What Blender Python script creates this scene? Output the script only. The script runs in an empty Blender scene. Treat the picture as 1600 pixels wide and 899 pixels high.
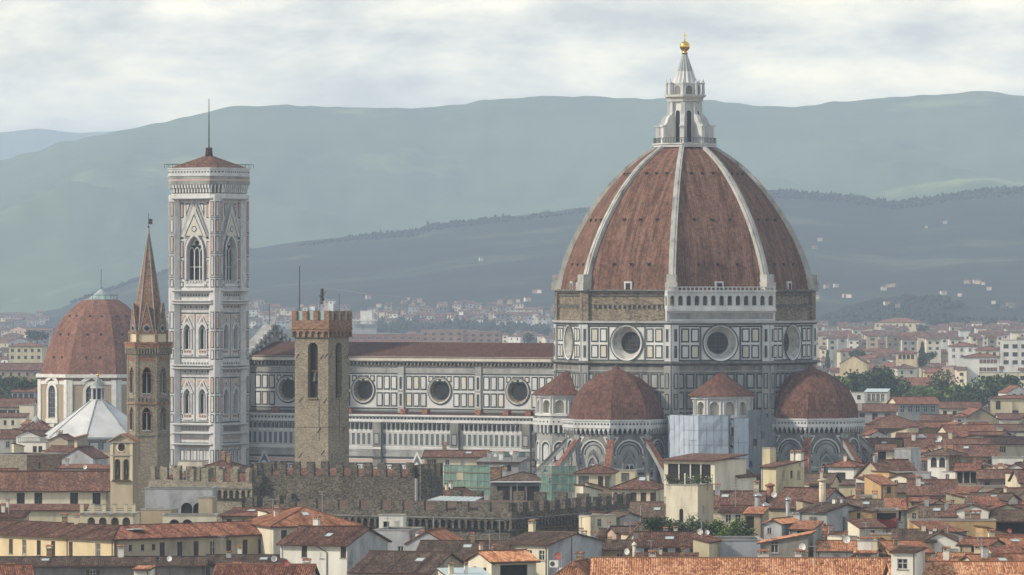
import bpy, math, random
from mathutils import Vector, Matrix
R = math.radians
S = bpy.context.scene
F, HC = 8725.0, 55.0            # focal length in photo pixels, eye height over the city floor
# ---------------------------------------------------------------- camera
cam = bpy.data.objects.new('camera', bpy.data.cameras.new('camera'))
S.collection.objects.link(cam)
cam.location = (0, 0, HC); cam.rotation_euler = (R(90), 0, 0)
cam.data.sensor_width = 36; cam.data.lens = 36 * F / 1600
cam.data.clip_start = 5; cam.data.clip_end = 60000
S.camera = cam
# ---------------------------------------------------------------- light and sky
SUN_AZ, SUN_EL = R(-108), R(33)        # from the left, a little behind the viewer
SUN_DIR = Vector((math.sin(SUN_AZ) * math.cos(SUN_EL), math.cos(SUN_AZ) * math.cos(SUN_EL), math.sin(SUN_EL)))
SKY_K = 1.34
w = bpy.data.worlds.new('World'); S.world = w; w.use_nodes = True
nt = w.node_tree; nt.nodes.clear()
def N(t, kind, **kw):
    n = t.nodes.new(kind)
    for k, v in kw.items(): setattr(n, k, v)
    return n
def ramp(t, stops, src, interp='LINEAR'):
    r = N(t, 'ShaderNodeValToRGB'); cr = r.color_ramp; cr.interpolation = interp
    while len(cr.elements) < len(stops): cr.elements.new(0.5)
    for e, (p, c) in zip(cr.elements, stops):
        e.position = p; e.color = (*c, 1) if len(c) == 3 else c
    t.links.new(src, r.inputs[0]); return r
out = N(nt, 'ShaderNodeOutputWorld')
sky = N(nt, 'ShaderNodeTexSky', sky_type='NISHITA', sun_disc=False)
sky.sun_elevation = SUN_EL; sky.sun_rotation = SUN_AZ; sky.dust_density = 3; sky.altitude = 100
bg = N(nt, 'ShaderNodeBackground'); bg.inputs[1].default_value = 0.10
nt.links.new(sky.outputs[0], bg.inputs[0])
tc = N(nt, 'ShaderNodeTexCoord')
mp = N(nt, 'ShaderNodeMapping'); mp.inputs['Scale'].default_value = (28, 28, 84); mp.inputs['Location'].default_value = (3.1, 0.4, 7.7)
nt.links.new(tc.outputs['Generated'], mp.inputs[0])
n1 = N(nt, 'ShaderNodeTexNoise'); n1.inputs['Scale'].default_value = 1.0; n1.inputs['Detail'].default_value = 9; n1.inputs['Roughness'].default_value = 0.57; n1.inputs['Distortion'].default_value = 0.12
nt.links.new(mp.outputs[0], n1.inputs[0])
cl = ramp(nt, [(0.34, (0.68, 0.64, 0.54)), (0.45, (1.03, 0.95, 0.74)), (0.55, (1.40, 1.26, 0.91)), (0.66, (1.80, 1.58, 1.06))], n1.outputs[0])
bgc = N(nt, 'ShaderNodeBackground')
# the cloud deck is thick overhead and opens towards the horizon
sz = N(nt, 'ShaderNodeSeparateXYZ'); nt.links.new(tc.outputs['Generated'], sz.inputs[0])
deck = ramp(nt, [(0.0, (1.0,) * 3), (0.09, (0.92,) * 3), (0.26, (0.43,) * 3), (1.0, (0.35,) * 3)], sz.outputs[2])
tint = ramp(nt, [(0.06, (1, 1, 1)), (0.22, (0.74, 0.93, 1.36))], sz.outputs[2])
mt = N(nt, 'ShaderNodeMix', data_type='RGBA', blend_type='MULTIPLY'); mt.inputs[0].default_value = 1
nt.links.new(cl.outputs[0], mt.inputs[6]); nt.links.new(tint.outputs[0], mt.inputs[7])
nt.links.new(mt.outputs[2], bgc.inputs[0])
ms = N(nt, 'ShaderNodeMath', operation='MULTIPLY'); ms.inputs[1].default_value = SKY_K
nt.links.new(deck.outputs[0], ms.inputs[0]); nt.links.new(ms.outputs[0], bgc.inputs[1])
n2 = N(nt, 'ShaderNodeTexNoise'); n2.inputs['Scale'].default_value = 0.8; n2.inputs['Detail'].default_value = 4
nt.links.new(mp.outputs[0], n2.inputs[0])
cover = ramp(nt, [(0.36, (0.72,) * 3), (0.52, (0.96,) * 3)], n2.outputs[0])
mx = N(nt, 'ShaderNodeMixShader')
nt.links.new(cover.outputs[0], mx.inputs[0]); nt.links.new(bg.outputs[0], mx.inputs[1]); nt.links.new(bgc.outputs[0], mx.inputs[2])
nt.links.new(mx.outputs[0], out.inputs[0])
sun = bpy.data.objects.new('sun', bpy.data.lights.new('sun', 'SUN'))
S.collection.objects.link(sun)
sun.data.energy = 3.5; sun.data.angle = R(4); sun.data.color = (1.0, 0.88, 0.70)
sun.rotation_euler = (-SUN_DIR).to_track_quat('-Z', 'Y').to_euler()
S.view_settings.view_transform = 'Standard'; S.view_settings.look = 'None'
S.view_settings.exposure = 0.30; S.view_settings.gamma = 1; S.view_settings.use_curve_mapping = False
S.cycles.use_denoising = True; S.cycles.max_bounces = 5; S.cycles.diffuse_bounces = 2; S.cycles.volume_bounces = 2
S.cycles.transparent_max_bounces = 8; S.cycles.glossy_bounces = 2
HAZE = 0.86e-4
# ---------------------------------------------------------------- materials
MATS = {}
def new_mat(name):
    m = bpy.data.materials.new(name); m.use_nodes = True; MATS[name] = m
    t = m.node_tree; return m, t, t.nodes['Principled BSDF']
def mat(name, c1, c2=None, scale=0.5, rough=0.85, detail=5, streak=1.0, bump=0.0, contrast=(0.35, 0.65), metal=0, c3=None, ior=None):
    """plaster, stone, metal: two colours blended by noise (streak < 1 draws it out downwards)"""
    m, t, p = new_mat(name)
    p.inputs['Roughness'].default_value = rough; p.inputs['Metallic'].default_value = metal
    p.inputs['Specular IOR Level'].default_value = 0.25
    c2 = c2 or tuple(x * 0.8 for x in c1)
    tc = N(t, 'ShaderNodeTexCoord'); mp = N(t, 'ShaderNodeMapping'); mp.inputs['Scale'].default_value = (1, 1, streak)
    t.links.new(tc.outputs['Object'], mp.inputs[0])
    oi = N(t, 'ShaderNodeObjectInfo')
    ad = N(t, 'ShaderNodeVectorMath', operation='ADD'); sc = N(t, 'ShaderNodeVectorMath', operation='SCALE'); sc.inputs['Scale'].default_value = 50
    t.links.new(oi.outputs['Random'], sc.inputs[0]); t.links.new(mp.outputs[0], ad.inputs[0]); t.links.new(sc.outputs[0], ad.inputs[1])
    n = N(t, 'ShaderNodeTexNoise'); n.inputs['Scale'].default_value = scale; n.inputs['Detail'].default_value = detail; n.inputs['Roughness'].default_value = 0.6
    t.links.new(ad.outputs[0], n.inputs[0])
    st = [(contrast[0], c1), (contrast[1], c2)]
    if c3: st.append((min(0.99, contrast[1] + 0.12), c3))
    r = ramp(t, st, n.outputs[0])
    t.links.new(r.outputs[0], p.inputs['Base Color'])
    if bump:
        b = N(t, 'ShaderNodeBump'); b.inputs['Distance'].default_value = bump; b.inputs['Strength'].default_value = 0.6
        t.links.new(n.outputs[0], b.inputs['Height']); t.links.new(b.outputs[0], p.inputs['Normal'])
    return m
def tile_mat(name, ca, cb, cc, pitch=0.28, row=0.42, bump=0.06, gap=0.5, vary=0.42, streak=0.30):
    """clay tiles: courses of barrel tiles laid in the roof's own UV metres, each tile its own shade"""
    m, t, p = new_mat(name); p.inputs['Roughness'].default_value = 0.9; p.inputs['Specular IOR Level'].default_value = 0.15
    uv = N(t, 'ShaderNodeUVMap', uv_map='UVMap')
    sx = N(t, 'ShaderNodeSeparateXYZ'); t.links.new(uv.outputs[0], sx.inputs[0])
    def math_(op, a, b=None):
        n = N(t, 'ShaderNodeMath', operation=op)
        for i, x in enumerate((a, b)):
            if x is None: continue
            if isinstance(x, (int, float)): n.inputs[i].default_value = x
            else: t.links.new(x, n.inputs[i])
        return n.outputs[0]
    u = math_('DIVIDE', sx.outputs[0], pitch); v = math_('DIVIDE', sx.outputs[1], row)
    fu = math_('FLOOR', u); fv = math_('FLOOR', v)
    cb_ = N(t, 'ShaderNodeCombineXYZ'); t.links.new(fu, cb_.inputs[0]); t.links.new(fv, cb_.inputs[1])
    oi = N(t, 'ShaderNodeObjectInfo'); t.links.new(oi.outputs['Random'], cb_.inputs[2])
    wn = N(t, 'ShaderNodeTexWhiteNoise', noise_dimensions='3D'); t.links.new(cb_.outputs[0], wn.inputs[0])
    cv = N(t, 'ShaderNodeCombineXYZ'); t.links.new(sx.outputs[0], cv.inputs[0]); t.links.new(sx.outputs[1], cv.inputs[1])
    o2 = math_('MULTIPLY', oi.outputs['Random'], 60.0); t.links.new(o2, cv.inputs[2])
    nz = N(t, 'ShaderNodeTexNoise'); nz.inputs['Scale'].default_value = 0.35; nz.inputs['Detail'].default_value = 6; nz.inputs['Roughness'].default_value = 0.65
    t.links.new(cv.outputs[0], nz.inputs[0])
    f = math_('ADD', math_('MULTIPLY', wn.outputs[0], vary), math_('MULTIPLY', nz.outputs[0], 1.04 - vary))
    cs_ = N(t, 'ShaderNodeCombineXYZ'); t.links.new(math_('MULTIPLY', sx.outputs[0], 1.1), cs_.inputs[0]); t.links.new(math_('MULTIPLY', sx.outputs[1], 0.10), cs_.inputs[1]); t.links.new(o2, cs_.inputs[2])
    ns = N(t, 'ShaderNodeTexNoise'); ns.inputs['Scale'].default_value = 1.0; ns.inputs['Detail'].default_value = 5; t.links.new(cs_.outputs[0], ns.inputs[0])
    f = math_('ADD', f, math_('MULTIPLY', math_('SUBTRACT', ns.outputs[0], 0.5), streak * 1.6))
    r = ramp(t, [(0.25, ca), (0.52, cb), (0.80, cc)], f)
    # rounded rows: dark gutters between the barrel tiles, a lip at the end of each course
    s = math_('ABSOLUTE', math_('SINE', math_('MULTIPLY', u, math.pi)))
    fr = math_('FRACT', v)
    lip = math_('POWER', math_('SUBTRACT', 1.0, fr), 6.0)
    h = math_('ADD', s, math_('MULTIPLY', lip, 0.5))
    gap_ = ramp(t, [(0.0, (gap,) * 3), (0.45, (1, 1, 1))], s)
    mm = N(t, 'ShaderNodeMix', data_type='RGBA', blend_type='MULTIPLY'); mm.inputs[0].default_value = 1
    t.links.new(r.outputs[0], mm.inputs[6]); t.links.new(gap_.outputs[0], mm.inputs[7])
    t.links.new(mm.outputs[2], p.inputs['Base Color'])
    b = N(t, 'ShaderNodeBump'); b.inputs['Distance'].default_value = bump; b.inputs['Strength'].default_value = 0.9
    t.links.new(h, b.inputs['Height']); t.links.new(b.outputs[0], p.inputs['Normal'])
    return m
def stone_mat(name, c1, c2, c3, size=0.6, bump=0.03, row=0.35):
    """coursed rubble: every stone its own shade (voronoi cells squeezed into courses) over broad weathering"""
    m, t, p = new_mat(name); p.inputs['Roughness'].default_value = 0.95; p.inputs['Specular IOR Level'].default_value = 0.1
    tc = N(t, 'ShaderNodeTexCoord'); mp = N(t, 'ShaderNodeMapping'); mp.inputs['Scale'].default_value = (1 / size, 1 / size, 1 / row)
    t.links.new(tc.outputs['Object'], mp.inputs[0])
    vo = N(t, 'ShaderNodeTexVoronoi'); vo.inputs['Scale'].default_value = 1.0; vo.inputs['Randomness'].default_value = 0.8
    t.links.new(mp.outputs[0], vo.inputs[0])
    n = N(t, 'ShaderNodeTexNoise'); n.inputs['Scale'].default_value = 0.22; n.inputs['Detail'].default_value = 8; n.inputs['Roughness'].default_value = 0.65
    t.links.new(tc.outputs['Object'], n.inputs[0])
    sp = N(t, 'ShaderNodeSeparateColor'); t.links.new(vo.outputs['Color'], sp.inputs[0])
    a = N(t, 'ShaderNodeMath', operation='MULTIPLY_ADD'); a.inputs[1].default_value = 0.45
    b0 = N(t, 'ShaderNodeMath', operation='MULTIPLY'); b0.inputs[1].default_value = 0.62
    t.links.new(n.outputs[0], b0.inputs[0]); t.links.new(sp.outputs[0], a.inputs[0]); t.links.new(b0.outputs[0], a.inputs[2])
    r = ramp(t, [(0.3, c1), (0.54, c2), (0.82, c3)], a.outputs[0])
    t.links.new(r.outputs[0], p.inputs['Base Color'])
    b = N(t, 'ShaderNodeBump'); b.inputs['Distance'].default_value = bump * 3; b.inputs['Strength'].default_value = 0.7
    t.links.new(a.outputs[0], b.inputs['Height']); t.links.new(b.outputs[0], p.inputs['Normal'])
    return m
# cathedral
mat('marble', (0.57, 0.58, 0.59), (0.45, 0.46, 0.47), 0.35, 0.6, 8, 0.35, contrast=(0.38, 0.62), c3=(0.30, 0.29, 0.27))
mat('marble_white', (0.61, 0.615, 0.615), (0.48, 0.485, 0.485), 0.4, 0.55, 9, 0.3, contrast=(0.38, 0.6), c3=(0.34, 0.335, 0.32))
mat('marble_cream', (0.56, 0.53, 0.46), (0.45, 0.425, 0.37), 0.5, 0.6, 8, 0.4, c3=(0.36, 0.33, 0.28))
mat('marble_grey', (0.34, 0.345, 0.345), (0.22, 0.225, 0.225), 0.4, 0.7, 8, 0.35, contrast=(0.36, 0.6), c3=(0.12, 0.12, 0.118))
mat('marble_pink', (0.52, 0.37, 0.32), (0.42, 0.30, 0.26), 0.6, 0.65, 6)
mat('marble_green', (0.030, 0.040, 0.042), (0.062, 0.075, 0.076), 0.8, 0.6, 6)
mat('marble_green_soft', (0.070, 0.086, 0.090), (0.12, 0.135, 0.138), 0.8, 0.6, 6)
mat('marble_dirt_shade', (0.23, 0.228, 0.22), (0.135, 0.135, 0.13), 0.5, 0.8, 9, 0.3, contrast=(0.38, 0.58), c3=(0.06, 0.06, 0.058))  # weathered marble; also the shade coloured onto the aisle buttresses
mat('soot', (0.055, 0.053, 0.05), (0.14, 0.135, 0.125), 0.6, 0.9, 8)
stone_mat('rough_stone', (0.105, 0.088, 0.066), (0.185, 0.155, 0.118), (0.28, 0.24, 0.185), 0.6, row=0.32)
stone_mat('brick_tower', (0.15, 0.088, 0.062), (0.22, 0.135, 0.098), (0.30, 0.20, 0.15), 0.45, 0.02, 0.2)
mat('rib_marble', (0.47, 0.465, 0.44), (0.33, 0.33, 0.31), 0.6, 0.7, 10, 0.5, contrast=(0.38, 0.58), c3=(0.17, 0.165, 0.155))
mat('belfry_stone', (0.575, 0.57, 0.575), (0.45, 0.45, 0.455), 1.1, 0.6, 10, 0.5, contrast=(0.38, 0.60), c3=(0.33, 0.33, 0.34))
mat('copper', (0.24, 0.33, 0.32), (0.31, 0.38, 0.37), 0.8, 0.6)
mat('lead', (0.40, 0.42, 0.44), (0.30, 0.32, 0.34), 0.4, 0.6, 6, 0.3)
mat('white_lead', (0.62, 0.62, 0.62), (0.42, 0.43, 0.44), 0.16, 0.6, 10, 1, contrast=(0.36, 0.68), c3=(0.36, 0.37, 0.38))
mat('gold', (0.85, 0.55, 0.14), (0.75, 0.46, 0.10), 0.8, 0.28, metal=1)
mat('glass', (0.010, 0.013, 0.016), (0.022, 0.026, 0.030), 0.7, 0.45)
mat('glass_blue', (0.10, 0.13, 0.17), (0.05, 0.06, 0.08), 0.5, 0.15)
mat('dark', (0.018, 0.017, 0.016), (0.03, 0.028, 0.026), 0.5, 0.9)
tile_mat('tile_dome', (0.080, 0.043, 0.031), (0.144, 0.074, 0.052), (0.215, 0.122, 0.088), 0.55, 0.5, 0.05, 0.72, 0.3, 0.85)
tile_mat('tile_apse', (0.075, 0.038, 0.030), (0.125, 0.060, 0.046), (0.19, 0.098, 0.075), 0.6, 0.6, 0.05, 0.65)
tile_mat('tile_far_dome', (0.13, 0.066, 0.049), (0.19, 0.094, 0.068), (0.27, 0.145, 0.108), 0.6, 0.6, 0.04, 0.75, 0.35, 0.5)
tile_mat('tile_nave', (0.065, 0.034, 0.028), (0.092, 0.046, 0.036), (0.13, 0.072, 0.058), 0.5, 0.5, 0.04, 0.7)
# roofs
tile_mat('tile_old', (0.078, 0.043, 0.034), (0.158, 0.078, 0.056), (0.300, 0.170, 0.120))
tile_mat('tile_brown', (0.075, 0.055, 0.044), (0.136, 0.090, 0.068), (0.250, 0.175, 0.128))
tile_mat('tile_red', (0.118, 0.051, 0.036), (0.230, 0.094, 0.060), (0.385, 0.195, 0.130))
tile_mat('tile_warm', (0.180, 0.078, 0.046), (0.324, 0.142, 0.080), (0.465, 0.250, 0.155))
tile_mat('tile_sunlit', (0.31, 0.125, 0.066), (0.56, 0.255, 0.135), (0.74, 0.44, 0.27), 0.30, 0.50, 0.09, 0.28, 0.50)  # foreground sunlight put into a brighter orange tile colour
mat('roof_edge', (0.12, 0.062, 0.045), (0.065, 0.038, 0.03), 1.5, 0.9)
# plasters
PL = {'plaster_cream': (0.68, 0.60, 0.44), 'plaster_white': (0.74, 0.72, 0.67), 'plaster_yellow': (0.68, 0.55, 0.35), 'plaster_ochre': (0.52, 0.345, 0.17),  # yellow brightened to carry the sunlight on the corner building's wing
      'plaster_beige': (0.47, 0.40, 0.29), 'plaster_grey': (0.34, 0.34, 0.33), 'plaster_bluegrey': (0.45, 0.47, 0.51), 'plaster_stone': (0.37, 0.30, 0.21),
      'plaster_pink': (0.55, 0.40, 0.31), 'plaster_brown': (0.28, 0.21, 0.16), 'plaster_pale': (0.71, 0.65, 0.52), 'plaster_lemon': (0.61, 0.54, 0.36)}
for k, c in PL.items():
    mat(k, c, tuple(x * 0.80 for x in c), 0.35, 0.92, 10, 0.30, contrast=(0.38, 0.58), c3=tuple(x * 0.50 for x in c))
mat('stucco_worn', (0.43, 0.44, 0.46), (0.28, 0.29, 0.30), 0.45, 0.95, 10, 0.6, contrast=(0.40, 0.62), c3=(0.15, 0.15, 0.155))
mat('stucco_dark', (0.25, 0.235, 0.21), (0.155, 0.145, 0.13), 0.45, 0.95, 10, 0.5, contrast=(0.38, 0.62), c3=(0.08, 0.075, 0.07))
stone_mat('stone_tower', (0.16, 0.137, 0.105), (0.24, 0.208, 0.162), (0.335, 0.295, 0.235), 0.26, row=0.15)
stone_mat('stone_dark', (0.045, 0.040, 0.034), (0.10, 0.089, 0.073), (0.20, 0.182, 0.152), 0.30, row=0.18)
stone_mat('stone_light', (0.13, 0.115, 0.088), (0.22, 0.196, 0.152), (0.33, 0.29, 0.228), 0.30, row=0.18)
stone_mat('brick', (0.17, 0.075, 0.048), (0.26, 0.118, 0.076), (0.35, 0.18, 0.12), 0.5, 0.02, 0.22)
stone_mat('brick_brown', (0.15, 0.095, 0.062), (0.25, 0.165, 0.11), (0.36, 0.25, 0.17), 0.5, 0.02, 0.25)
mat('trim_grey', (0.36, 0.34, 0.31), (0.26, 0.25, 0.23), 0.8, 0.85)
mat('trim_white', (0.70, 0.69, 0.66), (0.56, 0.55, 0.52), 0.8, 0.8)
mat('pane', (0.018, 0.021, 0.024), (0.045, 0.05, 0.054), 0.9, 0.25)
mat('frame_white', (0.62, 0.60, 0.56), (0.50, 0.48, 0.45), 1, 0.7)
mat('shutter_brown', (0.075, 0.050, 0.034), (0.11, 0.075, 0.05), 1, 0.8)
mat('shutter_green', (0.022, 0.085, 0.060), (0.035, 0.105, 0.075), 1, 0.7)
mat('shutter_grey', (0.22, 0.23, 0.23), (0.16, 0.17, 0.17), 1, 0.8)
mat('curtain', (0.52, 0.49, 0.43), (0.42, 0.40, 0.36), 1, 0.9)
mat('metal_dark', (0.055, 0.052, 0.05), (0.09, 0.085, 0.08), 1, 0.6, metal=0.3)
mat('metal_grey', (0.36, 0.37, 0.38), (0.27, 0.28, 0.29), 1, 0.5, metal=0.2)
mat('metal_steel', (0.70, 0.71, 0.72), (0.6, 0.6, 0.6), 1, 0.25, metal=1)
mat('dish_white', (0.72, 0.72, 0.71), (0.60, 0.60, 0.59), 1, 0.5)
mat('dish_red', (0.36, 0.10, 0.08), (0.30, 0.08, 0.065), 1, 0.6)
mat('net_green', (0.085, 0.20, 0.165), (0.15, 0.28, 0.24), 0.5, 0.8, 9, 0.4, contrast=(0.4, 0.56), c3=(0.03, 0.10, 0.08))
mat('sheet_blue', (0.43, 0.49, 0.58), (0.34, 0.40, 0.49), 0.25, 0.7, 8, 0.3, contrast=(0.4, 0.6), c3=(0.22, 0.26, 0.33))
mat('sheet_dark', (0.20, 0.22, 0.25), (0.13, 0.145, 0.165), 0.25, 0.8, 8, 0.5)
mat('tarp_white', (0.74, 0.75, 0.77), (0.62, 0.63, 0.66), 0.6, 0.7)
mat('tarp_red', (0.30, 0.07, 0.065), (0.22, 0.05, 0.05), 0.8, 0.8)
mat('skylight', (0.42, 0.50, 0.50), (0.52, 0.58, 0.57), 0.5, 0.3)
mat('roof_felt', (0.25, 0.24, 0.23), (0.17, 0.165, 0.16), 0.4, 0.9)
mat('wood_dark', (0.07, 0.048, 0.033), (0.11, 0.078, 0.055), 1, 0.9)
mat('pot_clay', (0.42, 0.17, 0.09), (0.34, 0.13, 0.07), 1, 0.9)
# vegetation and ground
mat('leaf', (0.034, 0.062, 0.018), (0.060, 0.100, 0.030), 0.5, 0.8, 3, c3=(0.085, 0.13, 0.04))
mat('leaf_light', (0.11, 0.17, 0.042), (0.15, 0.22, 0.06), 0.7, 0.8, 3, c3=(0.20, 0.26, 0.08))
mat('leaf_dark', (0.020, 0.036, 0.016), (0.034, 0.056, 0.024), 0.5, 0.8, 3)
mat('leaf_olive', (0.085, 0.105, 0.062), (0.115, 0.14, 0.085), 0.7, 0.8, 3)
mat('bark', (0.08, 0.06, 0.045), (0.05, 0.04, 0.03), 1, 0.95)
mat('flower', (0.62, 0.58, 0.55), (0.5, 0.44, 0.42), 2, 0.8)
mat('city_ground', (0.13, 0.12, 0.11), (0.09, 0.085, 0.08), 0.03, 0.95)
mat('hill_far', (0.11, 0.155, 0.055), (0.078, 0.118, 0.045), 0.0022, 0.95, 14, 1.0, 16.0, contrast=(0.36, 0.58), c3=(0.27, 0.32, 0.11))  # palest green stands for sunlit patches, put into the slope's colour
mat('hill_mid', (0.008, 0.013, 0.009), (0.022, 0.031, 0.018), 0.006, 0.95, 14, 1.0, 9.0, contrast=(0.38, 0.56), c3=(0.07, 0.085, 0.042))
mat('wood_leaf', (0.014, 0.023, 0.012), (0.022, 0.034, 0.017), 0.01, 0.95, 3, c3=(0.034, 0.046, 0.021))
mat('track', (0.20, 0.19, 0.15), (0.15, 0.14, 0.11), 0.02, 0.95)

m_ = MATS['net_green']; t_ = m_.node_tree; tr_ = N(t_, 'ShaderNodeBsdfTransparent'); mx_ = N(t_, 'ShaderNodeMixShader'); mx_.inputs[0].default_value = 0.80
t_.links.new(tr_.outputs[0], mx_.inputs[1]); t_.links.new(t_.nodes['Principled BSDF'].outputs[0], mx_.inputs[2]); t_.links.new(mx_.outputs[0], t_.nodes['Material Output'].inputs[0])

def shift(name, loc):
    for n in MATS[name].node_tree.nodes:
        if n.type == 'MAPPING': n.inputs['Location'].default_value = loc
shift('hill_far', (900, 300, 0))  # moves the sunlit patches painted into the hill colour
# ---------------------------------------------------------------- mesh helpers
Z = Vector((0, 0, 1))
def P(u, v, D): return Vector(((u - 800) / F * D, D, HC - (v - 449.5) / F * D))
def px(u, D): return (u - 800) / F * D
def pz(v, D): return HC - (v - 449.5) / F * D
class Fr:
    """a wall plane: x runs right as seen from outside, z up, off outward"""
    def __init__(s, o, ang):
        s.n = Vector((math.sin(ang), -math.cos(ang), 0)); s.t = Z.cross(s.n); s.o = Vector(o)
    def p(s, x, z, off=0.0): return s.o + s.t * x + s.n * off + Vector((0, 0, z))
class MB:
    barrel = False
    def __init__(s): s.v, s.f, s.m, s.uv, s.names, s.smooth = [], [], [], [], [], []
    def face(s, pts, m, tile=False, smooth=False, uv=None):
        i = len(s.v); s.v.extend(tuple(p) for p in pts); s.f.append(tuple(range(i, i + len(pts))))
        if m not in s.names: s.names.append(m)
        s.m.append(s.names.index(m)); s.smooth.append(smooth)
        if uv: s.uv.append(uv)
        elif tile:
            p0 = Vector(pts[0]); a = (Vector(pts[1]) - p0).normalized(); d = Vector(pts[2]) - p0
            b = d - a * d.dot(a); b = b.normalized() if b.length > 1e-6 else Z
            s.uv.append([((Vector(p) - p0).dot(a), (Vector(p) - p0).dot(b)) for p in pts])
        else: s.uv.append(None)
    def box(s, x0, x1, y0, y1, z0, z1, m):
        c = [Vector((x, y, z)) for z in (z0, z1) for y in (y0, y1) for x in (x0, x1)]
        for q in ((0, 1, 5, 4), (1, 3, 7, 5), (3, 2, 6, 7), (2, 0, 4, 6), (4, 5, 7, 6), (2, 3, 1, 0)): s.face([c[k] for k in q], m)
    def prism(s, poly, z0, z1, m, cap=True, poly1=None, smooth=False):
        q = poly1 or poly; n = len(poly)
        for i in range(n):
            j = (i + 1) % n
            s.face([(*poly[i], z0), (*poly[j], z0), (*q[j], z1), (*q[i], z1)], m, smooth=smooth)
        if cap: s.face([(*p, z1) for p in q], m); s.face([(*p, z0) for p in reversed(poly)], m)
    def cyl(s, x, y, z0, z1, r0, r1, m, n=10, cap=True):
        a = [(x + r0 * math.cos(2 * math.pi * k / n), y + r0 * math.sin(2 * math.pi * k / n)) for k in range(n)]
        b = [(x + r1 * math.cos(2 * math.pi * k / n), y + r1 * math.sin(2 * math.pi * k / n)) for k in range(n)]
        s.prism(a, z0, z1, m, cap, b, smooth=n > 8)
    def tube(s, p0, p1, r, m, n=6):
        p0, p1 = Vector(p0), Vector(p1); d = (p1 - p0).normalized()
        a = d.cross(Vector((1, 0, 0)) if abs(d.x) < .8 else Vector((0, 1, 0))).normalized(); b = d.cross(a)
        k0 = [p0 + (a * math.cos(2 * math.pi * k / n) + b * math.sin(2 * math.pi * k / n)) * r for k in range(n)]
        k1 = [q + (p1 - p0) for q in k0]
        for k in range(n): j = (k + 1) % n; s.face([k0[k], k0[j], k1[j], k1[k]], m)
        s.face(k1, m); s.face(list(reversed(k0)), m)
    def lathe(s, x, y, prof, m, n=24, a0=0.0, smooth=True, tile=False, a1=None):
        a1 = a0 + 2 * math.pi if a1 is None else a1
        for (r0, z0), (r1, z1) in zip(prof, prof[1:]):
            for k in range(n):
                t0, t1 = a0 + (a1 - a0) * k / n, a0 + (a1 - a0) * (k + 1) / n
                q = [(x + r0 * math.cos(t0), y + r0 * math.sin(t0), z0), (x + r0 * math.cos(t1), y + r0 * math.sin(t1), z0),
                     (x + r1 * math.cos(t1), y + r1 * math.sin(t1), z1), (x + r1 * math.cos(t0), y + r1 * math.sin(t0), z1)]
                rr = max(r0, r1, 0.01); uv = [(t0 * rr, z0 * 1.2), (t1 * rr, z0 * 1.2), (t1 * rr, z1 * 1.2), (t0 * rr, z1 * 1.2)] if tile else None
                sl = slice(1, 4) if r0 < 1e-4 else slice(0, 3) if r1 < 1e-4 else slice(0, 4)
                q = q[sl]; uv = uv[sl] if uv else None
                s.face(q, m, smooth=smooth, uv=uv)
    def ball(s, c, r, m, n=14, k=8):
        s.lathe(c[0], c[1], [(r * math.sin(math.pi * i / k) if 0 < i < k else 0.0, c[2] - r * math.cos(math.pi * i / k)) for i in range(k + 1)], m, n)
    # ---- on a wall frame
    def rect(s, fr, x0, x1, z0, z1, off, m): s.face([fr.p(x0, z0, off), fr.p(x1, z0, off), fr.p(x1, z1, off), fr.p(x0, z1, off)], m)
    def slab(s, fr, x0, x1, z0, z1, o0, o1, m):
        c = [fr.p(x, z, o) for z in (z0, z1) for o in (o1, o0) for x in (x0, x1)]
        for q in ((0, 1, 5, 4), (1, 3, 7, 5), (3, 2, 6, 7), (2, 0, 4, 6), (4, 5, 7, 6), (2, 3, 1, 0)): s.face([c[k] for k in q], m)
    def panel(s, fr, x0, x1, z0, z1, b, off, fm, cm):
        s.rect(fr, x0, x1, z0, z1, off, fm); s.rect(fr, x0 + b, x1 - b, z0 + b, z1 - b, off + 0.05, cm)
    def poly(s, fr, pts, off, m): s.face([fr.p(x, z, off) for x, z in pts], m)
    def disc(s, fr, cx, cz, r, off, m, n=24): s.poly(fr, [(cx + r * math.cos(2 * math.pi * k / n), cz + r * math.sin(2 * math.pi * k / n)) for k in range(n)], off, m)
    def ring(s, fr, cx, cz, r0, o0, r1, o1, m, n=32, smooth=False):
        for k in range(n):
            a, b = 2 * math.pi * k / n, 2 * math.pi * (k + 1) / n
            s.face([fr.p(cx + r1 * math.cos(a), cz + r1 * math.sin(a), o1), fr.p(cx + r0 * math.cos(a), cz + r0 * math.sin(a), o0),
                    fr.p(cx + r0 * math.cos(b), cz + r0 * math.sin(b), o0), fr.p(cx + r1 * math.cos(b), cz + r1 * math.sin(b), o1)][::-1], m, smooth=smooth)
    def arch(s, fr, cx, zb, zs, w, kind, off, m): s.poly(fr, outline(cx, zb, zs, w, kind), off, m)
    def archband(s, fr, cx, zb, zs, w, bw, kind, o0, o1, m, legs=True):
        a = outline(cx, zb, zs, w, kind); b = outline(cx, zb, zs, w + 2 * bw, kind)
        k0 = 1 if legs else 2
        a = a[1:] + a[:1]; b = b[1:] + b[:1]
        if not legs: a, b = a[1:-1], b[1:-1]
        for p, q, r, t in zip(a, a[1:], b[1:], b):
            s.face([fr.p(*p, o1), fr.p(*t, o1), fr.p(*r, o1), fr.p(*q, o1)], m)
            s.face([fr.p(*p, o0), fr.p(*p, o1), fr.p(*q, o1), fr.p(*q, o0)], m)
            s.face([fr.p(*t, o1), fr.p(*t, o0), fr.p(*r, o0), fr.p(*r, o1)], m)
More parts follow.
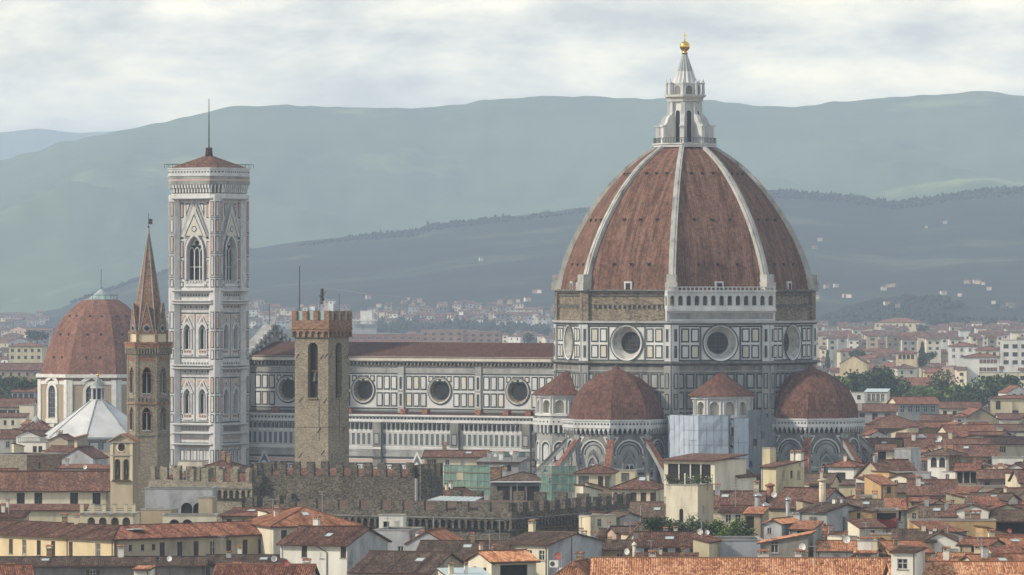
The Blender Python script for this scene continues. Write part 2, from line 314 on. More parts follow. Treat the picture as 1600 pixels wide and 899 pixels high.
    def pierced(s, fr, x0, x1, z0, z1, ops, depth, m, rm=None, off=0.0):
        """a wall with real openings; ops = (centre, width, sill, springing, kind), left to right"""
        rm = rm or m; x = x0
        for cx, w, zb, zs, kind in sorted(ops):
            l, r = cx - w / 2, cx + w / 2
            if l - x > 1e-4: s.rect(fr, x, l, z0, z1, off, m)
            if zb - z0 > 1e-4: s.rect(fr, l, r, z0, zb, off, m)
            o = outline(cx, zb, zs, w, kind); arc = o[1:] + o[:1]        # right bottom, up and over, left bottom
            top = arc[1:-1]
            for p, q in zip(top, top[1:]): s.face([fr.p(*q, off), fr.p(*p, off), fr.p(p[0], z1, off), fr.p(q[0], z1, off)], m)
            lp = arc + [arc[0]]
            for p, q in zip(lp, lp[1:]): s.face([fr.p(*p, off), fr.p(*q, off), fr.p(*q, off - depth), fr.p(*p, off - depth)], rm)
            x = r
        if x1 - x > 1e-4: s.rect(fr, x, x1, z0, z1, off, m)
    def holed(s, fr, x0, x1, z0, z1, cx, cz, r, m, n=32):
        """a rectangle with a round hole"""
        def edge(a):
            c, d = math.cos(a), math.sin(a); k = 1e9
            if c > 1e-9: k = min(k, (x1 - cx) / c)
            if c < -1e-9: k = min(k, (x0 - cx) / c)
            if d > 1e-9: k = min(k, (z1 - cz) / d)
            if d < -1e-9: k = min(k, (z0 - cz) / d)
            return (cx + c * k, cz + d * k)
        angs = sorted(set([2 * math.pi * k / n for k in range(n)] + [math.atan2(z - cz, x - cx) % (2 * math.pi) for x in (x0, x1) for z in (z0, z1)]))
        for a, b in zip(angs, angs[1:] + [angs[0] + 2 * math.pi]):
            s.face([fr.p(cx + r * math.cos(a), cz + r * math.sin(a)), fr.p(*edge(a)), fr.p(*edge(b)), fr.p(cx + r * math.cos(b), cz + r * math.sin(b))], m)
    def tileroof(s, pts, m, th=0.22, under='roof_edge'):
        """a roof plane with thickness; pts[0]->pts[1] is the eave"""
        pts = [Vector(p) for p in pts]; lo = [p - Vector((0, 0, th)) for p in pts]
        s.face(pts, m, tile=True); s.face(lo[::-1], under)
        if s.barrel: s.barrels(pts, m)
        for i in range(len(pts)): j = (i + 1) % len(pts); s.face([lo[i], lo[j], pts[j], pts[i]], under)
    def barrels(s, pts, m, pitch=0.30, row=0.46):
        """rows of round cover tiles laid up the slope, each a little out of true"""
        rn = random.Random(len(s.v)); p0 = pts[0]; a = (pts[1] - p0).normalized(); d = pts[2] - p0; b = (d - a * d.dot(a)).normalized(); n = a.cross(b)
        if n.y > 0.15: return
        q = [((p - p0).dot(a), (p - p0).dot(b)) for p in pts]
        u0, u1, v1 = min(x for x, _ in q), max(x for x, _ in q), max(y for _, y in q)
        for j in range(int(v1 / row)):
            v = j * row + 0.02; vm = v + row * 0.5
            xs = []
            for (xa, ya), (xb, yb) in zip(q, q[1:] + q[:1]):
                if (ya > vm) != (yb > vm): xs.append(xa + (xb - xa) * (vm - ya) / (yb - ya))
            if len(xs) < 2: continue
            k = int((min(xs) + 0.06) / pitch) + 1
            while k * pitch < max(xs) - 0.06:
                if rn.random() > 0.012:
                    x = k * pitch + rn.gauss(0, .012); t = rn.gauss(0, .010); sl = rn.gauss(0, .014); h = rn.gauss(0, .006); e = []
                    for y, w_, hh in ((v + sl, .115, .105), (v + sl + row * 1.07, .088, .078)):
                        e.append([p0 + a * (x + t * (y - v) * 4 + o * w_) + b * y + n * (0.012 + g * hh + h) for o, g in ((-1, 0), (-.62, .8), (.62, .8), (1, 0))])
                    uv = [((k + .5) * pitch, (j + .5) * row)] * 4
                    for i in range(3): s.face([e[0][i], e[0][i + 1], e[1][i + 1], e[1][i]], m, uv=uv)
                    s.face(e[0][::-1], m, uv=uv)
                k += 1
    def mesh(s, name):
        me = bpy.data.meshes.new(name); me.from_pydata(s.v, [], s.f)
        for n in s.names: me.materials.append(MATS[n])
        me.polygons.foreach_set('material_index', s.m)
        me.polygons.foreach_set('use_smooth', s.smooth)
        if any(s.uv):
            uv = me.uv_layers.new(name='UVMap'); flat = []
            for f, u in zip(s.f, s.uv):
                for k in range(len(f)): flat.extend(u[k] if u else (0, 0))
            uv.data.foreach_set('uv', flat)
        if any(s.smooth):
            import bmesh
            bm = bmesh.new(); bm.from_mesh(me); bmesh.ops.remove_doubles(bm, verts=bm.verts, dist=0.002); bm.to_mesh(me); bm.free()
        me.update(); return me
    def build(s, name, parent=None, **kw):
        if not s.f: return None
        return link(name, s.mesh(name), parent, **kw)
def outline(cx, zb, zs, w, kind, n=8):
    """bottom left, bottom right, then the head from right to left"""
    h = w / 2; o = [(cx - h, zb), (cx + h, zb)]
    if kind == 'round': o += [(cx + h * math.cos(math.pi * k / n), zs + h * math.sin(math.pi * k / n)) for k in range(n + 1)]
    elif kind == 'pointed':
        k2 = n // 2
        o += [(cx - h + w * math.cos(math.pi / 3 * k / k2), zs + w * math.sin(math.pi / 3 * k / k2)) for k in range(k2 + 1)]
        o += [(cx + h - w * math.cos(math.pi / 3 * k / k2), zs + w * math.sin(math.pi / 3 * k / k2)) for k in range(k2 - 1, -1, -1)]
    elif kind == 'segment': o += [(cx + h * math.cos(math.pi * k / n), zs + 0.35 * h * math.sin(math.pi * k / n)) for k in range(n + 1)]
    else: o += [(cx + h, zs), (cx - h, zs)]
    return o
def link(name, data, parent=None, label=None, cat=None, group=None, kind=None, loc=None, rz=None):
    o = bpy.data.objects.new(name, data); S.collection.objects.link(o)
    if parent is not None: o.parent = parent
    if loc is not None: o.location = loc
    if rz is not None: o.rotation_euler = (0, 0, rz)
    for k, v in (('label', label), ('category', cat), ('group', group), ('kind', kind)):
        if v: o[k] = v
    return o
def thing(name, label, cat, loc=(0, 0, 0), rz=0.0, group=None): return link(name, None, None, label, cat, group, None, loc, rz)
def octa(r, n=8, a0=R(22.5), cx=0, cy=0): return [(cx + r * math.cos(a0 + 2 * math.pi * k / n), cy + r * math.sin(a0 + 2 * math.pi * k / n)) for k in range(n)]
def ang_of(nx, ny): return math.atan2(nx, -ny)       # the Fr angle of an outward direction
# ---------------------------------------------------------------- ground, hills, haze
from mathutils import noise
rnd = random.Random(7)
g = MB(); g.face([(-5000, -400, 0), (5000, -400, 0), (5000, 24500, 0), (-5000, 24500, 0)], 'city_ground'); g.build('ground', kind='structure')
def lerp(pts, x):
    if x <= pts[0][0]: return pts[0][1]
    for (a, b), (c, d) in zip(pts, pts[1:]):
        if x <= c: t = (x - a) / (c - a); t = t * t * (3 - 2 * t) * 0.5 + t * 0.5; return b + (d - b) * t
    return pts[-1][1]
class Hill:
    def __init__(s, ridge, D0, D1, amp, foot=0.0, seed=0.0, power=1.6):
        s.r, s.D0, s.D1, s.amp, s.foot, s.seed, s.pw = ridge, D0, D1, amp, foot, seed, power
    def z(s, x, y):
        u = 800 + x / y * F; t = (y - s.D0) / (s.D1 - s.D0)
        zr = pz(lerp(s.r, u), s.D1)
        k = max(0, min(t, 1)); q = 0.22 * k + 0.78 * k ** s.pw
        zz = s.foot + (zr - s.foot) * q
        if t > 1: zz -= (t - 1) * zr * 0.6
        e = 4 * k * (1 - k) + 0.06
        zz += s.amp * e * (noise.fractal(Vector((x / 900 + s.seed, y / 1500, s.seed)), 0.9, 2.0, 5))
        zz += s.amp * 0.045 * noise.noise(Vector((x / 40, y / 60, s.seed)))
        return zz - (0.5 if t <= 0 else 0)
    def build(s, m, nu=240, nt=70, u0=-260, u1=1860, tmax=1.25):
        b = MB(); rows = []
        for j in range(nt + 1):
            y = s.D0 + (s.D1 - s.D0) * tmax * j / nt
            rows.append([(px(u0 + (u1 - u0) * i / nu, y), y) for i in range(nu + 1)])
        b.v = [(x, y, s.z(x, y)) for r in rows for x, y in r]
        for j in range(nt):
            for i in range(nu):
                a = j * (nu + 1) + i; b.f.append((a, a + 1, a + nu + 2, a + nu + 1)); b.m.append(0); b.smooth.append(True); b.uv.append(None)
        b.names = [m]
        me = bpy.data.meshes.new('hill'); me.from_pydata(b.v, [], b.f); me.materials.append(MATS[m])
        me.polygons.foreach_set('use_smooth', [True] * len(b.f)); me.update()
        return link('hill', me, kind='structure')
    def hit(s, u, v):
        y = s.D0
        while y < s.D1 * 1.02:
            if s.z(px(u, y), y) >= pz(v, y): return Vector((px(u, y), y, s.z(px(u, y), y)))
            y += 12
        return None
far_hill = Hill([(-260, 232), (-60, 214), (0, 207), (60, 201), (120, 208), (190, 205), (300, 215), (1900, 240)], 17500, 21800, 25, 0, 3.3)
main_hill = Hill([(-260, 300), (0, 250), (50, 236), (100, 221), (150, 211), (200, 200), (250, 192), (290, 182), (340, 172), (380, 165), (440, 165), (500, 169), (560, 171), (620, 171), (680, 170), (720, 165), (760, 158), (820, 154), (880, 150), (950, 151), (1020, 153),
                  (1080, 155), (1140, 160), (1190, 164), (1240, 166), (1290, 160), (1340, 155), (1400, 150), (1470, 147), (1540, 143), (1600, 152), (1860, 175)], 8200, 11800, 95, 0, 1.7, 1.25)
mid_hill = Hill([(-260, 500), (40, 494), (90, 484), (130, 468), (160, 456), (220, 436), (300, 410), (400, 388), (440, 382), (480, 376), (560, 368), (640, 360), (680, 350), (720, 345), (800, 338), (860, 331), (900, 325), (980, 318), (1100, 303), (1210, 297), (1250, 300), (1290, 303), (1340, 308),
                 (1400, 316), (1440, 310), (1500, 300), (1560, 294), (1600, 290), (1860, 282)], 4700, 7200, 22, 0, 8.1, 1.55)
knoll = Hill([(1180, 545), (1250, 520), (1285, 500), (1330, 486), (1370, 474), (1420, 467), (1470, 466), (1520, 478), (1560, 482), (1600, 480), (1700, 488), (1860, 520)], 4680, 5150, 3, 0, 5.2, 0.9)
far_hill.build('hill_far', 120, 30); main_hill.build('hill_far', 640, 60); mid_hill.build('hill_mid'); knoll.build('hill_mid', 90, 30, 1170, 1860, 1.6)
def wood(h, n, u0, u1, t0, t1, size, clear, seed, line=0):
    b = MB(); rn = random.Random(seed); b.names = ['wood_leaf']; k = 0
    while k < n:
        if k < line: u = rn.uniform(u0, u1); t = rn.uniform(0.955, 1.0)
        else: u = rn.uniform(u0, u1); t = t0 + (t1 - t0) * rn.random()
        y = h.D0 + (h.D1 - h.D0) * t; x = px(u, y)
        k += 1
        if noise.noise(Vector((x / 170, y / 380, seed))) + 0.5 * noise.noise(Vector((x / 50, y / 110, seed))) < (clear if k > line else -0.12): continue
        z = h.z(x, y); r = size * rn.uniform(0.6, 1.25); hh = r * rn.uniform(1.0, 1.7)
        if rn.random() < 0.12: r *= 0.55; hh *= 1.5
        i = len(b.v); a0 = rn.random() * 6
        ring = [(x + r * rn.uniform(.75, 1.1) * math.cos(a0 + q * 1.2566), y + r * math.sin(a0 + q * 1.2566), z + hh * rn.uniform(.3, .55)) for q in range(5)]
        b.v += ring + [(x + rn.uniform(-.3, .3) * r, y, z + hh), (x, y, z - 1)]
        for q in range(5): b.f += [(i + q, i + (q + 1) % 5, i + 5), (i + (q + 1) % 5, i + q, i + 6)]
    me = bpy.data.meshes.new('wood'); me.from_pydata(b.v, [], b.f); me.materials.append(MATS['wood_leaf']); me.polygons.foreach_set('use_smooth', [True] * len(b.f)); me.update()
    return link('woodland', me, kind='stuff')
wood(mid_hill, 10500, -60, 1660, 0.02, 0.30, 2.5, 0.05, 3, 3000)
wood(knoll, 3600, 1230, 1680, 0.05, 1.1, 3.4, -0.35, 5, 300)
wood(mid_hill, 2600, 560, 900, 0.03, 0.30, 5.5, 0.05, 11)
# pale tracks climbing the slope
for pts in ([(508, 452), (540, 456), (575, 462), (620, 466), (650, 470)],):
    b = MB(); hs = [mid_hill.hit(u, v) for u, v in pts]
    for p, q in zip(hs, hs[1:]):
        d = (q - p); n = Vector((-d.y, d.x, 0)).normalized() * 1.5
        b.face([p - n + Z, p + n + Z, q + n + Z, q - n + Z], 'track')
    b.build('path', kind='structure')
hz = MB(); hz.box(-4200, 4200, -300, 24000, -1, 740, 'dark')
me = bpy.data.meshes.new('haze'); me.from_pydata(hz.v, [], hz.f)
import bmesh
bm = bmesh.new(); bm.from_mesh(me); bmesh.ops.remove_doubles(bm, verts=bm.verts, dist=0.01); bmesh.ops.recalc_face_normals(bm, faces=bm.faces); bm.to_mesh(me); bm.free()
m = bpy.data.materials.new('haze_air'); m.use_nodes = True; t = m.node_tree; t.nodes.clear()
o = N(t, 'ShaderNodeOutputMaterial'); pv = N(t, 'ShaderNodeVolumePrincipled'); pv.inputs['Color'].default_value = (0.635, 0.775, 1.0, 1); pv.inputs['Density'].default_value = HAZE; pv.inputs['Anisotropy'].default_value = 0.0
t.links.new(pv.outputs[0], o.inputs['Volume']); me.materials.append(m)
link('haze', me, kind='stuff')
# ---------------------------------------------------------------- cathedral (local frame: x east, y north, origin under the dome)
CX, CY, CR = px(1070, 1300), 1300.0, R(-30)
cath = thing('cathedral', 'vast cathedral with ribbed red brick dome, white lantern and green and white marble walls', 'cathedral', (CX, CY, 0), CR)
RC = 30.3; AP = RC * math.cos(R(22.5)); SD = RC * math.sin(R(22.5))
def dface(k, ap=AP):      # k-th face of an octagon; k=0 south, then turning east
    a = R(45 * k); return Fr((math.sin(a) * ap, -math.cos(a) * ap, 0), a)
def part(name, b, parent, label=None): return b.build(name, parent, label=label)
w_ = MB(); gl = []
for k in range(8):
    fr = dface(k); h = SD
    # lower drum: dirty marble panels
    w_.rect(fr, -h, h, 0, 37.2, 0, 'marble_dirt_shade')
    for x in (-9.6, -7.2, -4.8, -2.4, 0, 2.4, 4.8, 7.2, 9.6):
        for z0, z1 in ((22.5, 26.6), (27.2, 31.2), (31.9, 35.4)):
            w_.panel(fr, x - 1.0, x + 1.0, z0, z1, 0.36, 0.05, 'marble_green', 'marble_grey')
    for z in (22.0, 26.8, 31.5, 35.8): w_.slab(fr, -h, h, z, z + 0.25, 0, 0.22, 'marble_grey')
    for sx in (-1, 1):
        w_.slab(fr, sx * (h - 0.85) - 0.85, sx * (h - 0.85) + 0.85, 0, 37.2, 0, 0.5, 'marble_grey')
        for z0 in (22.6, 27.2, 31.9): w_.panel(fr, sx * (h - 0.9) - 0.55, sx * (h - 0.9) + 0.55, z0, z0 + 3.6, 0.25, 0.55, 'marble_green', 'marble_grey')
    # storey with the round window
    w_.holed(fr, -5.0, 5.0, 38.2, 46.5, 0, 42.35, 4.15 - 0.12, 'marble_white', 40)
    w_.rect(fr, -h, -5.0, 38.2, 46.5, 0, 'marble_white'); w_.rect(fr, 5.0, h, 38.2, 46.5, 0, 'marble_white')
    for sx in (-1, 1):
        for x in (6.05, 8.35):
            for z0, z1 in ((38.8, 41.9), (42.5, 45.7)): w_.panel(fr, sx * x - 0.98, sx * x + 0.98, z0, z1, 0.34, 0.05, 'marble_green', 'marble_cream' if (x > 7) == (z0 > 40) else 'marble')
        w_.rect(fr, sx * 4.75 - 0.2, sx * 4.75 + 0.2, 38.5, 46.2, 0.05, 'marble_green')
        w_.rect(fr, sx * 9.75 - 0.16, sx * 9.75 + 0.16, 38.5, 46.2, 0.05, 'marble_green_soft')
        w_.slab(fr, sx * (h - 0.8) - 0.8, sx * (h - 0.8) + 0.8, 38.2, 46.5, 0, 0.45, 'marble')
        for z0, z1 in ((38.8, 41.9), (42.5, 45.7)): w_.panel(fr, sx * (h - 0.85) - 0.50, sx * (h - 0.85) + 0.50, z0, z1, 0.16, 0.5, 'marble', 'marble_green')
    w_.rect(fr, -h + 1.6, h - 1.6, 38.2, 38.55, 0.06, 'marble_green'); w_.rect(fr, -h + 1.6, h - 1.6, 45.95, 46.3, 0.06, 'marble_green')
    # rough band under the dome, with stubs for the gallery never built
    w_.rect(fr, -h, h, 47.3, 53.7, -0.5, 'rough_stone')
    for sx in (-1, 1): w_.slab(fr, sx * (h - 0.7) - 0.9, sx * (h - 0.7) + 0.9, 47.3, 54.6, -0.5, 0.15, 'rough_stone')
    if k != 1:
        for i in range(15): w_.slab(fr, -9.0 + i * 1.28, -8.55 + i * 1.28, 50.4, 50.9, -0.5, 0.05, 'marble_dirt_shade')
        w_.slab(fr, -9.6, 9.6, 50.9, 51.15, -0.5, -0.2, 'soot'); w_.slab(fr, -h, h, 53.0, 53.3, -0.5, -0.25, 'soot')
part('drum_wall', w_, cath)
c = MB()
for z0, z1, r0, r1, m in ((37.2, 37.7, 30.6, 31.2, 'soot'), (37.7, 38.2, 31.4, 31.5, 'marble_dirt_shade'), (46.5, 46.9, 30.6, 31.0, 'marble_green_soft'), (46.9, 47.35, 31.1, 31.3, 'marble'), (53.7, 54.2, 30.2, 30.5, 'soot'), (54.2, 54.55, 30.7, 30.8, 'marble_dirt_shade')):
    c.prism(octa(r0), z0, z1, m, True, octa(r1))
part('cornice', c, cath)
for k in range(8):
    fr = dface(k); b = MB()
    b.ring(fr, 0, 42.35, 4.35, 0.25, 4.05, 0.30, 'marble_green', 40); b.ring(fr, 0, 42.35, 4.05, 0.30, 3.72, 0.12, 'marble', 40)
    b.ring(fr, 0, 42.35, 4.02, 0.1, 3.4, -0.3, 'rib_marble', 40, True); b.ring(fr, 0, 42.35, 3.4, -0.3, 2.55, -2.0, 'rib_marble', 40, True); b.ring(fr, 0, 42.35, 2.55, -2.0, 2.35, -2.1, 'soot', 40)
    o = part('oculus', b, cath); q = MB(); q.disc(fr, 0, 42.35, 2.5, -2.12, 'glass', 32)
    for j in (-1.5, -0.5, 0.5, 1.5): q.slab(fr, j - 0.06, j + 0.06, 40.4, 44.3, -2.1, -2.05, 'metal_dark'); q.slab(fr, -2.0, 2.0, 42.3 + j - 0.06, 42.42 + j, -2.1, -2.05, 'metal_dark')
    part('window_pane', q, o)
# finished gallery on the one face towards the south-east
b = MB(); fr = dface(1); gx = SD + 1.3
b.slab(fr, -gx, gx, 47.4, 49.6, -0.5, 0.7, 'marble'); b.slab(fr, -gx - .1, gx + .1, 49.6, 50.1, -0.4, 1.3, 'marble_white'); b.slab(fr, -gx - .1, gx + .1, 54.0, 54.35, -0.6, 1.4, 'marble_white')
for i in range(26): b.slab(fr, -gx + 0.3 + i * (2 * gx - .9) / 25, -gx + 0.6 + i * (2 * gx - .9) / 25, 54.35, 55.0, 1.1, 1.3, 'marble_white')
b.slab(fr, -gx, gx, 55.0, 55.2, 1.05, 1.35, 'marble_white')
b.rect(fr, -gx + .5, gx - .5, 47.8, 49.2, 0.73, 'marble_grey')
na = 13; pitch_ = (2 * gx - 0.4) / na
ops = [(-gx + 0.2 + (i + 0.5) * pitch_, pitch_ * 0.56, 50.9, 52.6, 'round') for i in range(na)]
b.pierced(fr, -gx, gx, 50.1, 54.0, ops, 0.7, 'marble_white', 'marble', 1.1); b.rect(fr, -gx + .1, gx - .1, 50.1, 54.0, -0.3, 'marble_dirt_shade')
for sx in (-1, 1):
    f2 = Fr(fr.p(sx * gx, 0, 0), R(45) + sx * R(90))
    b.pierced(f2, -1.1, 1.1, 50.1, 54.0, [(0, 1.1, 50.9, 52.6, 'round')], 0.5, 'marble_white')
    b.slab(fr, sx * (gx - 0.9) - .9, sx * (gx - 0.9) + .9, 50.1, 54.2, 1.1, 1.25, 'marble_white') if False else None
gal = part('gallery', b, cath, 'white arcaded gallery')
# dome
PROF = [(54.5, 30.0), (56.3, 29.55), (58, 29.1), (60, 28.5), (62, 27.8), (64, 27.0), (66, 26.1), (68, 25.05), (70, 23.95), (72, 22.7), (74, 21.4), (76, 19.95), (78, 18.35), (80, 16.6), (82, 14.65), (84, 12.4), (86, 9.6), (87.9, 6.6)]
b = MB(); L = 0.0
for (z0, r0), (z1, r1) in zip(PROF, PROF[1:]):
    r0 -= 0.45; r1 -= 0.45; dl = math.hypot(z1 - z0, (r0 - r1) * .92)
    for k in range(8):
        a, a2 = R(22.5 + 45 * k), R(67.5 + 45 * k); h0, h1 = r0 * .3827, r1 * .3827
        b.face([(r0 * math.cos(a), r0 * math.sin(a), z0), (r0 * math.cos(a2), r0 * math.sin(a2), z0), (r1 * math.cos(a2), r1 * math.sin(a2), z1), (r1 * math.cos(a), r1 * math.sin(a), z1)],
               'tile_dome', uv=[(-h0 + 40 * k, L), (h0 + 40 * k, L), (h1 + 40 * k, L + dl), (-h1 + 40 * k, L + dl)])
    L += dl
dome = part('dome', b, cath)
rb = MB()
for (z0, r0), (z1, r1) in zip(PROF, PROF[1:]):
    w0, w1 = 0.46 + 0.36 * (r0 / 30), 0.46 + 0.36 * (r1 / 30)
    a = [(r0 - 1.2, -w0, z0), (r0 + 0.30, -w0, z0), (r0 + 0.30, w0, z0), (r0 - 1.2, w0, z0)]; d = [(r1 - 1.2, -w1, z1), (r1 + 0.30, -w1, z1), (r1 + 0.30, w1, z1), (r1 - 1.2, w1, z1)]
    for i, mm in ((0, 'rib_marble'), (1, 'rib_marble'), (2, 'rib_marble')): rb.face([a[i], a[i + 1], d[i + 1], d[i]], mm)
    e0, e1 = w0 * .38, w1 * .38
    q = [(r0 + .50, -e0, z0), (r0 + .50, e0, z0), (r1 + .50, e1, z1), (r1 + .50, -e1, z1)]
    rb.face(q, 'rib_marble'); rb.face([(r0 + .3, -e0, z0), (r0 + .5, -e0, z0), (r1 + .5, -e1, z1), (r1 + .3, -e1, z1)], 'rib_marble'); rb.face([(r0 + .5, e0, z0), (r0 + .3, e0, z0), (r1 + .3, e1, z1), (r1 + .5, e1, z1)], 'rib_marble')
rb.box(28.4, 31.2, -1.35, 1.35, 54.3, 56.2, 'rib_marble'); rb.box(28.4, 30.9, -1.1, 1.1, 56.2, 58.0, 'rib_marble')
ribm = rb.mesh('rib')
for k in range(8): link('rib', ribm, dome, rz=R(22.5 + 45 * k))
vb = MB(); vb.box(-.26, .26, -.10, .30, -.26, .30, 'dark'); vb.box(-.36, .36, -.28, .22, .30, .42, 'tile_old'); vm = vb.mesh('vent')
for k in range(8):
    for z, sp in ((60.2, 4.6), (70.5, 4.3), (81.2, 2.6)):
        r = lerp([(a, b_) for a, b_ in PROF], z) - 0.4
        for j in (-1, 0, 1):
            fr = dface(k, r * .9239); p = fr.p(j * sp, z, 0.05); link('vent', vm, dome, loc=p, rz=R(45 * k))
    fr = dface(k, 29.2 * .9239); d = MB(); d.slab(fr, -1.0, 1.0, 54.6, 56.4, -0.3, 0.5, 'marble'); d.rect(fr, -.6, .6, 54.6, 56.0, 0.53, 'dark'); d.build('dormer', dome)
# lantern
b = MB(); b.prism(octa(7.3), 87.6, 88.2, 'marble'); b.prism(octa(7.6), 88.2, 88.5, 'marble_white')
b.prism(octa(3.55), 88.5, 98.2, 'marble_white'); b.prism(octa(4.1), 98.2, 98.7, 'marble', True, octa(4.3)); b.prism(octa(4.9), 99.3, 99.8, 'marble_white', True, octa(5.0)); b.prism(octa(4.2), 98.7, 99.3, 'marble_cream', True, octa(4.6))
b.prism(octa(3.7), 99.8, 102.3, 'marble_white'); b.prism(octa(3.9), 102.3, 102.6, 'marble')
for k in range(8):
    fr = dface(k, 3.7 * .9239); b.archband(fr, 0, 99.9, 101.2, 1.5, 0.25, 'round', 0, 0.15, 'marble'); b.arch(fr, 0, 99.9, 101.2, 1.5, 'round', 0.05, 'marble_dirt_shade')
lan = part('lantern', b, cath)
for k in range(8):
    fr = dface(k, 3.55 * .9239); d = MB(); d.arch(fr, 0, 88.8, 95.6, 1.15, 'round', 0.06, 'glass'); d.archband(fr, 0, 88.8, 95.6, 1.15, 0.22, 'round', 0, 0.2, 'marble_white'); d.build('window', lan)
bm_ = MB()
f0 = [(3.3, 88.4), (6.7, 88.4), (6.7, 92.3), (6.1, 92.8), (5.6, 93.3), (5.3, 94.3), (4.8, 94.9), (4.25, 95.2), (4.1, 95.6), (4.1, 98.0), (3.3, 98.1)]
for s_ in (-1, 1): bm_.face([(x, .45 * s_, z) for x, z in (f0 if s_ < 0 else f0[::-1])], 'marble_white')
for p, q in zip(f0[1:], f0[2:]): bm_.face([(p[0], -.45, p[1]), (p[0], .45, p[1]), (q[0], .45, q[1]), (q[0], -.45, q[1])], 'marble')
bm_.box(6.0, 7.1, -.62, .62, 92.3, 92.7, 'marble_white'); bm_.box(6.0, 6.8, -.5, .5, 88.4, 92.3, 'marble_white')
bm_.cyl(4.3, 0, 99.8, 102.3, .40, .32, 'marble', 8); bm_.ball((4.3, 0, 102.5), .42, 'marble', 8, 6); bm_.cyl(4.3, 0, 102.8, 103.6, .22, .03, 'marble', 6)
mm = bm_.mesh('buttress')
for k in range(8): link('buttress', mm, lan, rz=R(22.5 + 45 * k))
b = MB()
for k in range(16):
    a0, a1 = 2 * math.pi * k / 16, 2 * math.pi * (k + 1) / 16; am = (a0 + a1) / 2
    for r0, z0, r1, z1 in ((3.2, 101.9, 1.95, 105.3), (1.95, 105.3, .45, 109.7)):
        e = 0.86
        b.face([(r0 * math.cos(a0), r0 * math.sin(a0), z0), (r0 * e * math.cos(am), r0 * e * math.sin(am), z0), (r1 * e * math.cos(am), r1 * e * math.sin(am), z1), (r1 * math.cos(a0), r1 * math.sin(a0), z1)], 'white_lead' if z0 < 104 else 'lead')
        b.face([(r0 * e * math.cos(am), r0 * e * math.sin(am), z0), (r0 * math.cos(a1), r0 * math.sin(a1), z0), (r1 * math.cos(a1), r1 * math.sin(a1), z1), (r1 * e * math.cos(am), r1 * e * math.sin(am), z1)], 'white_lead' if z0 < 104 else 'lead')
b.build('cone', lan)
b = MB(); b.cyl(0, 0, 109.4, 110.1, .75, .5, 'gold', 12); b.ball((0, 0, 111.15), 1.2, 'gold', 20, 12); b.cyl(0, 0, 112.3, 112.8, .25, .2, 'gold', 8); b.build('ball', lan, label='gilded copper ball')
b = MB(); b.box(-.09, .09, -.09, .09, 112.7, 114.6, 'gold'); b.box(-.48, .48, -.08, .08, 113.6, 113.78, 'gold'); b.build('cross', lan, rz=R(30))
b = MB()
for k in range(8):
    fr = dface(k, 7.3 * .9239)
    for i in range(9): b.slab(fr, -2.8 + i * .7 - .04, -2.8 + i * .7 + .04, 88.5, 89.7, -.05, .05, 'metal_dark')
    b.slab(fr, -2.9, 2.9, 89.65, 89.75, -.05, .05, 'metal_dark')
b.build('railing_frame', lan)
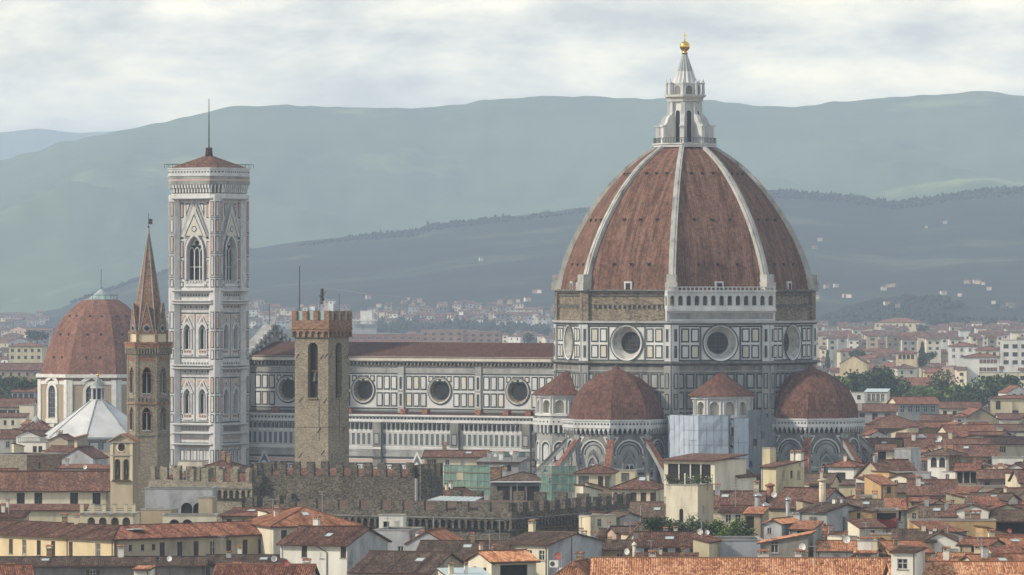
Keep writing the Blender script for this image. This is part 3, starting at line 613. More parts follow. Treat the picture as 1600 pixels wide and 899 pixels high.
# ---- nave
X0, X1, BAY = -113.0, -24.0, 21.25
YC, YA = -10.8, -21.2
def nave_side(sg):
    ang = 0 if sg < 0 else math.pi
    b = MB(); fr = Fr((0, sg * -YC, 0), ang); d = 1 if sg < 0 else -1      # frame x runs along +x on the south side
    def X(x): return x * d
    def rect(f, x0, x1, z0, z1, off, m): a, c_ = sorted((X(x0), X(x1))); b.rect(f, a, c_, z0, z1, off, m)
    def panel(f, x0, x1, z0, z1, bb, off, fm, cm): a, c_ = sorted((X(x0), X(x1))); b.panel(f, a, c_, z0, z1, bb, off, fm, cm)
    def slab(f, x0, x1, z0, z1, o0, o1, m): a, c_ = sorted((X(x0), X(x1))); b.slab(f, a, c_, z0, z1, o0, o1, m)
    centres = [-38.6 - BAY * i for i in range(4)]
    ends = [X1] + [-38.6 - BAY * (i + .5) for i in range(3)] + [X0]
    for i, cx in enumerate(centres):
        hi, lo = ends[i], ends[i + 1]
        a, c_ = sorted((X(cx - 3.4), X(cx + 3.4)))
        b.holed(fr, a, c_, 25.2, 36.2, X(cx), 30.6, 3.0, 'marble', 32)
        rect(fr, lo, cx - 3.4, 25.2, 36.2, 0, 'marble'); rect(fr, cx + 3.4, hi, 25.2, 36.2, 0, 'marble')
        for sx in (-1, 1):
            for j in range(3):
                x = cx + sx * (4.55 + j * 1.98)
                for z0, z1 in ((26.7, 30.1), (30.7, 34.1)): panel(fr, x - .90, x + .90, z0, z1, .34, .05, 'marble_green', ('marble_cream', 'marble')[(i * 3 + j + (z0 > 30)) % 5 > 0])
        for x in (cx - 2.5, cx - .8, cx + .8, cx + 2.5): panel(fr, x - .7, x + .7, 32.6, 34.1, .30, .05, 'marble_green', 'marble_cream')
    for x in ends[1:-1] + [X1 - 2.5]:
        slab(fr, x - .85, x + .85, 25.2, 36.2, 0, .4, 'marble_grey')
        for z0, z1 in ((26.7, 30.1), (30.7, 34.1)): panel(fr, x - .6, x + .6, z0, z1, .25, .45, 'marble_white', 'marble_green')
    for z0, z1, m in ((26.05, 26.42, 'marble_green'), (34.35, 34.7, 'marble_green'), (25.2, 25.6, 'marble_green'), (25.7, 25.9, 'marble_green_soft')): rect(fr, X0, X1, z0, z1, .06, m)
    rect(fr, X0, X1, 34.8, 35.9, .07, 'marble_grey')
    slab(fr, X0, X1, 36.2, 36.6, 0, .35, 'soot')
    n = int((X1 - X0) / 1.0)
    for k in range(n): slab(fr, X0 + k * 1.0 + .2, X0 + k * 1.0 + .62, 36.6, 37.3, 0, .55, 'marble_dirt_shade')
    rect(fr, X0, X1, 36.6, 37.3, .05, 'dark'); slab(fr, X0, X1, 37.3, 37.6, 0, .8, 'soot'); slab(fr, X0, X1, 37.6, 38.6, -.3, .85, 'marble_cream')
    part('nave_wall', b, cath)
    for i, cx in enumerate(centres):
        o = MB(); o.ring(fr, X(cx), 30.6, 3.36, .2, 3.08, .30, 'marble_green', 32); o.ring(fr, X(cx), 30.6, 3.08, .30, 2.7, .1, 'rib_marble', 32, True); o.ring(fr, X(cx), 30.6, 2.7, .1, 2.2, -.8, 'rough_stone', 32, True)
        ob = part('oculus', o, cath); q = MB(); q.disc(fr, X(cx), 30.6, 2.4, -.82, 'glass'); q.build('window_pane', ob)
    # aisle
    b = MB(); fa = Fr((0, sg * -YA, 0), ang)
    rect(fa, X0, X1 - 4, 0, 24.8, 0, 'marble')
    for z0, z1, m in ((23.7, 24.9, 'marble'), (20.9, 21.5, 'marble_white'), (17.3, 17.7, 'marble_white'), (15.2, 16.9, 'marble_grey'), (16.2, 16.6, 'marble_white'), (14.7, 15.2, 'marble_green'), (13.9, 14.5, 'marble_pink'), (13.3, 13.7, 'marble_green')): rect(fa, X0, X1 - 4, z0, z1, .06, m)
    slab(fa, X0, X1 - 4, 24.7, 25.1, -.3, .9, 'marble_white'); slab(fa, X0, X1 - 4, 23.3, 23.7, 0, .8, 'marble')
    n = int((X1 - 4 - X0) / .95)
    for k in range(n):
        x = X0 + .5 + k * .95
        rect(fa, x - .22, x + .22, 24.0, 24.45, .09, 'marble_green')
    n = int((X1 - 4 - X0) / 1.25)
    for k in range(n):
        x = X0 + .6 + k * 1.25
        b.arch(fa, X(x), 21.6, 22.4, .8, 'pointed', .07, 'marble_green'); slab(fa, x + .5, x + .75, 21.6, 23.3, 0, .55, 'marble_grey')
    n = int((X1 - 4 - X0) / 1.45)
    rect(fa, X0, X1 - 4, 17.7, 20.9, .05, 'marble_grey')
    for k in range(n):
        x = X0 + .7 + k * 1.45
        rect(fa, x - .66, x + .66, 17.85, 20.8, .08, 'marble'); rect(fa, x - .42, x + .42, 18.0, 20.65, .13, 'marble_green_soft')
    for k in range(n):
        x = X0 + .7 + k * 1.45
        panel(fa, x - .52, x + .52, 6.0, 13.0, .2, .05, 'marble_green', 'marble')
    for i in range(5):
        x = (ends + [X1 - 4])[1:][i] if i < 4 else X1 - 6
        slab(fa, x - 1.1, x + 1.1, 0, 23.3, 0, 1.0, 'marble_dirt_shade')  # shade on the buttress faces put into the dark marble colour
        for z0, z1 in ((6, 13), (18, 20.7)): b.panel(fa, X(x) - .8, X(x) + .8, z0, z1, .25, 1.03, 'marble_green', 'marble_grey')
        slab(fa, x - 1.2, x + 1.2, 16.9, 17.4, 1.0, 1.2, 'marble_white'); slab(fa, x - 1.2, x + 1.2, 14.6, 15.2, 1.0, 1.1, 'marble_green')
    part('aisle_wall', b, cath)
    for cx in centres:
        o = MB(); gxx = X(cx)
        o.arch(fa, gxx, 2, 11, 2.4, 'pointed', .12, 'glass'); o.archband(fa, gxx, 2, 11, 2.4, .5, 'pointed', 0, .5, 'marble_white'); o.poly(fa, [(gxx - 2.2, 12.6), (gxx + 2.2, 12.6), (gxx, 16.6)], .16, 'marble_white'); o.poly(fa, [(gxx - 1.4, 12.9), (gxx + 1.4, 12.9), (gxx, 15.6)], .21, 'marble_green_soft')
        o.build('aisle_window', cath)
    r = MB(); y0, y1 = sg * -YA, sg * -YC
    q = [(X0, y0, 24.9), (X1 - 4, y0, 24.9), (X1 - 4, y1, 25.3), (X0, y1, 25.3)]; r.tileroof(q if sg < 0 else [q[1], q[0], q[3], q[2]], 'tile_nave')
    if sg < 0:
        for x in (-32, -38, -45.5, -60, -66, -81, -87, -102): r.box(x - .7, x + .7, y0 + 3.5, y0 + 5, 25.2, 26.3, 'brick')
    r.build('aisle_roof', cath)
    r = MB(); e = sg * 11.7
    q = [(X0, e, 38.5), (X1, e, 38.5), (X1, 0, 41.9), (X0, 0, 41.9)]; r.tileroof(q if sg < 0 else [q[1], q[0], q[3], q[2]], 'tile_nave')
    r.build('nave_roof', cath)
nave_side(-1); nave_side(1)
# west front seen from behind, stepped crest
b = MB(); pts = [(-12.6, 0), (12.6, 0), (12.6, 38.5), (0, 46.0), (-12.6, 38.5)]
for x, rev in ((-116.0, False), (-113.0, True)):
    q = [(x, y, z) for y, z in pts]; b.face(q[::-1] if rev else q, 'marble_grey')
for (ya, za), (yb, zb) in zip(pts[2:], pts[3:]): b.face([(-116.2, ya, za), (-112.8, ya, za), (-112.8, yb, zb), (-116.2, yb, zb)], 'marble_grey')
for s_ in (-1, 1):
    for k in range(13):
        y = s_ * (0.9 + k * .93); z = 46.0 - abs(y) * .595
        b.box(-113.3, -112.7, y - .33, y + .33, z - .7, z + .45, 'marble' if k % 2 else 'marble_grey'); b.box(-113.0, -112.55, y - .3, y + .3, z - 2.2, z - 1.3, 'marble' if k % 2 else 'marble_dirt_shade')
    b.box(-116, -113, min(s_ * 12, s_ * 21.6), max(s_ * 12, s_ * 21.6), 0, 27, 'marble_dirt_shade')
b.tube((-114.5, 0, 46), (-114.5, 0, 51.0), .08, 'metal_dark')
b.build('facade', cath)
# ---- apses (south and east are seen) and the two low drums between them
APR = [(24.9, 10.9), (27, 10.65), (29, 10.05), (31, 9.0), (32.8, 7.5), (34.2, 5.8), (35.4, 3.6), (36.3, 1.2)]
def apse(deg):
    e = thing_part = link('apse', None, cath, loc=(33 * math.cos(R(deg)), 33 * math.sin(R(deg)), 0), rz=R(deg + 90))   # its own south looks outward
    b = MB(); ap = 11.3 * .9239; h = 11.3 * .3827
    for k in (-2, -1, 0, 1, 2):
        fr = dface(k, ap)
        b.rect(fr, -h, h, 0, 21.8, 0, 'marble_grey')
        for z in range(10): b.rect(fr, -h, h, 4.6 + z * 1.15, 5.15 + z * 1.15, .05, 'marble_green' if z % 2 else 'marble_white')
        b.rect(fr, -h, h, 16.4, 17.0, .07, 'marble_white'); b.rect(fr, -h, h, 16.9, 21.8, .06, 'marble_dirt_shade')
        b.arch(fr, 0, 14.2, 17.3, 6.3, 'round', .10, 'marble_grey'); b.archband(fr, 0, 14.2, 17.3, 5.6, .22, 'round', .10, .18, 'marble_green', False)
        b.archband(fr, 0, 14.2, 17.3, 6.2, .30, 'round', 0, .45, 'marble', False)
        b.arch(fr, 0, 14.2, 17.2, 5.2, 'round', .16, 'marble_grey'); b.archband(fr, 0, 14.2, 17.2, 4.3, .22, 'round', .16, .24, 'marble_green', False); b.arch(fr, 0, 14.2, 16.0, 2.9, 'pointed', .2, 'marble_dirt_shade')
        for sx in (-1, 1):
            b.poly(fr, [(sx * 4.2, 18.4), (sx * 4.2, 21.3), (sx * 2.4, 21.3)][::sx], .12, 'marble_white'); b.poly(fr, [(sx * 3.9, 19.6), (sx * 3.9, 21.0), (sx * 3.0, 21.0)][::sx], .17, 'marble_green')
            for j in range(3): b.panel(fr, sx * 3.1 - .9 + j * .62, sx * 3.1 - .42 + j * .62, 5, 10.5, .13, .08, 'marble_green', 'marble_cream')
            b.slab(fr, sx * (h - .35) - .4, sx * (h - .35) + .4, 0, 21.8, 0, .35, 'marble_grey')
        b.slab(fr, -1.75, 1.75, 5, 15.6, .05, .30, 'marble_white')
    part('apse_wall', b, e)
    for k in (-2, -1, 0, 1, 2):
        fr = dface(k, ap); q = MB()
        for x in (-.52, .52): q.arch(fr, x, 6, 14.2, .86, 'pointed', .34, 'glass')
        q.archband(fr, 0, 6, 14.6, 2.3, .35, 'pointed', .1, .7, 'marble_grey'); q.poly(fr, [(-1.7, 15.2), (1.7, 15.2), (0, 18.0)], .5, 'marble_dirt_shade')
        q.build('window', e)
    b = MB()
    for k in (-2, -1, 0, 1, 2):
        fr = dface(k, ap + .9); hh = (ap + .9) * math.tan(R(22.5))
        b.slab(fr, -hh, hh, 23.5, 24.8, -1.2, 0, 'marble'); b.slab(fr, -hh - .1, hh + .1, 24.8, 25.1, -1.2, .2, 'marble'); b.slab(fr, -hh - .1, hh + .1, 23.2, 23.5, -1.2, .15, 'marble')
        for i in range(11): b.disc(fr, -hh + .5 + i * (2 * hh - 1) / 10, 24.15, .24, .04, 'marble_green', 8)
        for i in range(8):
            x = -hh + (i + .5) * 2 * hh / 8; b.slab(fr, x - .2, x + .2, 21.9, 23.2, -.9, -.1, 'marble_grey'); b.poly(fr, [(x - .55, 23.2), (x, 22.3), (x + .55, 23.2)], -.05, 'marble')
        b.rect(fr, -hh, hh, 21.6, 23.2, -.85, 'dark')
    part('parapet', b, e)
    b = MB(); L = 0
    for (z0, r0), (z1, r1) in zip(APR, APR[1:]):
        dl = math.hypot(z1 - z0, r0 - r1)
        for k in range(8):
            a, a2 = R(22.5 + 45 * k), R(67.5 + 45 * k); h0, h1 = r0 * .3827, r1 * .3827
            b.face([(r0 * math.cos(a), r0 * math.sin(a), z0), (r0 * math.cos(a2), r0 * math.sin(a2), z0), (r1 * math.cos(a2), r1 * math.sin(a2), z1), (r1 * math.cos(a), r1 * math.sin(a), z1)], 'tile_apse', uv=[(-h0 + 20 * k, L), (h0 + 20 * k, L), (h1 + 20 * k, L + dl), (-h1 + 20 * k, L + dl)])
        L += dl
    sd = part('half_dome', b, e); q = MB(); q.cyl(0, 0, 36.1, 36.9, 1.2, .7, 'tile_old', 8); q.cyl(0, 0, 36.9, 37.6, .4, .15, 'tile_old', 8); q.build('finial', sd)
    q = MB()                                                       # flying ribs with tiled backs, open below
    q.tileroof([(19.5, .8, 12.4), (19.5, -.8, 12.4), (11.2, -.8, 21.0), (11.2, .8, 21.0)][::-1], 'tile_red', .25, 'marble_dirt_shade')
    cur = [(11.0, 19.3), (12.6, 18.0), (14.3, 16.2), (15.8, 14.4), (17.0, 12.4), (17.6, 10.4)]
    for y in (-.62, .62):
        for (xa, za), (xb, zb) in zip(cur, cur[1:]): q.face([(xa, y, za), (xb, y, zb), (xb, y, 21.0 - (xb - 11.2) * 1.036), (xa, y, 21.0 - (xa - 11.2) * 1.036)][::(1 if y < 0 else -1)], 'marble_grey')
        q.face([(17.6, y, 0), (19.3, y, 0), (19.3, y, 12.3), (17.6, y, 14.2)][::(1 if y < 0 else -1)], 'marble_grey')
        for z in range(6): q.face([(17.6, y * 1.06, 2 + z * 1.6), (19.3, y * 1.06, 2 + z * 1.6), (19.3, y * 1.06, 2.6 + z * 1.6), (17.6, y * 1.06, 2.6 + z * 1.6)][::(1 if y < 0 else -1)], 'marble_green')
    for (xa, za), (xb, zb) in zip(cur, cur[1:]): q.face([(xa, -.62, za), (xa, .62, za), (xb, .62, zb), (xb, -.62, zb)], 'marble_dirt_shade')
    q.face([(19.3, -.62, 0), (19.3, .62, 0), (19.3, .62, 12.3), (19.3, -.62, 12.3)], 'marble'); q.face([(17.6, .62, 0), (17.6, -.62, 0), (17.6, -.62, 10.4), (17.6, .62, 10.4)], 'marble_dirt_shade')
    for z in range(6): q.face([(19.36, -.6, 2 + z * 1.6), (19.36, .6, 2 + z * 1.6), (19.36, .6, 2.6 + z * 1.6), (19.36, -.6, 2.6 + z * 1.6)], 'marble_green')
    mm = q.mesh('buttress')
    for k in (-112.5, -67.5, -22.5, -157.5): link('buttress', mm, e, rz=R(k))
apse(-90); apse(0)
def exedra(deg):
    e = link('exedra', None, cath, loc=(28.5 * math.cos(R(deg)), 28.5 * math.sin(R(deg)), 0), rz=R(deg + 90))
    b = MB(); n = 7
    for k in range(-3, 4):
        a = R(k * 30); r = 7.0 * math.cos(R(15)); fr = Fr((math.sin(a) * r, -math.cos(a) * r, 0), a); h = 7.0 * math.sin(R(15))
        b.rect(fr, -h, h, 0, 25.4, 0, 'marble_grey'); b.slab(fr, -h - .1, h + .1, 25.4, 25.9, -.3, .4, 'marble_white'); b.slab(fr, -h - .1, h + .1, 29.7, 30.4, -.3, .5, 'marble_white')
        b.pierced(fr, -h, h, 25.9, 29.7, [(0, 2.1, 26.1, 28.0, 'round')], 1.2, 'marble_white', 'marble_cream'); b.rect(fr, -1.1, 1.1, 26.0, 29.3, -1.2, 'marble_cream')
        for sx in (-1, 1): b.cyl(*(fr.p(sx * (h - .32), 0, .15).xy), 25.9, 29.7, .2, .18, 'marble', 8)
        b.slab(fr, -h - .25, h + .25, 23.3, 24.8, 0, .8, 'marble'); b.rect(fr, -h, h, 21.4, 23.3, .05, 'dark')
        for i in range(3): b.slab(fr, -h + .35 + i * 1.2, -h + .75 + i * 1.2, 21.5, 23.3, .05, .75, 'marble'); b.disc(fr, -h + .6 + i * 1.2, 24.1, .22, .84, 'marble_green', 8)
        b.archband(fr, 0, 15.0, 18.2, 2.5, .28, 'round', 0, .3, 'marble_white'); b.arch(fr, 0, 15.0, 18.2, 2.3, 'round', .05, 'marble_green'); b.arch(fr, 0, 15.3, 18.0, 1.7, 'round', .1, 'marble')
        for z in range(9): b.rect(fr, -h, h, 4.4 + z * 1.15, 4.95 + z * 1.15, .05, 'marble_green' if z % 2 else 'marble_white')
    part('niche_wall', b, e)
    b = MB(); b.lathe(0, 0, [(8.0, 30.3), (7.7, 30.7), (4.2, 33.0), (1.6, 34.9), (.0, 35.9)], 'tile_apse', 24, math.pi - .3, False, True, 2 * math.pi + .3); part('cone_roof', b, e)
exedra(-45); exedra(-135)
# ---------------------------------------------------------------- the marble bell tower beside it
bt = thing('bell_tower', 'tall square bell tower of pink, white and green marble with a low red roof', 'bell tower', (px(326.5, 1330), 1330, 0), CR)
BZ = [0, 20.6, 36.0, 51.4, 75.9]
b = MB(); CW = 6.0; IW = 4.35; panes = []
def strip(fr, x0, x1, rows, off=0.05):
    for z0, z1, m in rows: b.panel(fr, x0, x1, z0, z1, .24, off, 'marble_green', m)
for k in range(4):
    a = R(90 * k); fr = Fr((math.sin(a) * CW, -math.cos(a) * CW, 0), a)
    b.rect(fr, -CW, CW, 0, 22.6, 0, 'belfry_stone')
    for x in (-3.6, -1.8, 0, 1.8, 3.6): b.panel(fr, x - .62, x + .62, 8.0, 16.5, .22, .05, 'marble_green_soft', 'belfry_stone')
    for z, m in ((17.0, 'marble_pink'), (17.9, 'marble_green_soft'), (19.0, 'marble_pink'), (7, 'marble_green_soft')): b.rect(fr, -CW, CW, z, z + .35, .05, m)
    for x in range(-8, 9): b.panel(fr, x * .5 - .19, x * .5 + .19, 20.9, 22.0, .1, .05, 'marble_green_soft', 'marble_pink' if x % 2 else 'belfry_stone')
    for z0 in (22.6, 37.9):                                        # two storeys of paired two-light windows
        ops = [(x, 2.0, z0 + 2.5, z0 + 6.7, 'pointed') for x in (-2.15, 2.15)]
        b.pierced(fr, -CW, CW, z0, z0 + 11.4, ops, .9, 'belfry_stone', 'marble')
        b.rect(fr, -4.55, 4.55, z0 + .3, z0 + .6, .05, 'marble_green'); b.rect(fr, -4.55, 4.55, z0 + 10.85, z0 + 11.15, .05, 'marble_green')
        for x in (-4.6, 4.3): b.rect(fr, x, x + .3, z0 + .6, z0 + 10.9, .05, 'marble_green')
        b.rect(fr, -.14, .14, z0 + .6, z0 + 10.9, .05, 'marble_green_soft')
        for x in (-3.9, 3.9):
            strip(fr, x - .4, x + .4, [(z0 + .9, z0 + 2.3, 'belfry_stone'), (z0 + 2.7, z0 + 6.6, 'marble_pink'), (z0 + 7.0, z0 + 8.4, 'belfry_stone'), (z0 + 8.8, z0 + 10.6, 'marble_pink')])
        for x in (-2.15, 2.15):
            b.slab(fr, x - 1.35, x + 1.35, z0 + 1.0, z0 + 1.3, 0, .35, 'marble'); b.rect(fr, x - 1.1, x + 1.1, z0 + 1.5, z0 + 2.3, .05, 'marble_pink')
            for j in (-.7, 0, .7): b.disc(fr, x + j, z0 + 1.9, .22, .08, 'marble_green', 6)
            b.archband(fr, x, z0 + 2.5, z0 + 6.7, 2.0, .32, 'pointed', 0, .3, 'belfry_stone')
            for s_ in (-1, 1):
                b.face([fr.p(x + s_ * 1.75, z0 + 7.3, .32), fr.p(x + s_ * 1.35, z0 + 7.3, .32), fr.p(x, z0 + 10.0, .32), fr.p(x, z0 + 10.7, .32)][::-s_], 'belfry_stone')
                b.face([fr.p(x + s_ * 1.3, z0 + 8.0, .28), fr.p(x + s_ * 1.1, z0 + 7.9, .28), fr.p(x, z0 + 9.7, .28), fr.p(x, z0 + 10.0, .28)][::-s_], 'marble_green')
                b.poly(fr, [(x + s_ * .5, z0 + 10.6), (x + s_ * 1.6, z0 + 10.6), (x + s_ * 1.6, z0 + 8.7)][::-s_], .06, 'marble_pink')
            panes.append((fr, x, 2.0, z0 + 2.5, z0 + 6.7, 2))
        b.rect(fr, -CW, CW, z0 + 11.4, z0 + 13.4, 0, 'belfry_stone')
        for i in range(12): b.disc(fr, -4.4 + i * .8, z0 + 12.5, .28, .05, 'marble_pink' if i % 2 else 'marble_green_soft', 8)
    b.rect(fr, -CW, CW, 36.0, 37.9, 0, 'belfry_stone'); b.rect(fr, -CW, CW, 51.3, 54.3, 0, 'belfry_stone')
    for i in range(12): b.disc(fr, -4.4 + i * .8, 37.0, .28, .05, 'marble_green_soft', 8); b.disc(fr, -4.4 + i * .8, 53.2, .28, .05, 'marble_green_soft', 8)
    # top storey, one tall three-light window under a gable
    z0 = 54.3; b.pierced(fr, -CW, CW, z0, 75.9, [(0, 4.5, 56.8, 63.4, 'pointed')], 1.3, 'belfry_stone', 'belfry_stone')
    for s_ in (-1, 1):
        b.archband(fr, 0, 56.8, 63.4, 4.5, .45, 'pointed', 0, .45, 'belfry_stone') if s_ > 0 else None
        b.archband(fr, 0, 56.8, 63.4, 5.5, .22, 'pointed', 0, .3, 'marble_green_soft') if s_ > 0 else None
        b.face([fr.p(s_ * 3.5, 67.0, .5), fr.p(s_ * 2.8, 67.0, .5), fr.p(0, 72.6, .5), fr.p(0, 74.4, .5)][::-s_], 'belfry_stone')
        b.face([fr.p(s_ * 2.75, 67.2, .45), fr.p(s_ * 2.45, 67.2, .45), fr.p(0, 72.0, .45), fr.p(0, 72.6, .45)][::-s_], 'marble_green_soft')
        b.face([fr.p(s_ * 4.1, 67.0, .40), fr.p(s_ * 3.7, 67.0, .40), fr.p(s_ * .25, 74.6, .40), fr.p(s_ * .4, 75.4, .40)][::-s_], 'marble_grey')
        b.poly(fr, [(s_ * 1.2, 75.0), (s_ * 2.6, 75.0), (s_ * 2.6, 71.6)][::-s_], .06, 'marble_green_soft'); b.poly(fr, [(s_ * 1.6, 74.7), (s_ * 2.35, 74.7), (s_ * 2.35, 72.8)][::-s_], .11, 'belfry_stone')
        strip(fr, s_ * 3.75 - .5, s_ * 3.75 + .5, [(55.0, 56.4, 'belfry_stone'), (57.0, 61.5, 'marble_pink'), (62.0, 66.0, 'marble_pink'), (66.5, 67.0, 'belfry_stone'), (71.5, 75.2, 'marble_pink')])
    b.poly(fr, [(-2.4, 67.3), (2.4, 67.3), (0, 72.0)], .42, 'marble_cream'); b.disc(fr, 0, 68.9, .75, .47, 'marble_green_soft', 12); b.disc(fr, 0, 68.9, .5, .50, 'belfry_stone', 12)
    b.slab(fr, -2.9, 2.9, 55.3, 55.8, 0, .4, 'marble')
    for i in range(6): b.panel(fr, -2.3 + i * .8 - .3, -2.3 + i * .8 + .3, 56.0, 56.7, .1, .05, 'marble_green_soft', 'belfry_stone')
    panes.append((fr, 0, 4.5, 56.8, 63.4, 3))
    for z0_, z1_, m in ((52.3, 52.6, 'marble_green'), (54.4, 54.7, 'marble_green'), (57.5, 57.62, 'marble_green_soft'), (63.0, 63.12, 'marble_green_soft'), (67.6, 67.75, 'marble_green_soft')): b.rect(fr, -CW, -4.4, z0_, z1_, .06, m); b.rect(fr, 4.4, CW, z0_, z1_, .06, m)
# octagonal corner buttresses with inlaid strips
for sx in (-1, 1):
    for sy in (-1, 1):
        cx, cy = sx * 5.7, sy * 5.7
        b.prism(octa(1.72, cx=cx, cy=cy), 0, 77.0, 'belfry_stone')
        for k in range(8):
            a = R(45 * k); n = Vector((math.sin(a), -math.cos(a)))
            if n.x * sx < -.1 or n.y * sy < -.1: continue
            fr = Fr((cx + n.x * 1.589, cy + n.y * 1.589, 0), a)
            for j, (z0, z1) in enumerate(((8, 12), (12.6, 16.6), (22.9, 25.0), (25.4, 29.4), (29.8, 33.8), (37.9, 40.3), (40.7, 44.7), (45.1, 49.3), (55, 57), (57.8, 62.6), (63.3, 67.3), (68.0, 71.2), (71.8, 75.4))):
                b.panel(fr, -.48, .48, z0, z1, .22, .04, 'marble_green', 'marble_pink' if z1 - z0 > 3 and (j + k) % 2 == 0 else 'belfry_stone')
            for z in (57.3, 62.9, 67.6, 71.4): b.rect(fr, -.62, .62, z, z + .22, .04, 'marble_green')
b.build('tower_wall', bt)
b = MB()
def ring_(hw, z0, z1, m, hw1=None, ch=2.6):
    def q(h): return [(-h, -h + ch), (-h + ch, -h), (h - ch, -h), (h, -h + ch), (h, h - ch), (h - ch, h), (-h + ch, h), (-h, h - ch)]
    b.prism(q(hw), z0, z1, m, True, q(hw1 or hw))
for grp in (((17.6, 'marble'),), ((20.2, 'marble'), (22.3, 'marble_white')), ((35.6, 'marble'), (36.3, 'marble_white')), ((51.0, 'marble'), (51.6, 'marble_white')), ((54.0, 'marble'),), ((75.9, 'marble'),)):
    b = MB()
    for z, m in grp: ring_(7.45, z, z + .18, m, 7.75, 2.2); ring_(7.75, z + .18, z + .42, m, 7.75, 2.2)
    b.build('cornice', bt)
b = MB(); ring_(7.35, 76.3, 77.3, 'marble_white', ch=2.2); ring_(7.2, 77.3, 79.4, 'soot', ch=2.2); ring_(8.05, 79.4, 80.3, 'marble_grey', 8.1); ring_(8.0, 80.3, 80.7, 'marble_pink'); ring_(8.0, 80.7, 81.4, 'marble_grey'); ring_(8.15, 81.4, 81.6, 'marble'); ring_(8.0, 81.6, 83.1, 'marble'); ring_(8.15, 83.1, 83.4, 'marble')
for k in range(8):
    a = R(45 * k); d = 8.0 if k % 2 == 0 else (16 - 2.6) / 2 * math.sqrt(2)
    fr = Fr((math.sin(a) * d, -math.cos(a) * d, 0), a); h = 5.4 if k % 2 == 0 else 1.8
    n = 13 if k % 2 == 0 else 4
    for i in range(n):
        x = -h + (i + .5) * 2 * h / n
        b.slab(fr, x - .2, x + .2, 78.6, 79.4, -.8, 0, 'marble_white'); b.slab(fr, x - .2, x + .2, 77.5, 78.6, -.8, -.45, 'marble_white')
        b.poly(fr, [(x - h / n, 79.4), (x, 78.9), (x + h / n, 79.4)], -.02, 'marble_white') if False else None
        b.disc(fr, x, 82.4, .24, .04, 'marble_green', 6)
par = b.build('parapet', bt)
r = MB(); e = 7.0; a4 = [(-e, -e, 83.3), (e, -e, 83.3), (e, e, 83.3), (-e, e, 83.3)]
for i in range(4): r.face([a4[i], a4[(i + 1) % 4], (0, 0, 86.7)], 'tile_old', tile=True)
rf = r.build('roof', bt); q = MB(); q.cyl(0, 0, 86.2, 88.0, .95, .75, 'tile_old', 10); q.cyl(0, 0, 88.0, 88.4, 1.0, .5, 'roof_edge', 10); q.build('finial', rf)
q = MB(); q.cyl(0, 0, 88.2, 94, .20, .16, 'metal_dark', 6); q.cyl(0, 0, 94, 100, .15, .08, 'metal_dark', 6); q.build('mast_pole', rf)
q = MB()
for sx in (-1, 1):
    for i in range(14):
        t0 = -7.6 + i * 1.17
        q.tube((t0, sx * 7.7, 83.4), (t0, sx * 7.7, 84.3), .05, 'metal_dark', 4); q.tube((sx * 7.7, t0, 83.4), (sx * 7.7, t0, 84.3), .05, 'metal_dark', 4)
    q.tube((-7.7, sx * 7.7, 84.3), (7.7, sx * 7.7, 84.3), .05, 'metal_dark', 4); q.tube((sx * 7.7, -7.7, 84.3), (sx * 7.7, 7.7, 84.3), .05, 'metal_dark', 4)
q.build('railing_frame', bt)
for fr, x, w, zb, zs, n in panes:
    q = MB(); q.arch(fr, x, zb, zs, w, 'pointed', -.85 if n == 2 else -1.25, 'glass'); d = -.55 if n == 2 else -.8; lw = w / n
    for i in range(1, n): q.slab(fr, x - w / 2 + i * lw - .11, x - w / 2 + i * lw + .11, zb, zs + .3, d - .2, d, 'marble_white')
    for i in range(n): q.archband(fr, x - w / 2 + (i + .5) * lw, zs - .2, zs, lw * .8, .14, 'pointed', d - .2, d, 'marble_white', False)
    top = zs + w * .866
    q.poly(fr, [(x - w * .36, zs + w * .36), (x + w * .36, zs + w * .36), (x + w * .12, top - w * .08), (x - w * .12, top - w * .08)], d - .1, 'marble_cream'); q.disc(fr, x, zs + w * .48, w * .13, d - .04, 'glass', 10)
    for i in range(n): q.disc(fr, x - w / 2 + (i + .5) * lw, zs + lw * .75, lw * .14, d - .03, 'glass', 8) if n == 3 else None
    if n == 3: q.slab(fr, x - w / 2, x + w / 2, 59.8, 59.95, d - .1, d - .02, 'marble')
    q.build('window', bt)
# ---------------------------------------------------------------- crenellated stone tower
st = thing('stone_tower', 'square stone tower with tall arched bell openings and red brick battlements', 'tower', (px(503, 1022), 1022, 0), CR)
HW = 3.6; b = MB(); ops_all = []
for k in range(4):
    a = R(90 * k); fr = Fr((math.sin(a) * HW, -math.cos(a) * HW, 0), a)
    ow = 2.15
    b.pierced(fr, -HW, HW, 0, 46.0, [(0.28 if k == 0 else 0.0, ow, 34.9, 43.9, 'round')], 1.0, 'stone_tower', 'stone_tower'); ops_all.append((fr, 0.28 if k == 0 else 0.0, ow))
    b.slab(fr, -HW, HW, 29.55, 29.75, 0, .12, 'stone_light')
    for x, z in ((-3.0, 42.6), (2.2, 42.4), (-2.3, 34.6), (2.9, 34.5), (1.6, 29.0), (-2.4, 24.4), (2.4, 25.0), (3.2, 42.7)):
        b.face([fr.p(x - .35, z - .5, .06), fr.p(x - .25, z - .6, .06), fr.p(x + .45, z + .3, .06), fr.p(x + .35, z + .4, .06)], 'dark')
    b.rect(fr, 1.55 if k == 0 else .1, 1.75 if k == 0 else .3, 27, 34.6, .03, 'soot') if k in (0, 1) else None
b.build('tower_wall', st)
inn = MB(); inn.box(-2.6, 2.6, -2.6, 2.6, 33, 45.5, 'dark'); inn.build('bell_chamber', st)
for fr, x, w in ops_all:
    q = MB(); q.slab(fr, x - w / 2, x + w / 2, 34.6, 34.9, -.4, .25, 'stone_light'); q.build('window_sill', st)
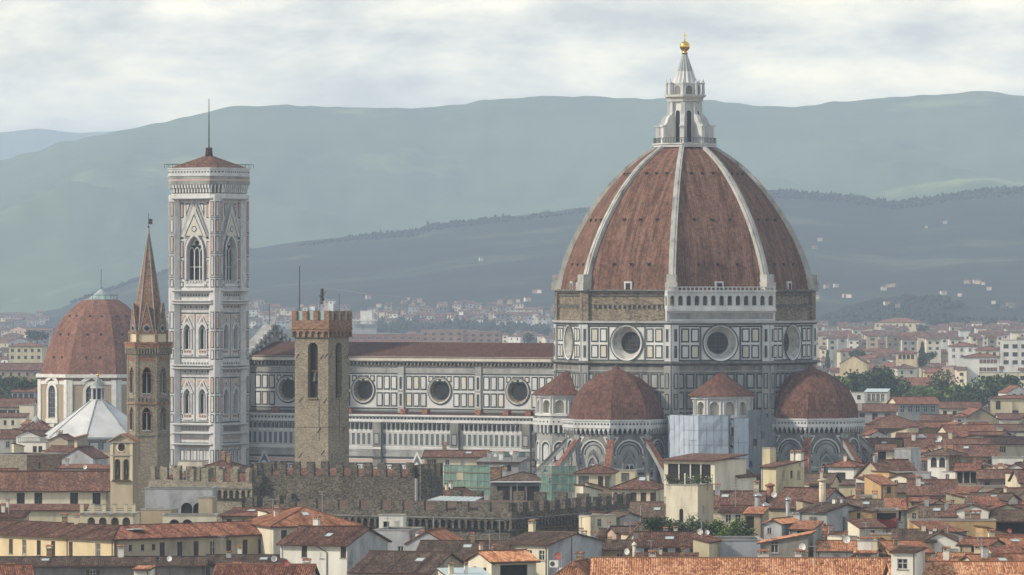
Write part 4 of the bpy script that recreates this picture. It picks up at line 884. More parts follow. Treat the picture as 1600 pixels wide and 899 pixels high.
q = MB(); f0 = Fr((0, -HW, 0), 0); q.slab(f0, -.4, 1.6, 39.6, 39.9, -.9, -.6, 'wood_dark'); q.lathe(.5, -HW + .7, [(.62, 37.9), (.5, 38.3), (.36, 39.0), (.28, 39.5), (0, 39.6)], 'metal_dark', 12); q.build('bell', st)
b = MB(); HO = 4.02
for k in range(4):
    a = R(90 * k); fr = Fr((math.sin(a) * HO, -math.cos(a) * HO, 0), a)
    n = 6; p_ = 2 * HO / n
    b.pierced(fr, -HO, HO, 45.9, 47.5, [(-HO + (i + .5) * p_, p_ * .66, 45.9, 46.6, 'round') for i in range(n)], .40, 'brick_tower', 'brick_brown')
    b.rect(fr, -HO, HO, 45.9, 47.5, -.41, 'stone_tower'); b.rect(fr, -HO, HO, 47.5, 49.0, 0, 'brick_tower'); b.slab(fr, -HO - .06, HO + .06, 47.45, 47.65, 0, .10, 'brick_brown')
    b.rect(fr, -HO, HO, 47.5, 49.0, -.6, 'brick_tower'); b.face([fr.p(-HO, 49, 0), fr.p(HO, 49, 0), fr.p(HO, 49, -.6), fr.p(-HO, 49, -.6)], 'brick_tower')
b.box(-HO, HO, -HO, HO, 47.3, 47.48, 'brick_brown'); b.box(-HO + .6, HO - .6, -HO + .6, HO - .6, 48.3, 48.5, 'roof_felt')
bat = b.build('battlement', st)
for k in range(4):
    a = R(90 * k); fr = Fr((math.sin(a) * HO, -math.cos(a) * HO, 0), a)
    for i in range(4):
        x = -HO + .54 + i * (2 * HO - 1.08) / 3; q = MB(); e = .012 * (k % 2); q.slab(fr, x - .53 + e, x + .53 - e, 48.98, 50.75 - e, -.58, -.005 - e, 'brick_tower'); q.build('merlon', bat)
    for i in range(3):
        x = -HO + .54 + (i + .5) * (2 * HO - 1.08) / 3; q = MB(); q.slab(fr, x - .60, x + .60, 49.05, 50.7, -.45, -.40, 'copper'); q.build('guard_panel', bat)
q = MB(); q.cyl(-3.2, -2.6, 48.8, 58.9, .13, .09, 'metal_dark', 6); q.build('flagpole', st)
q = MB(); q.cyl(-1.2, 1.2, 48.8, 52.4, .05, .04, 'metal_dark', 5); q.tube((-.7, 1.2, 52.2), (-.7, 1.2, 54.1), .06, 'metal_dark'); 
for z, r_ in ((52.2, .25), (52.9, .38), (53.5, .42), (54.1, .36), (54.6, .3)): q.ball((-.75 + .15 * math.sin(z * 5), 1.2, z), r_, 'metal_dark', 8, 6)
q.tube((-1.2, 1.2, 52.4), (-.5, 1.2, 53.8), .06, 'metal_dark'); q.tube((-.5, 1.2, 53.4), (.1, 1.2, 54.4), .05, 'metal_dark'); q.build('weather_vane', st)
q = MB(); q.cyl(2.5, 2.0, 48.8, 53.9, .05, .04, 'metal_dark', 5); q.build('antenna', st)
# ---------------------------------------------------------------- six-sided abbey tower with a spire
sp = thing('spire_tower', 'slender six-sided brown bell tower with pointed red brick spire', 'bell tower', (px(232, 1050), 1050, 0), R(-2))
b = MB(); RH = 3.95; aph = RH * math.cos(R(30)); hh = RH * .5; wins = []
def hface(k, ap): a = R(60 * k); return Fr((math.sin(a) * ap, -math.cos(a) * ap, 0), a)
for k in range(6):
    fr = hface(k, aph)
    ops = [(0, 1.62, 35.1, 38.7, 'pointed')]
    b.pierced(fr, -hh, hh, 33.4, 42.4, ops, .5, 'stone_tower', 'stone_light'); b.pierced(fr, -hh, hh, 22, 33.2, [(0, 1.62, 28.2, 31.2, 'pointed')], .5, 'stone_tower', 'stone_light')
    b.rect(fr, -hh, hh, 0, 22, 0, 'stone_tower'); b.slab(fr, -hh - .05, hh + .05, 33.1, 33.5, -.1, .25, 'brick_brown'); b.slab(fr, -hh - .05, hh + .05, 27.2, 27.5, -.1, .2, 'stone_light')
    for i in range(5): b.arch(fr, -1.5 + i * .75, 33.6, 34.1, .4, 'round', .05, 'soot'); b.arch(fr, -1.5 + i * .75, 41.2, 41.9, .45, 'round', .06, 'brick')
    for z0, z1, w in ((35.1, 38.7, 1.62), (28.2, 31.2, 1.62)): wins.append((fr, z0, z1, w))
    b.slab(fr, -hh - .03, -hh + .42, 22, 42.4, 0, .12, 'stone_tower'); b.slab(fr, hh - .42, hh + .03, 22, 42.4, 0, .12, 'stone_tower')
b.build('tower_wall', sp)
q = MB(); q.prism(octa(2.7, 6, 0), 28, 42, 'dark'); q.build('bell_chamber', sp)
for fr, z0, z1, w in wins:
    q = MB(); q.slab(fr, -.09, .09, z0, z1 + .4, -.4, -.2, 'marble_grey'); q.archband(fr, -.36, z1 - .2, z1, .6, .12, 'round', -.4, -.2, 'brick', False); q.archband(fr, .36, z1 - .2, z1, .6, .12, 'round', -.4, -.2, 'brick', False); q.archband(fr, 0, z0, z1, w, .16, 'pointed', 0, .08, 'brick_brown'); q.slab(fr, -.8, .8, z0 - .15, z0 + .1, -.5, .12, 'marble_grey'); q.build('window', sp)
b = MB()
for k in range(6):
    fr = hface(k, aph + .5); h2 = (aph + .5) * math.tan(R(30))
    b.slab(fr, -h2, h2, 44.0, 44.7, -1, 0, 'brick'); b.slab(fr, -h2 - .05, h2 + .05, 44.5, 44.8, -1, .12, 'brick_brown')
    for i in range(9): b.slab(fr, -h2 + .15 + i * .52, -h2 + .38 + i * .52, 42.5, 44.0, -.8, -.08, 'stone_tower')
    b.rect(fr, -h2, h2, 42.4, 44.0, -.5, 'soot'); b.rect(fr, -h2, h2, 43.6, 44.0, -.04, 'brick_brown')
b.build('cornice', sp)
b = MB()
for k in range(6):
    fr = hface(k, 3.05); h2 = 3.05 * math.tan(R(30))
    b.rect(fr, -h2, h2, 44.7, 46.3, 0, 'plaster_cream'); b.slab(fr, -h2 - .1, -h2 + .25, 44.7, 47.0, 0, .2, 'brick_brown'); b.slab(fr, h2 - .25, h2 + .1, 44.7, 47.0, 0, .2, 'brick_brown')
    b.poly(fr, [(-1.42, 46.3), (1.42, 46.3), (0, 52.2)], .12, 'brick_tower'); b.face([fr.p(-1.42, 46.3, .12), fr.p(0, 52.2, .12), fr.p(0, 51.5, -.9), fr.p(-1.42, 46.3, -.3)], 'brick_brown'); b.face([fr.p(1.42, 46.3, .12), fr.p(1.42, 46.3, -.3), fr.p(0, 51.5, -.9), fr.p(0, 52.2, .12)], 'brick_brown')
    b.tube(fr.p(-1.42, 46.3, .14), fr.p(0, 52.2, .14), .07, 'marble_grey', 4); b.tube(fr.p(1.42, 46.3, .14), fr.p(0, 52.2, .14), .07, 'marble_grey', 4)
b.build('gable', sp)
for k in range(6):
    fr = hface(k, 3.05); q = MB(); q.ring(fr, 0, 47.35, .78, .18, .60, .2, 'marble_grey', 16)
    for dx, dz in ((.2, 0), (-.2, 0), (0, .2), (0, -.2)): q.disc(fr, dx, 47.35 + dz, .28, .17 + .01 * (dx + 2 * dz), 'dark', 8)
    q.disc(fr, 0, 47.35, .58, .14, 'marble_grey', 12); q.build('quatrefoil_window', sp)
b = MB(); c6 = octa(3.15, 6, 0)
for k in range(6): j = (k + 1) % 6; b.face([(*c6[k], 46.6), (*c6[j], 46.6), (0, 0, 66.0)], 'brick_tower')
spi = b.build('spire', sp)
for k in range(6):
    q = MB(); q.tube((*c6[k], 46.6), (0, 0, 66.0), .13, 'marble_grey', 4); q.build('spire_rib', spi)
q = MB(); q.cyl(0, 0, 65.0, 66.4, .28, .14, 'marble_grey', 8); q.ball((0, 0, 66.4), .22, 'metal_dark', 8, 6); q.tube((0, 0, 66.4), (0, 0, 69.0), .05, 'metal_dark', 4); q.box(.05, .75, -.03, .03, 66.9, 67.9, 'metal_dark'); q.build('weather_vane', spi)
# ---------------------------------------------------------------- the far domed chapel
D = 1650; dc = thing('domed_chapel', 'ochre chapel under a large plain red octagonal dome with pale pilasters', 'church', (px(158, D), D, 0), R(-4.5))
RD = 18.9; b = MB(); apd = RD * .9239; hd = RD * .3827; wn = []
for k in range(8):
    fr = dface(k, apd); big = 1
    b.rect(fr, -hd, hd, 0, 29.6, 0, 'brick_brown'); b.rect(fr, -hd + 1.6, hd - 1.6, 12.5, 27.4, .08, 'plaster_stone')
    for sx in (-1, 1): b.slab(fr, sx * (hd - .75) - .75, sx * (hd - .75) + .75, 12.0, 28.0, 0, .35, 'trim_white')
    b.slab(fr, -hd, hd, 26.6, 27.6, 0, .25, 'trim_white'); b.slab(fr, -hd - .2, hd + .2, 28.6, 29.6, 0, .8, 'trim_white'); b.slab(fr, -hd - .2, hd + .2, 11.0, 12.0, 0, .6, 'trim_grey')
    wn.append(fr)
b.build('drum_wall', dc)
for fr in wn:
    q = MB(); q.arch(fr, 0, 17.0, 24.6, 3.5, 'round', .15, 'glass'); q.archband(fr, 0, 16.6, 24.6, 3.5, .9, 'round', 0, .5, 'trim_white'); q.slab(fr, -3.0, 3.0, 15.2, 16.6, 0, .6, 'trim_white'); q.poly(fr, [(-1.5, 15.2), (0, 13.4), (1.5, 15.2)], .35, 'trim_white')
    for s_ in (-1, 1): q.face([fr.p(s_ * 3.4, 26.8, .6), fr.p(s_ * 3.0, 27.9, .6), fr.p(0, 29.9, .6), fr.p(0, 28.4, .6)][::s_], 'trim_white')
    for z in range(5): q.slab(fr, -1.7, 1.7, 18.2 + z * 1.5, 18.3 + z * 1.5, .15, .2, 'metal_grey')
    for x in (-.85, 0, .85): q.slab(fr, x - .05, x + .05, 17, 25.5, .15, .2, 'metal_grey')
    q.build('window', dc)
FP = [(29.6, 18.3), (33.5, 17.3), (37, 16.15), (40.5, 14.75), (44.1, 12.9), (46.5, 11.1), (48.3, 9.4), (50.0, 7.4), (51.4, 5.2)]
FP = [(z, r_) for z, r_ in FP]; b = MB(); L = 0
for (z0, r0), (z1, r1) in zip(FP, FP[1:]):
    dl = math.hypot(z1 - z0, r0 - r1)
    for k in range(8):
        a, a2 = R(22.5 + 45 * k), R(67.5 + 45 * k); h0, h1 = r0 * .3827, r1 * .3827
        b.face([(r0 * math.cos(a), r0 * math.sin(a), z0), (r0 * math.cos(a2), r0 * math.sin(a2), z0), (r1 * math.cos(a2), r1 * math.sin(a2), z1), (r1 * math.cos(a), r1 * math.sin(a), z1)], 'tile_far_dome', uv=[(-h0 + 30 * k, L), (h0 + 30 * k, L), (h1 + 30 * k, L + dl), (-h1 + 30 * k, L + dl)])
    L += dl
dm = b.build('dome', dc)
for k in range(8):
    for z, sp_ in ((34.5, 2.0), (41.2, 2.0), (46.5, 1.7)):
        r0 = lerp(FP, z); fr = dface(k, r0 * .9239)
        for j in (-1, 1):
            q = MB(); q.slab(fr, j * sp_ - .3, j * sp_ + .3, z - .35, z + .35, -.3, .12, 'dark'); q.build('vent', dm)
q = MB(); q.prism(octa(5.0), 50.4, 51.4, 'trim_grey'); q.prism(octa(5.0), 51.4, 51.6, 'copper'); q.prism(octa(4.2), 51.6, 53.6, 'copper', True, octa(1.4)); q.prism(octa(1.4), 53.6, 54.6, 'lead', True, octa(.2))
for k in range(8):
    fr = dface(k, 4.7)
    q.slab(fr, -1.9, 1.9, 52.7, 52.85, 0, .06, 'metal_dark'); q.slab(fr, -1.9, -1.8, 51.6, 52.8, 0, .06, 'metal_dark'); q.slab(fr, 0, .1, 51.6, 52.8, 0, .06, 'metal_dark')
q.tube((0, 0, 54.4), (0, 0, 60.5), .09, 'metal_dark', 4); q.build('lantern', dm)
# ---------------------------------------------------------------- the baptistery's white pyramid
D = 1425; bp = thing('baptistery', 'white pyramid roof of the octagonal baptistery topped by a small columned lantern', 'baptistery', (px(153, D), D, 0), CR)
b = MB(); rB = 14.2
for k in range(8):
    fr = dface(k, 12.9); b.rect(fr, -5.35, 5.35, 0, 17.2, 0, 'marble_grey'); b.slab(fr, -5.4, 5.4, 16.6, 17.2, 0, .5, 'marble_white')
    for x in (-3.4, 0, 3.4): b.panel(fr, x - 1.3, x + 1.3, 9, 16, .25, .05, 'marble_green', 'marble_white')
b.build('baptistery_wall', bp)
b = MB(); o8 = octa(14.6); t8 = octa(1.9)
for k in range(8): j = (k + 1) % 8; b.face([(*o8[k], 17.0), (*o8[j], 17.0), (*t8[j], 26.2), (*t8[k], 26.2)], 'white_lead')
rf = b.build('roof', bp)
for k in range(8): q = MB(); q.tube((*o8[k], 17.05), (*t8[k], 26.25), .16, 'marble_grey', 4); q.build('roof_rib', rf)
q = MB(); q.prism(octa(2.1), 25.8, 26.5, 'marble_white'); q.prism(octa(1.1), 26.5, 29.4, 'dark')
for x, y in octa(1.6): q.cyl(x, y, 26.5, 29.3, .2, .18, 'marble', 8)
q.prism(octa(1.95), 29.3, 29.8, 'marble_white'); q.prism(octa(1.8), 29.8, 32.2, 'marble_grey', True, octa(.2)); q.ball((0, 0, 32.6), .38, 'gold', 10, 8); q.tube((0, 0, 32.9), (0, 0, 33.8), .05, 'gold', 4); q.build('lantern', rf)
# ---------------------------------------------------------------- houses
rnd = random.Random(21)
WM = {}
def window_mesh(w, h, style):
    key = (round(w, 2), round(h, 2), style)
    if key in WM: return WM[key]
    b = MB(); f = Fr((0, 0, 0), 0); sub = []
    kind = 'round' if style.startswith('arch') else 'flat'; zs = h - w / 2 if kind == 'round' else h
    pm = 'curtain' if style == 'curtain' else 'dark' if style in ('open', 'archopen') else {'closed': 'shutter_brown', 'closedgrey': 'shutter_grey', 'closedgreen': 'shutter_green', 'blue': 'glass_blue', 'orange': 'brick'}.get(style, 'pane')
    b.arch(f, 0, 0, zs, w, kind, -.20, pm)
    if style not in ('open', 'archopen', 'closed', 'closedgrey', 'closedgreen', 'small'):
        fm = 'frame_white' if style in ('white', 'curtain', 'shut', 'shutgreen', 'blue') else 'wood_dark'
        t = min(.09, w * .09)
        b.slab(f, -w / 2, -w / 2 + t, 0, zs, -.20, -.13, fm); b.slab(f, w / 2 - t, w / 2, 0, zs, -.20, -.13, fm); b.slab(f, -t / 2, t / 2, 0, zs, -.20, -.13, fm)
        b.slab(f, -w / 2, w / 2, 0, t, -.20, -.12, fm); b.slab(f, -w / 2, w / 2, zs - t, zs, -.20, -.12, fm); b.slab(f, -w / 2, w / 2, h * .55, h * .55 + t * .8, -.20, -.14, fm)
    if style.startswith('closed'):
        for i in range(int(h / .22)): b.slab(f, -w / 2 + .05, w / 2 - .05, i * .22 + .05, i * .22 + .11, -.20, -.17, pm)
        b.slab(f, -.03, .03, 0, h, -.2, -.15, 'dark')
    if style != 'small': b.slab(f, -w / 2 - .12, w / 2 + .12, -.12, 0, -.1, .10, 'trim_grey')
    main = b.mesh('window')
    if style.startswith('shut'):
        s = MB(); m = {'shut': 'shutter_brown', 'shutgreen': 'shutter_green', 'shutgrey': 'shutter_grey'}[style]; sw = w * .5
        s.slab(f, 0, sw, 0, h, .02, .08, m)
        for i in range(int(h / .25)): s.slab(f, .05, sw - .05, i * .25 + .06, i * .25 + .14, .08, .10, m)
        sub = s.mesh('shutter')
    WM[key] = (main, sub); return WM[key]
CH = {}
def chimney_mesh(kind):
    if kind not in CH:
        b = MB(); m = {0: 'plaster_cream', 1: 'plaster_white', 2: 'brick_brown', 3: 'stucco_worn'}[kind]
        b.box(-.42, .42, -.38, .38, -1.2, 1.35, m); b.box(-.5, .5, -.46, .46, 1.35, 1.45, 'trim_grey')
        for x in (-.42, .34):
            for y in (-.38, .30): b.box(x, x + .08, y, y + .08, 1.45, 1.75, m)
        b.tileroof([(-.55, -.52, 1.72), (.55, -.52, 1.72), (.55, 0, 1.95), (-.55, 0, 1.95)], 'tile_warm', .06); b.tileroof([(.55, .52, 1.72), (-.55, .52, 1.72), (-.55, 0, 1.95), (.55, 0, 1.95)], 'tile_warm', .06)
        CH[kind] = b.mesh('chimney')
    return CH[kind]
HOUSES = []
def H(label, u0, u1, ve, vr=None, ze=16.0, D=None, d=11.0, yaw=-8.0, roof='gx', wall='plaster_cream', side=None, tile='tile_old', win='', ov=.55, chim='', cat='house', name='house', group=None, rise=None, band=None, auto=None):
    """front face spans photo columns u0..u1 with its eave at row ve; the height ze over the city floor gives the distance (or D the height)"""
    if not auto and not win and roof in ('gx', 'hip', 'shed') and name == 'house' and (D or 0) < 1400: win = f'f:n{rnd.choice([1, 2, 2, 3, 4])}@.6/.95x1.4/mix'
    if D is None: D = (HC - ze) * F / (ve - 449.5)
    else: ze = pz(ve, D)
    ya = R(yaw); w = (u1 - u0) / F * D / max(.3, math.cos(ya))
    if vr is not None:
        Dr = D + d / 2 * math.cos(ya) * (1 if roof in ('gx', 'hip', 'gy', 'pyr') else 2); rise = max(.25, pz(vr, Dr) - ze)
    if rise is None: rise = {'flat': 0, 'shed': d * .27, 'shedl': w * .25, 'shedr': w * .25, 'gy': w / 2 * .32}.get(roof, d / 2 * .32)
    fm = Vector(((u0 + u1) / 2, 0, 0)); c = P((u0 + u1) / 2, ve, D); nin = Vector((-math.sin(ya), math.cos(ya), 0)); c = c + nin * d / 2
    t = thing(name, label, cat, (c.x, c.y, 0), ya, group)
    hw, hd = w / 2, d / 2; side = side or wall
    fr = {'f': Fr((0, -hd, 0), 0), 'r': Fr((hw, 0, 0), R(90)), 'b': Fr((0, hd, 0), R(180)), 'l': Fr((-hw, 0, 0), R(-90))}
    fl = {'f': hw, 'b': hw, 'l': hd, 'r': hd}
    # wall heights at the corners
    zt = {'f': ze, 'b': ze, 'l': ze, 'r': ze}
    ops = {k: [] for k in fr}; wl = []
    for spec in [s for s in win.split(';') if s]:
        face, rest = spec.split(':'); pos, dims, style = rest.split('/'); pos, top = pos.split('@'); ww, wh = (float(x) for x in dims.split('x'))
        if pos.startswith('n'): n = int(pos[1:]); xs = [(i + .5) / n for i in range(n)]
        else: xs = [float(x) for x in pos.split(',')]
        for x in xs:
            X = -fl[face] + 2 * fl[face] * x; zb = zt[face] - float(top) - wh
            X = max(-fl[face] + ww / 2 + .15, min(fl[face] - ww / 2 - .15, X))
            wl.append((face, X, zb, ww, wh, style))
            ops[face].append((X, ww, zb, zb + (wh - ww / 2 if style.startswith('arch') else wh), 'round' if style.startswith('arch') else 'flat'))
    b = MB()
    for k in fr:
        m = wall if k == 'f' else side
        z1 = zt[k] - (.0 if roof != 'flat' else 0)
        # columns of openings that share an x range are cut storey by storey
        levels = sorted({round(o[2], 2) for o in ops[k]}); z0 = 0
        if len(levels) <= 1: b.pierced(fr[k], -fl[k], fl[k], 0, z1, ops[k], .22, m)
        else:
            cuts = [0] + [max(l - .3, 0) for l in levels[1:]] + [z1]
            for i, l in enumerate(levels): b.pierced(fr[k], -fl[k], fl[k], cuts[i], cuts[i + 1], [o for o in ops[k] if round(o[2], 2) == l], .22, m)
    zr = ze + rise
    if roof == 'gx':
        for k, s_ in (('r', 1), ('l', -1)): b.poly(fr[k], [(-hd, ze), (hd, ze), (0, zr)], 0, side)
    elif roof == 'gy':
        for k in 'fb': b.poly(fr[k], [(-hw, ze), (hw, ze), (0, zr)], 0, wall)
    elif roof in ('shed', 'shedb'):
        s_ = 1 if roof == 'shed' else -1
        b.poly(fr['r'], [(-hd, ze), (hd, ze), (hd * s_, zr)], 0, side); b.poly(fr['l'], [(-hd, ze), (hd, ze), (-hd * s_, zr)], 0, side); b.rect(fr['b' if s_ > 0 else 'f'], -hw, hw, ze, zr, 0, wall)
    elif roof in ('shedl', 'shedr'):
        s_ = 1 if roof == 'shedl' else -1
        b.poly(fr['f'], [(-hw, ze), (hw, ze), (hw * s_, zr)], 0, wall); b.poly(fr['b'], [(-hw, ze), (hw, ze), (-hw * s_, zr)], 0, wall); b.rect(fr['r' if s_ > 0 else 'l'], -hd, hd, ze, zr, 0, side)
    if band: b.slab(fr['f'], -hw, hw, ze - band, ze - band + .18, 0, .08, 'trim_grey')
    b.build('wall', t)
    r = MB(); r.barrel = D < 905 and not auto and tile.startswith('tile'); q = ov; e = ov * (rise / hd if roof in ('gx',) else .3)
    if roof == 'gx':
        k = rise / hd * q; so = min(.4, ov)
        r.tileroof([(-hw - so, -hd - q, ze - k + .12), (hw + so, -hd - q, ze - k + .12), (hw + so, 0, zr + .12), (-hw - so, 0, zr + .12)], tile); r.tileroof([(hw + so, hd + q, ze - k + .12), (-hw - so, hd + q, ze - k + .12), (-hw - so, 0, zr + .12), (hw + so, 0, zr + .12)], tile)
        r.tube((-hw - so, 0, zr + .14), (hw + so, 0, zr + .14), .16, tile, 6)
    elif roof == 'gy':
        k = rise / hw * q; so = min(.4, ov)
        r.tileroof([(hw + q, -hd - so, ze - k + .12), (hw + q, hd + so, ze - k + .12), (0, hd + so, zr + .12), (0, -hd - so, zr + .12)], tile); r.tileroof([(-hw - q, hd + so, ze - k + .12), (-hw - q, -hd - so, ze - k + .12), (0, -hd - so, zr + .12), (0, hd + so, zr + .12)], tile)
        r.tube((0, -hd - so, zr + .14), (0, hd + so, zr + .14), .16, tile, 6)
    elif roof in ('hip', 'pyr'):
        a, bb = hw + q, hd + q; z0 = ze - .12 + .12; rl = max(.05, hw - hd) if roof == 'hip' else .05; rd = max(.05, hd - hw) if roof == 'hip' else .05
        A, B_, C_, D_ = (-a, -bb, z0), (a, -bb, z0), (a, bb, z0), (-a, bb, z0)
        p0, p1 = ((-rl, 0, zr), (rl, 0, zr)) if hw >= hd else ((0, -rd, zr), (0, rd, zr))
        if hw >= hd: fs = [(A, B_, p1, p0), (B_, C_, p1), (C_, D_, p0, p1), (D_, A, p0)]
        else: fs = [(A, B_, p0), (B_, C_, p1, p0), (C_, D_, p1), (D_, A, p0, p1)]
        for f_ in fs: r.tileroof(f_, tile, .2)
        for p_, e_ in ((A, p0), (B_, p1 if hw >= hd else p0), (C_, p1), (D_, p0 if hw >= hd else p1), (p0, p1)): r.tube(Vector(p_) + Vector((0, 0, .03)), Vector(e_) + Vector((0, 0, .03)), .14, tile, 5)
    elif roof in ('shed', 'shedb'):
        s_ = 1 if roof == 'shed' else -1; k = rise / d * q
        pts = [(-hw - q * .6, -hd - q, ze - k + .1), (hw + q * .6, -hd - q, ze - k + .1), (hw + q * .6, hd + q, zr + k + .1), (-hw - q * .6, hd + q, zr + k + .1)]
        if s_ < 0: pts = [(x * -1, y * -1, z) for x, y, z in pts]
        r.tileroof(pts, tile)
    elif roof in ('shedl', 'shedr'):
        k = rise / w * q
        pts = [(-hw - q, hd + q * .6, ze - k + .1), (-hw - q, -hd - q * .6, ze - k + .1), (hw + q, -hd - q * .6, zr + k + .1), (hw + q, hd + q * .6, zr + k + .1)]
        if roof == 'shedr': pts = [(-x, -y, z) for x, y, z in pts]
        r.tileroof(pts, tile)
    else:
        r.box(-hw + .25, hw - .25, -hd + .25, hd - .25, ze - .9, ze - .7, 'roof_felt')
        r.slab(fr['f'], -hw - .08, hw + .08, ze, ze + .16, -.3, .1, 'trim_grey'); r.slab(fr['r'], -hd, hd, ze, ze + .15, -.3, .08, 'trim_grey'); r.slab(fr['l'], -hd, hd, ze, ze + .15, -.3, .08, 'trim_grey'); r.slab(fr['b'], -hw - .08, hw + .08, ze, ze + .14, -.3, .1, 'trim_grey')
    if D < 1500 and roof in ('gx', 'hip', 'shed'):                  # gutter along the front eave, downpipes
        g_ = MB(); ge = ze - (rise / hd * ov if roof == 'gx' else .1); g_.tube((-hw - .2, -hd - ov - .05, ge), (hw + .2, -hd - ov - .05, ge), .09, 'roof_edge', 5)
        xg = hw - .3 if rnd.random() < .5 else -hw + .3; g_.tube((xg, -hd - .1, 0), (xg, -hd - .1, ze - .5), .06, rnd.choice(['metal_dark', 'metal_grey', 'shutter_brown']), 5); g_.tube((xg, -hd - .1, ze - .5), (xg, -hd - ov, ge), .06, 'metal_dark', 5)
        g_.build('gutter', t)
    ro = r.build('roof', t)
    for i, (face, X, zb, ww, wh, style) in enumerate(wl):
        st_ = style
        if style == 'mix': st_ = rnd.choice(['white', 'dark', 'closed', 'shut', 'curtain'])
        me, sub = window_mesh(ww, wh, st_)
        p = fr[face].p(X, zb, 0); rz = {'f': 0, 'r': R(90), 'b': R(180), 'l': R(-90)}[face]
        o = link('window', me, t, loc=p, rz=rz)
        if sub:
            link('shutter', sub, o, loc=(ww / 2 + .02, 0, 0)); link('shutter', sub, o, loc=(-ww / 2 - .02 - ww * .5, 0, 0))
    def zroof(x, y):
        if roof == 'gx': return zr - abs(y) / hd * rise
        if roof == 'gy': return zr - abs(x) / hw * rise
        if roof in ('hip', 'pyr'): return zr - max(abs(y) - max(0, hd - hw), abs(x) - max(0, hw - hd), 0) / min(hd, hw) * rise
        if roof == 'shed': return ze + (y + hd) / d * rise
        if roof == 'shedb': return zr - (y + hd) / d * rise
        if roof == 'shedl': return ze + (x + hw) / w * rise
        if roof == 'shedr': return zr - (x + hw) / w * rise
        return ze - .3
    for s in [s for s in chim.split(';') if s]:
        x, y, k = (float(a) for a in s.split(',')); X, Y = -hw + w * x, -hd + d * y
        link('chimney', chimney_mesh(int(k)), ro, loc=(X, Y, zroof(X, Y)))
    if not auto and D < 1400 and roof in ('gx', 'hip', 'gy', 'shed') and w > 4:
        if not chim:
            for _ in range(rnd.choice([0, 1, 1, 2, 2, 3])):
                X, Y = hw * rnd.uniform(-.85, .85), hd * rnd.uniform(-.5, .5); link('chimney', chimney_mesh(rnd.choice([0, 1, 2, 3])), ro, loc=(X, Y, zroof(X, Y))).scale = (rnd.uniform(.5, .85),) * 2 + (rnd.uniform(.5, .9),)
        if roof in ('gx', 'hip') and rnd.random() < .55 and name == 'house' and w > 7:
            X, Y = hw * rnd.uniform(-.5, .5), -hd * rnd.uniform(.3, .55); sl = rise / hd if roof == 'gx' else rise / min(hd, hw); zz_ = zroof(X, Y); q_ = MB(); ww_ = rnd.uniform(.4, .7)
            f_ = lambda x, y: (X + x, Y + y, zz_ + y * sl + .26); q_.face([f_(-ww_, -.6), f_(ww_, -.6), f_(ww_, .6), f_(-ww_, .6)], 'skylight'); q_.tube(f_(-ww_, -.6), f_(ww_, -.6), .06, 'metal_grey', 4); q_.tube(f_(-ww_, .6), f_(ww_, .6), .06, 'metal_grey', 4); q_.tube(f_(-ww_, -.6), f_(-ww_, .6), .06, 'metal_grey', 4); q_.tube(f_(ww_, -.6), f_(ww_, .6), .06, 'metal_grey', 4); q_.build('skylight_pane', ro)
    def at(fx, fy): X, Y = -hw + w * fx, -hd + d * fy; return Matrix.Translation(t.location) @ Matrix.Rotation(ya, 4, 'Z') @ Vector((X, Y, zroof(X, Y)))
    HOUSES.append(dict(t=t, at=at, zroof=zroof, w=w, d=d, ze=ze, D=D, u=(u0 + u1) / 2, v=ve, fr=fr, label=label, roof=ro, u0=u0, u1=u1, auto=auto))
    return HOUSES[-1]
# ---- roof clutter, each a thing of its own
def dish(label, u, v, D, r=.42, m='dish_white', az=-20, group=None):
    p = P(u, v, D); t = thing('satellite_dish', label, 'satellite dish', p, R(az), group)
    b = MB(); n = 16; prof = [(0.0, .16 * r), (r * .5, .07 * r), (r * .85, -.08 * r), (r, -.18 * r)]
    for (r0, y0), (r1, y1) in zip(prof, prof[1:]):
        for k in range(n):
            a, c = 2 * math.pi * k / n, 2 * math.pi * (k + 1) / n
            b.face([(r0 * math.cos(a), y0, r0 * math.sin(a)), (r0 * math.cos(c), y0, r0 * math.sin(c)), (r1 * math.cos(c), y1, r1 * math.sin(c)), (r1 * math.cos(a), y1, r1 * math.sin(a))][(1 if r0 == 0 else 0):], m, smooth=True)
    b.build('reflector', t)
    b = MB(); b.tube((0, .1 * r, -r * .8), (0, -.9 * r, 0), .03, 'metal_grey', 4); b.box(-.07, .07, -1.0 * r, -.85 * r, -.07, .07, 'metal_grey'); b.build('feed_arm', t)
    b = MB(); b.tube((0, .12, .1), (0, .12, -2.6), .045, 'metal_dark', 5); b.build('pole', t)
AER = {}
def aerial(label, p, h=3.2, kind=0, rz=0.0, group=None):
    t = thing('tv_aerial', label, 'aerial', p, rz, group)
    k = (round(h, 1), kind)
    if k not in AER:
        a = MB(); a.tube((0, 0, -1.0), (0, 0, h), .055, 'metal_grey', 4); c = MB()
        for z, L in ((h - .1, 1.5), (h - .55, 1.1))[:1 + kind % 2]:
            c.tube((-L / 2, 0, z), (L / 2, 0, z), .04, 'metal_grey', 4)
            for i in range(7): x = -L / 2 + .1 + i * (L - .2) / 6; c.tube((x, -.32 + i * .02, z), (x, .32 - i * .02, z), .03, 'metal_grey', 3)
        AER[k] = (a.mesh('mast_pole'), c.mesh('antenna_head'))
    link('mast_pole', AER[k][0], t); link('antenna_head', AER[k][1], t)
def chimney_pipe(label, u, v, D, h, r, m, cap='metal_steel', group=None):
    t = thing('flue_pipe', label, 'chimney', P(u, v, D), 0, group); b = MB(); b.cyl(0, 0, -h, 0, r, r, m, 10); b.build('pipe', t); b = MB(); b.cyl(0, 0, 0, .25, r * 1.5, r * 1.5, cap, 10); b.cyl(0, 0, .25, .6, r * 1.5, .02, cap, 10); b.build('cap', t)
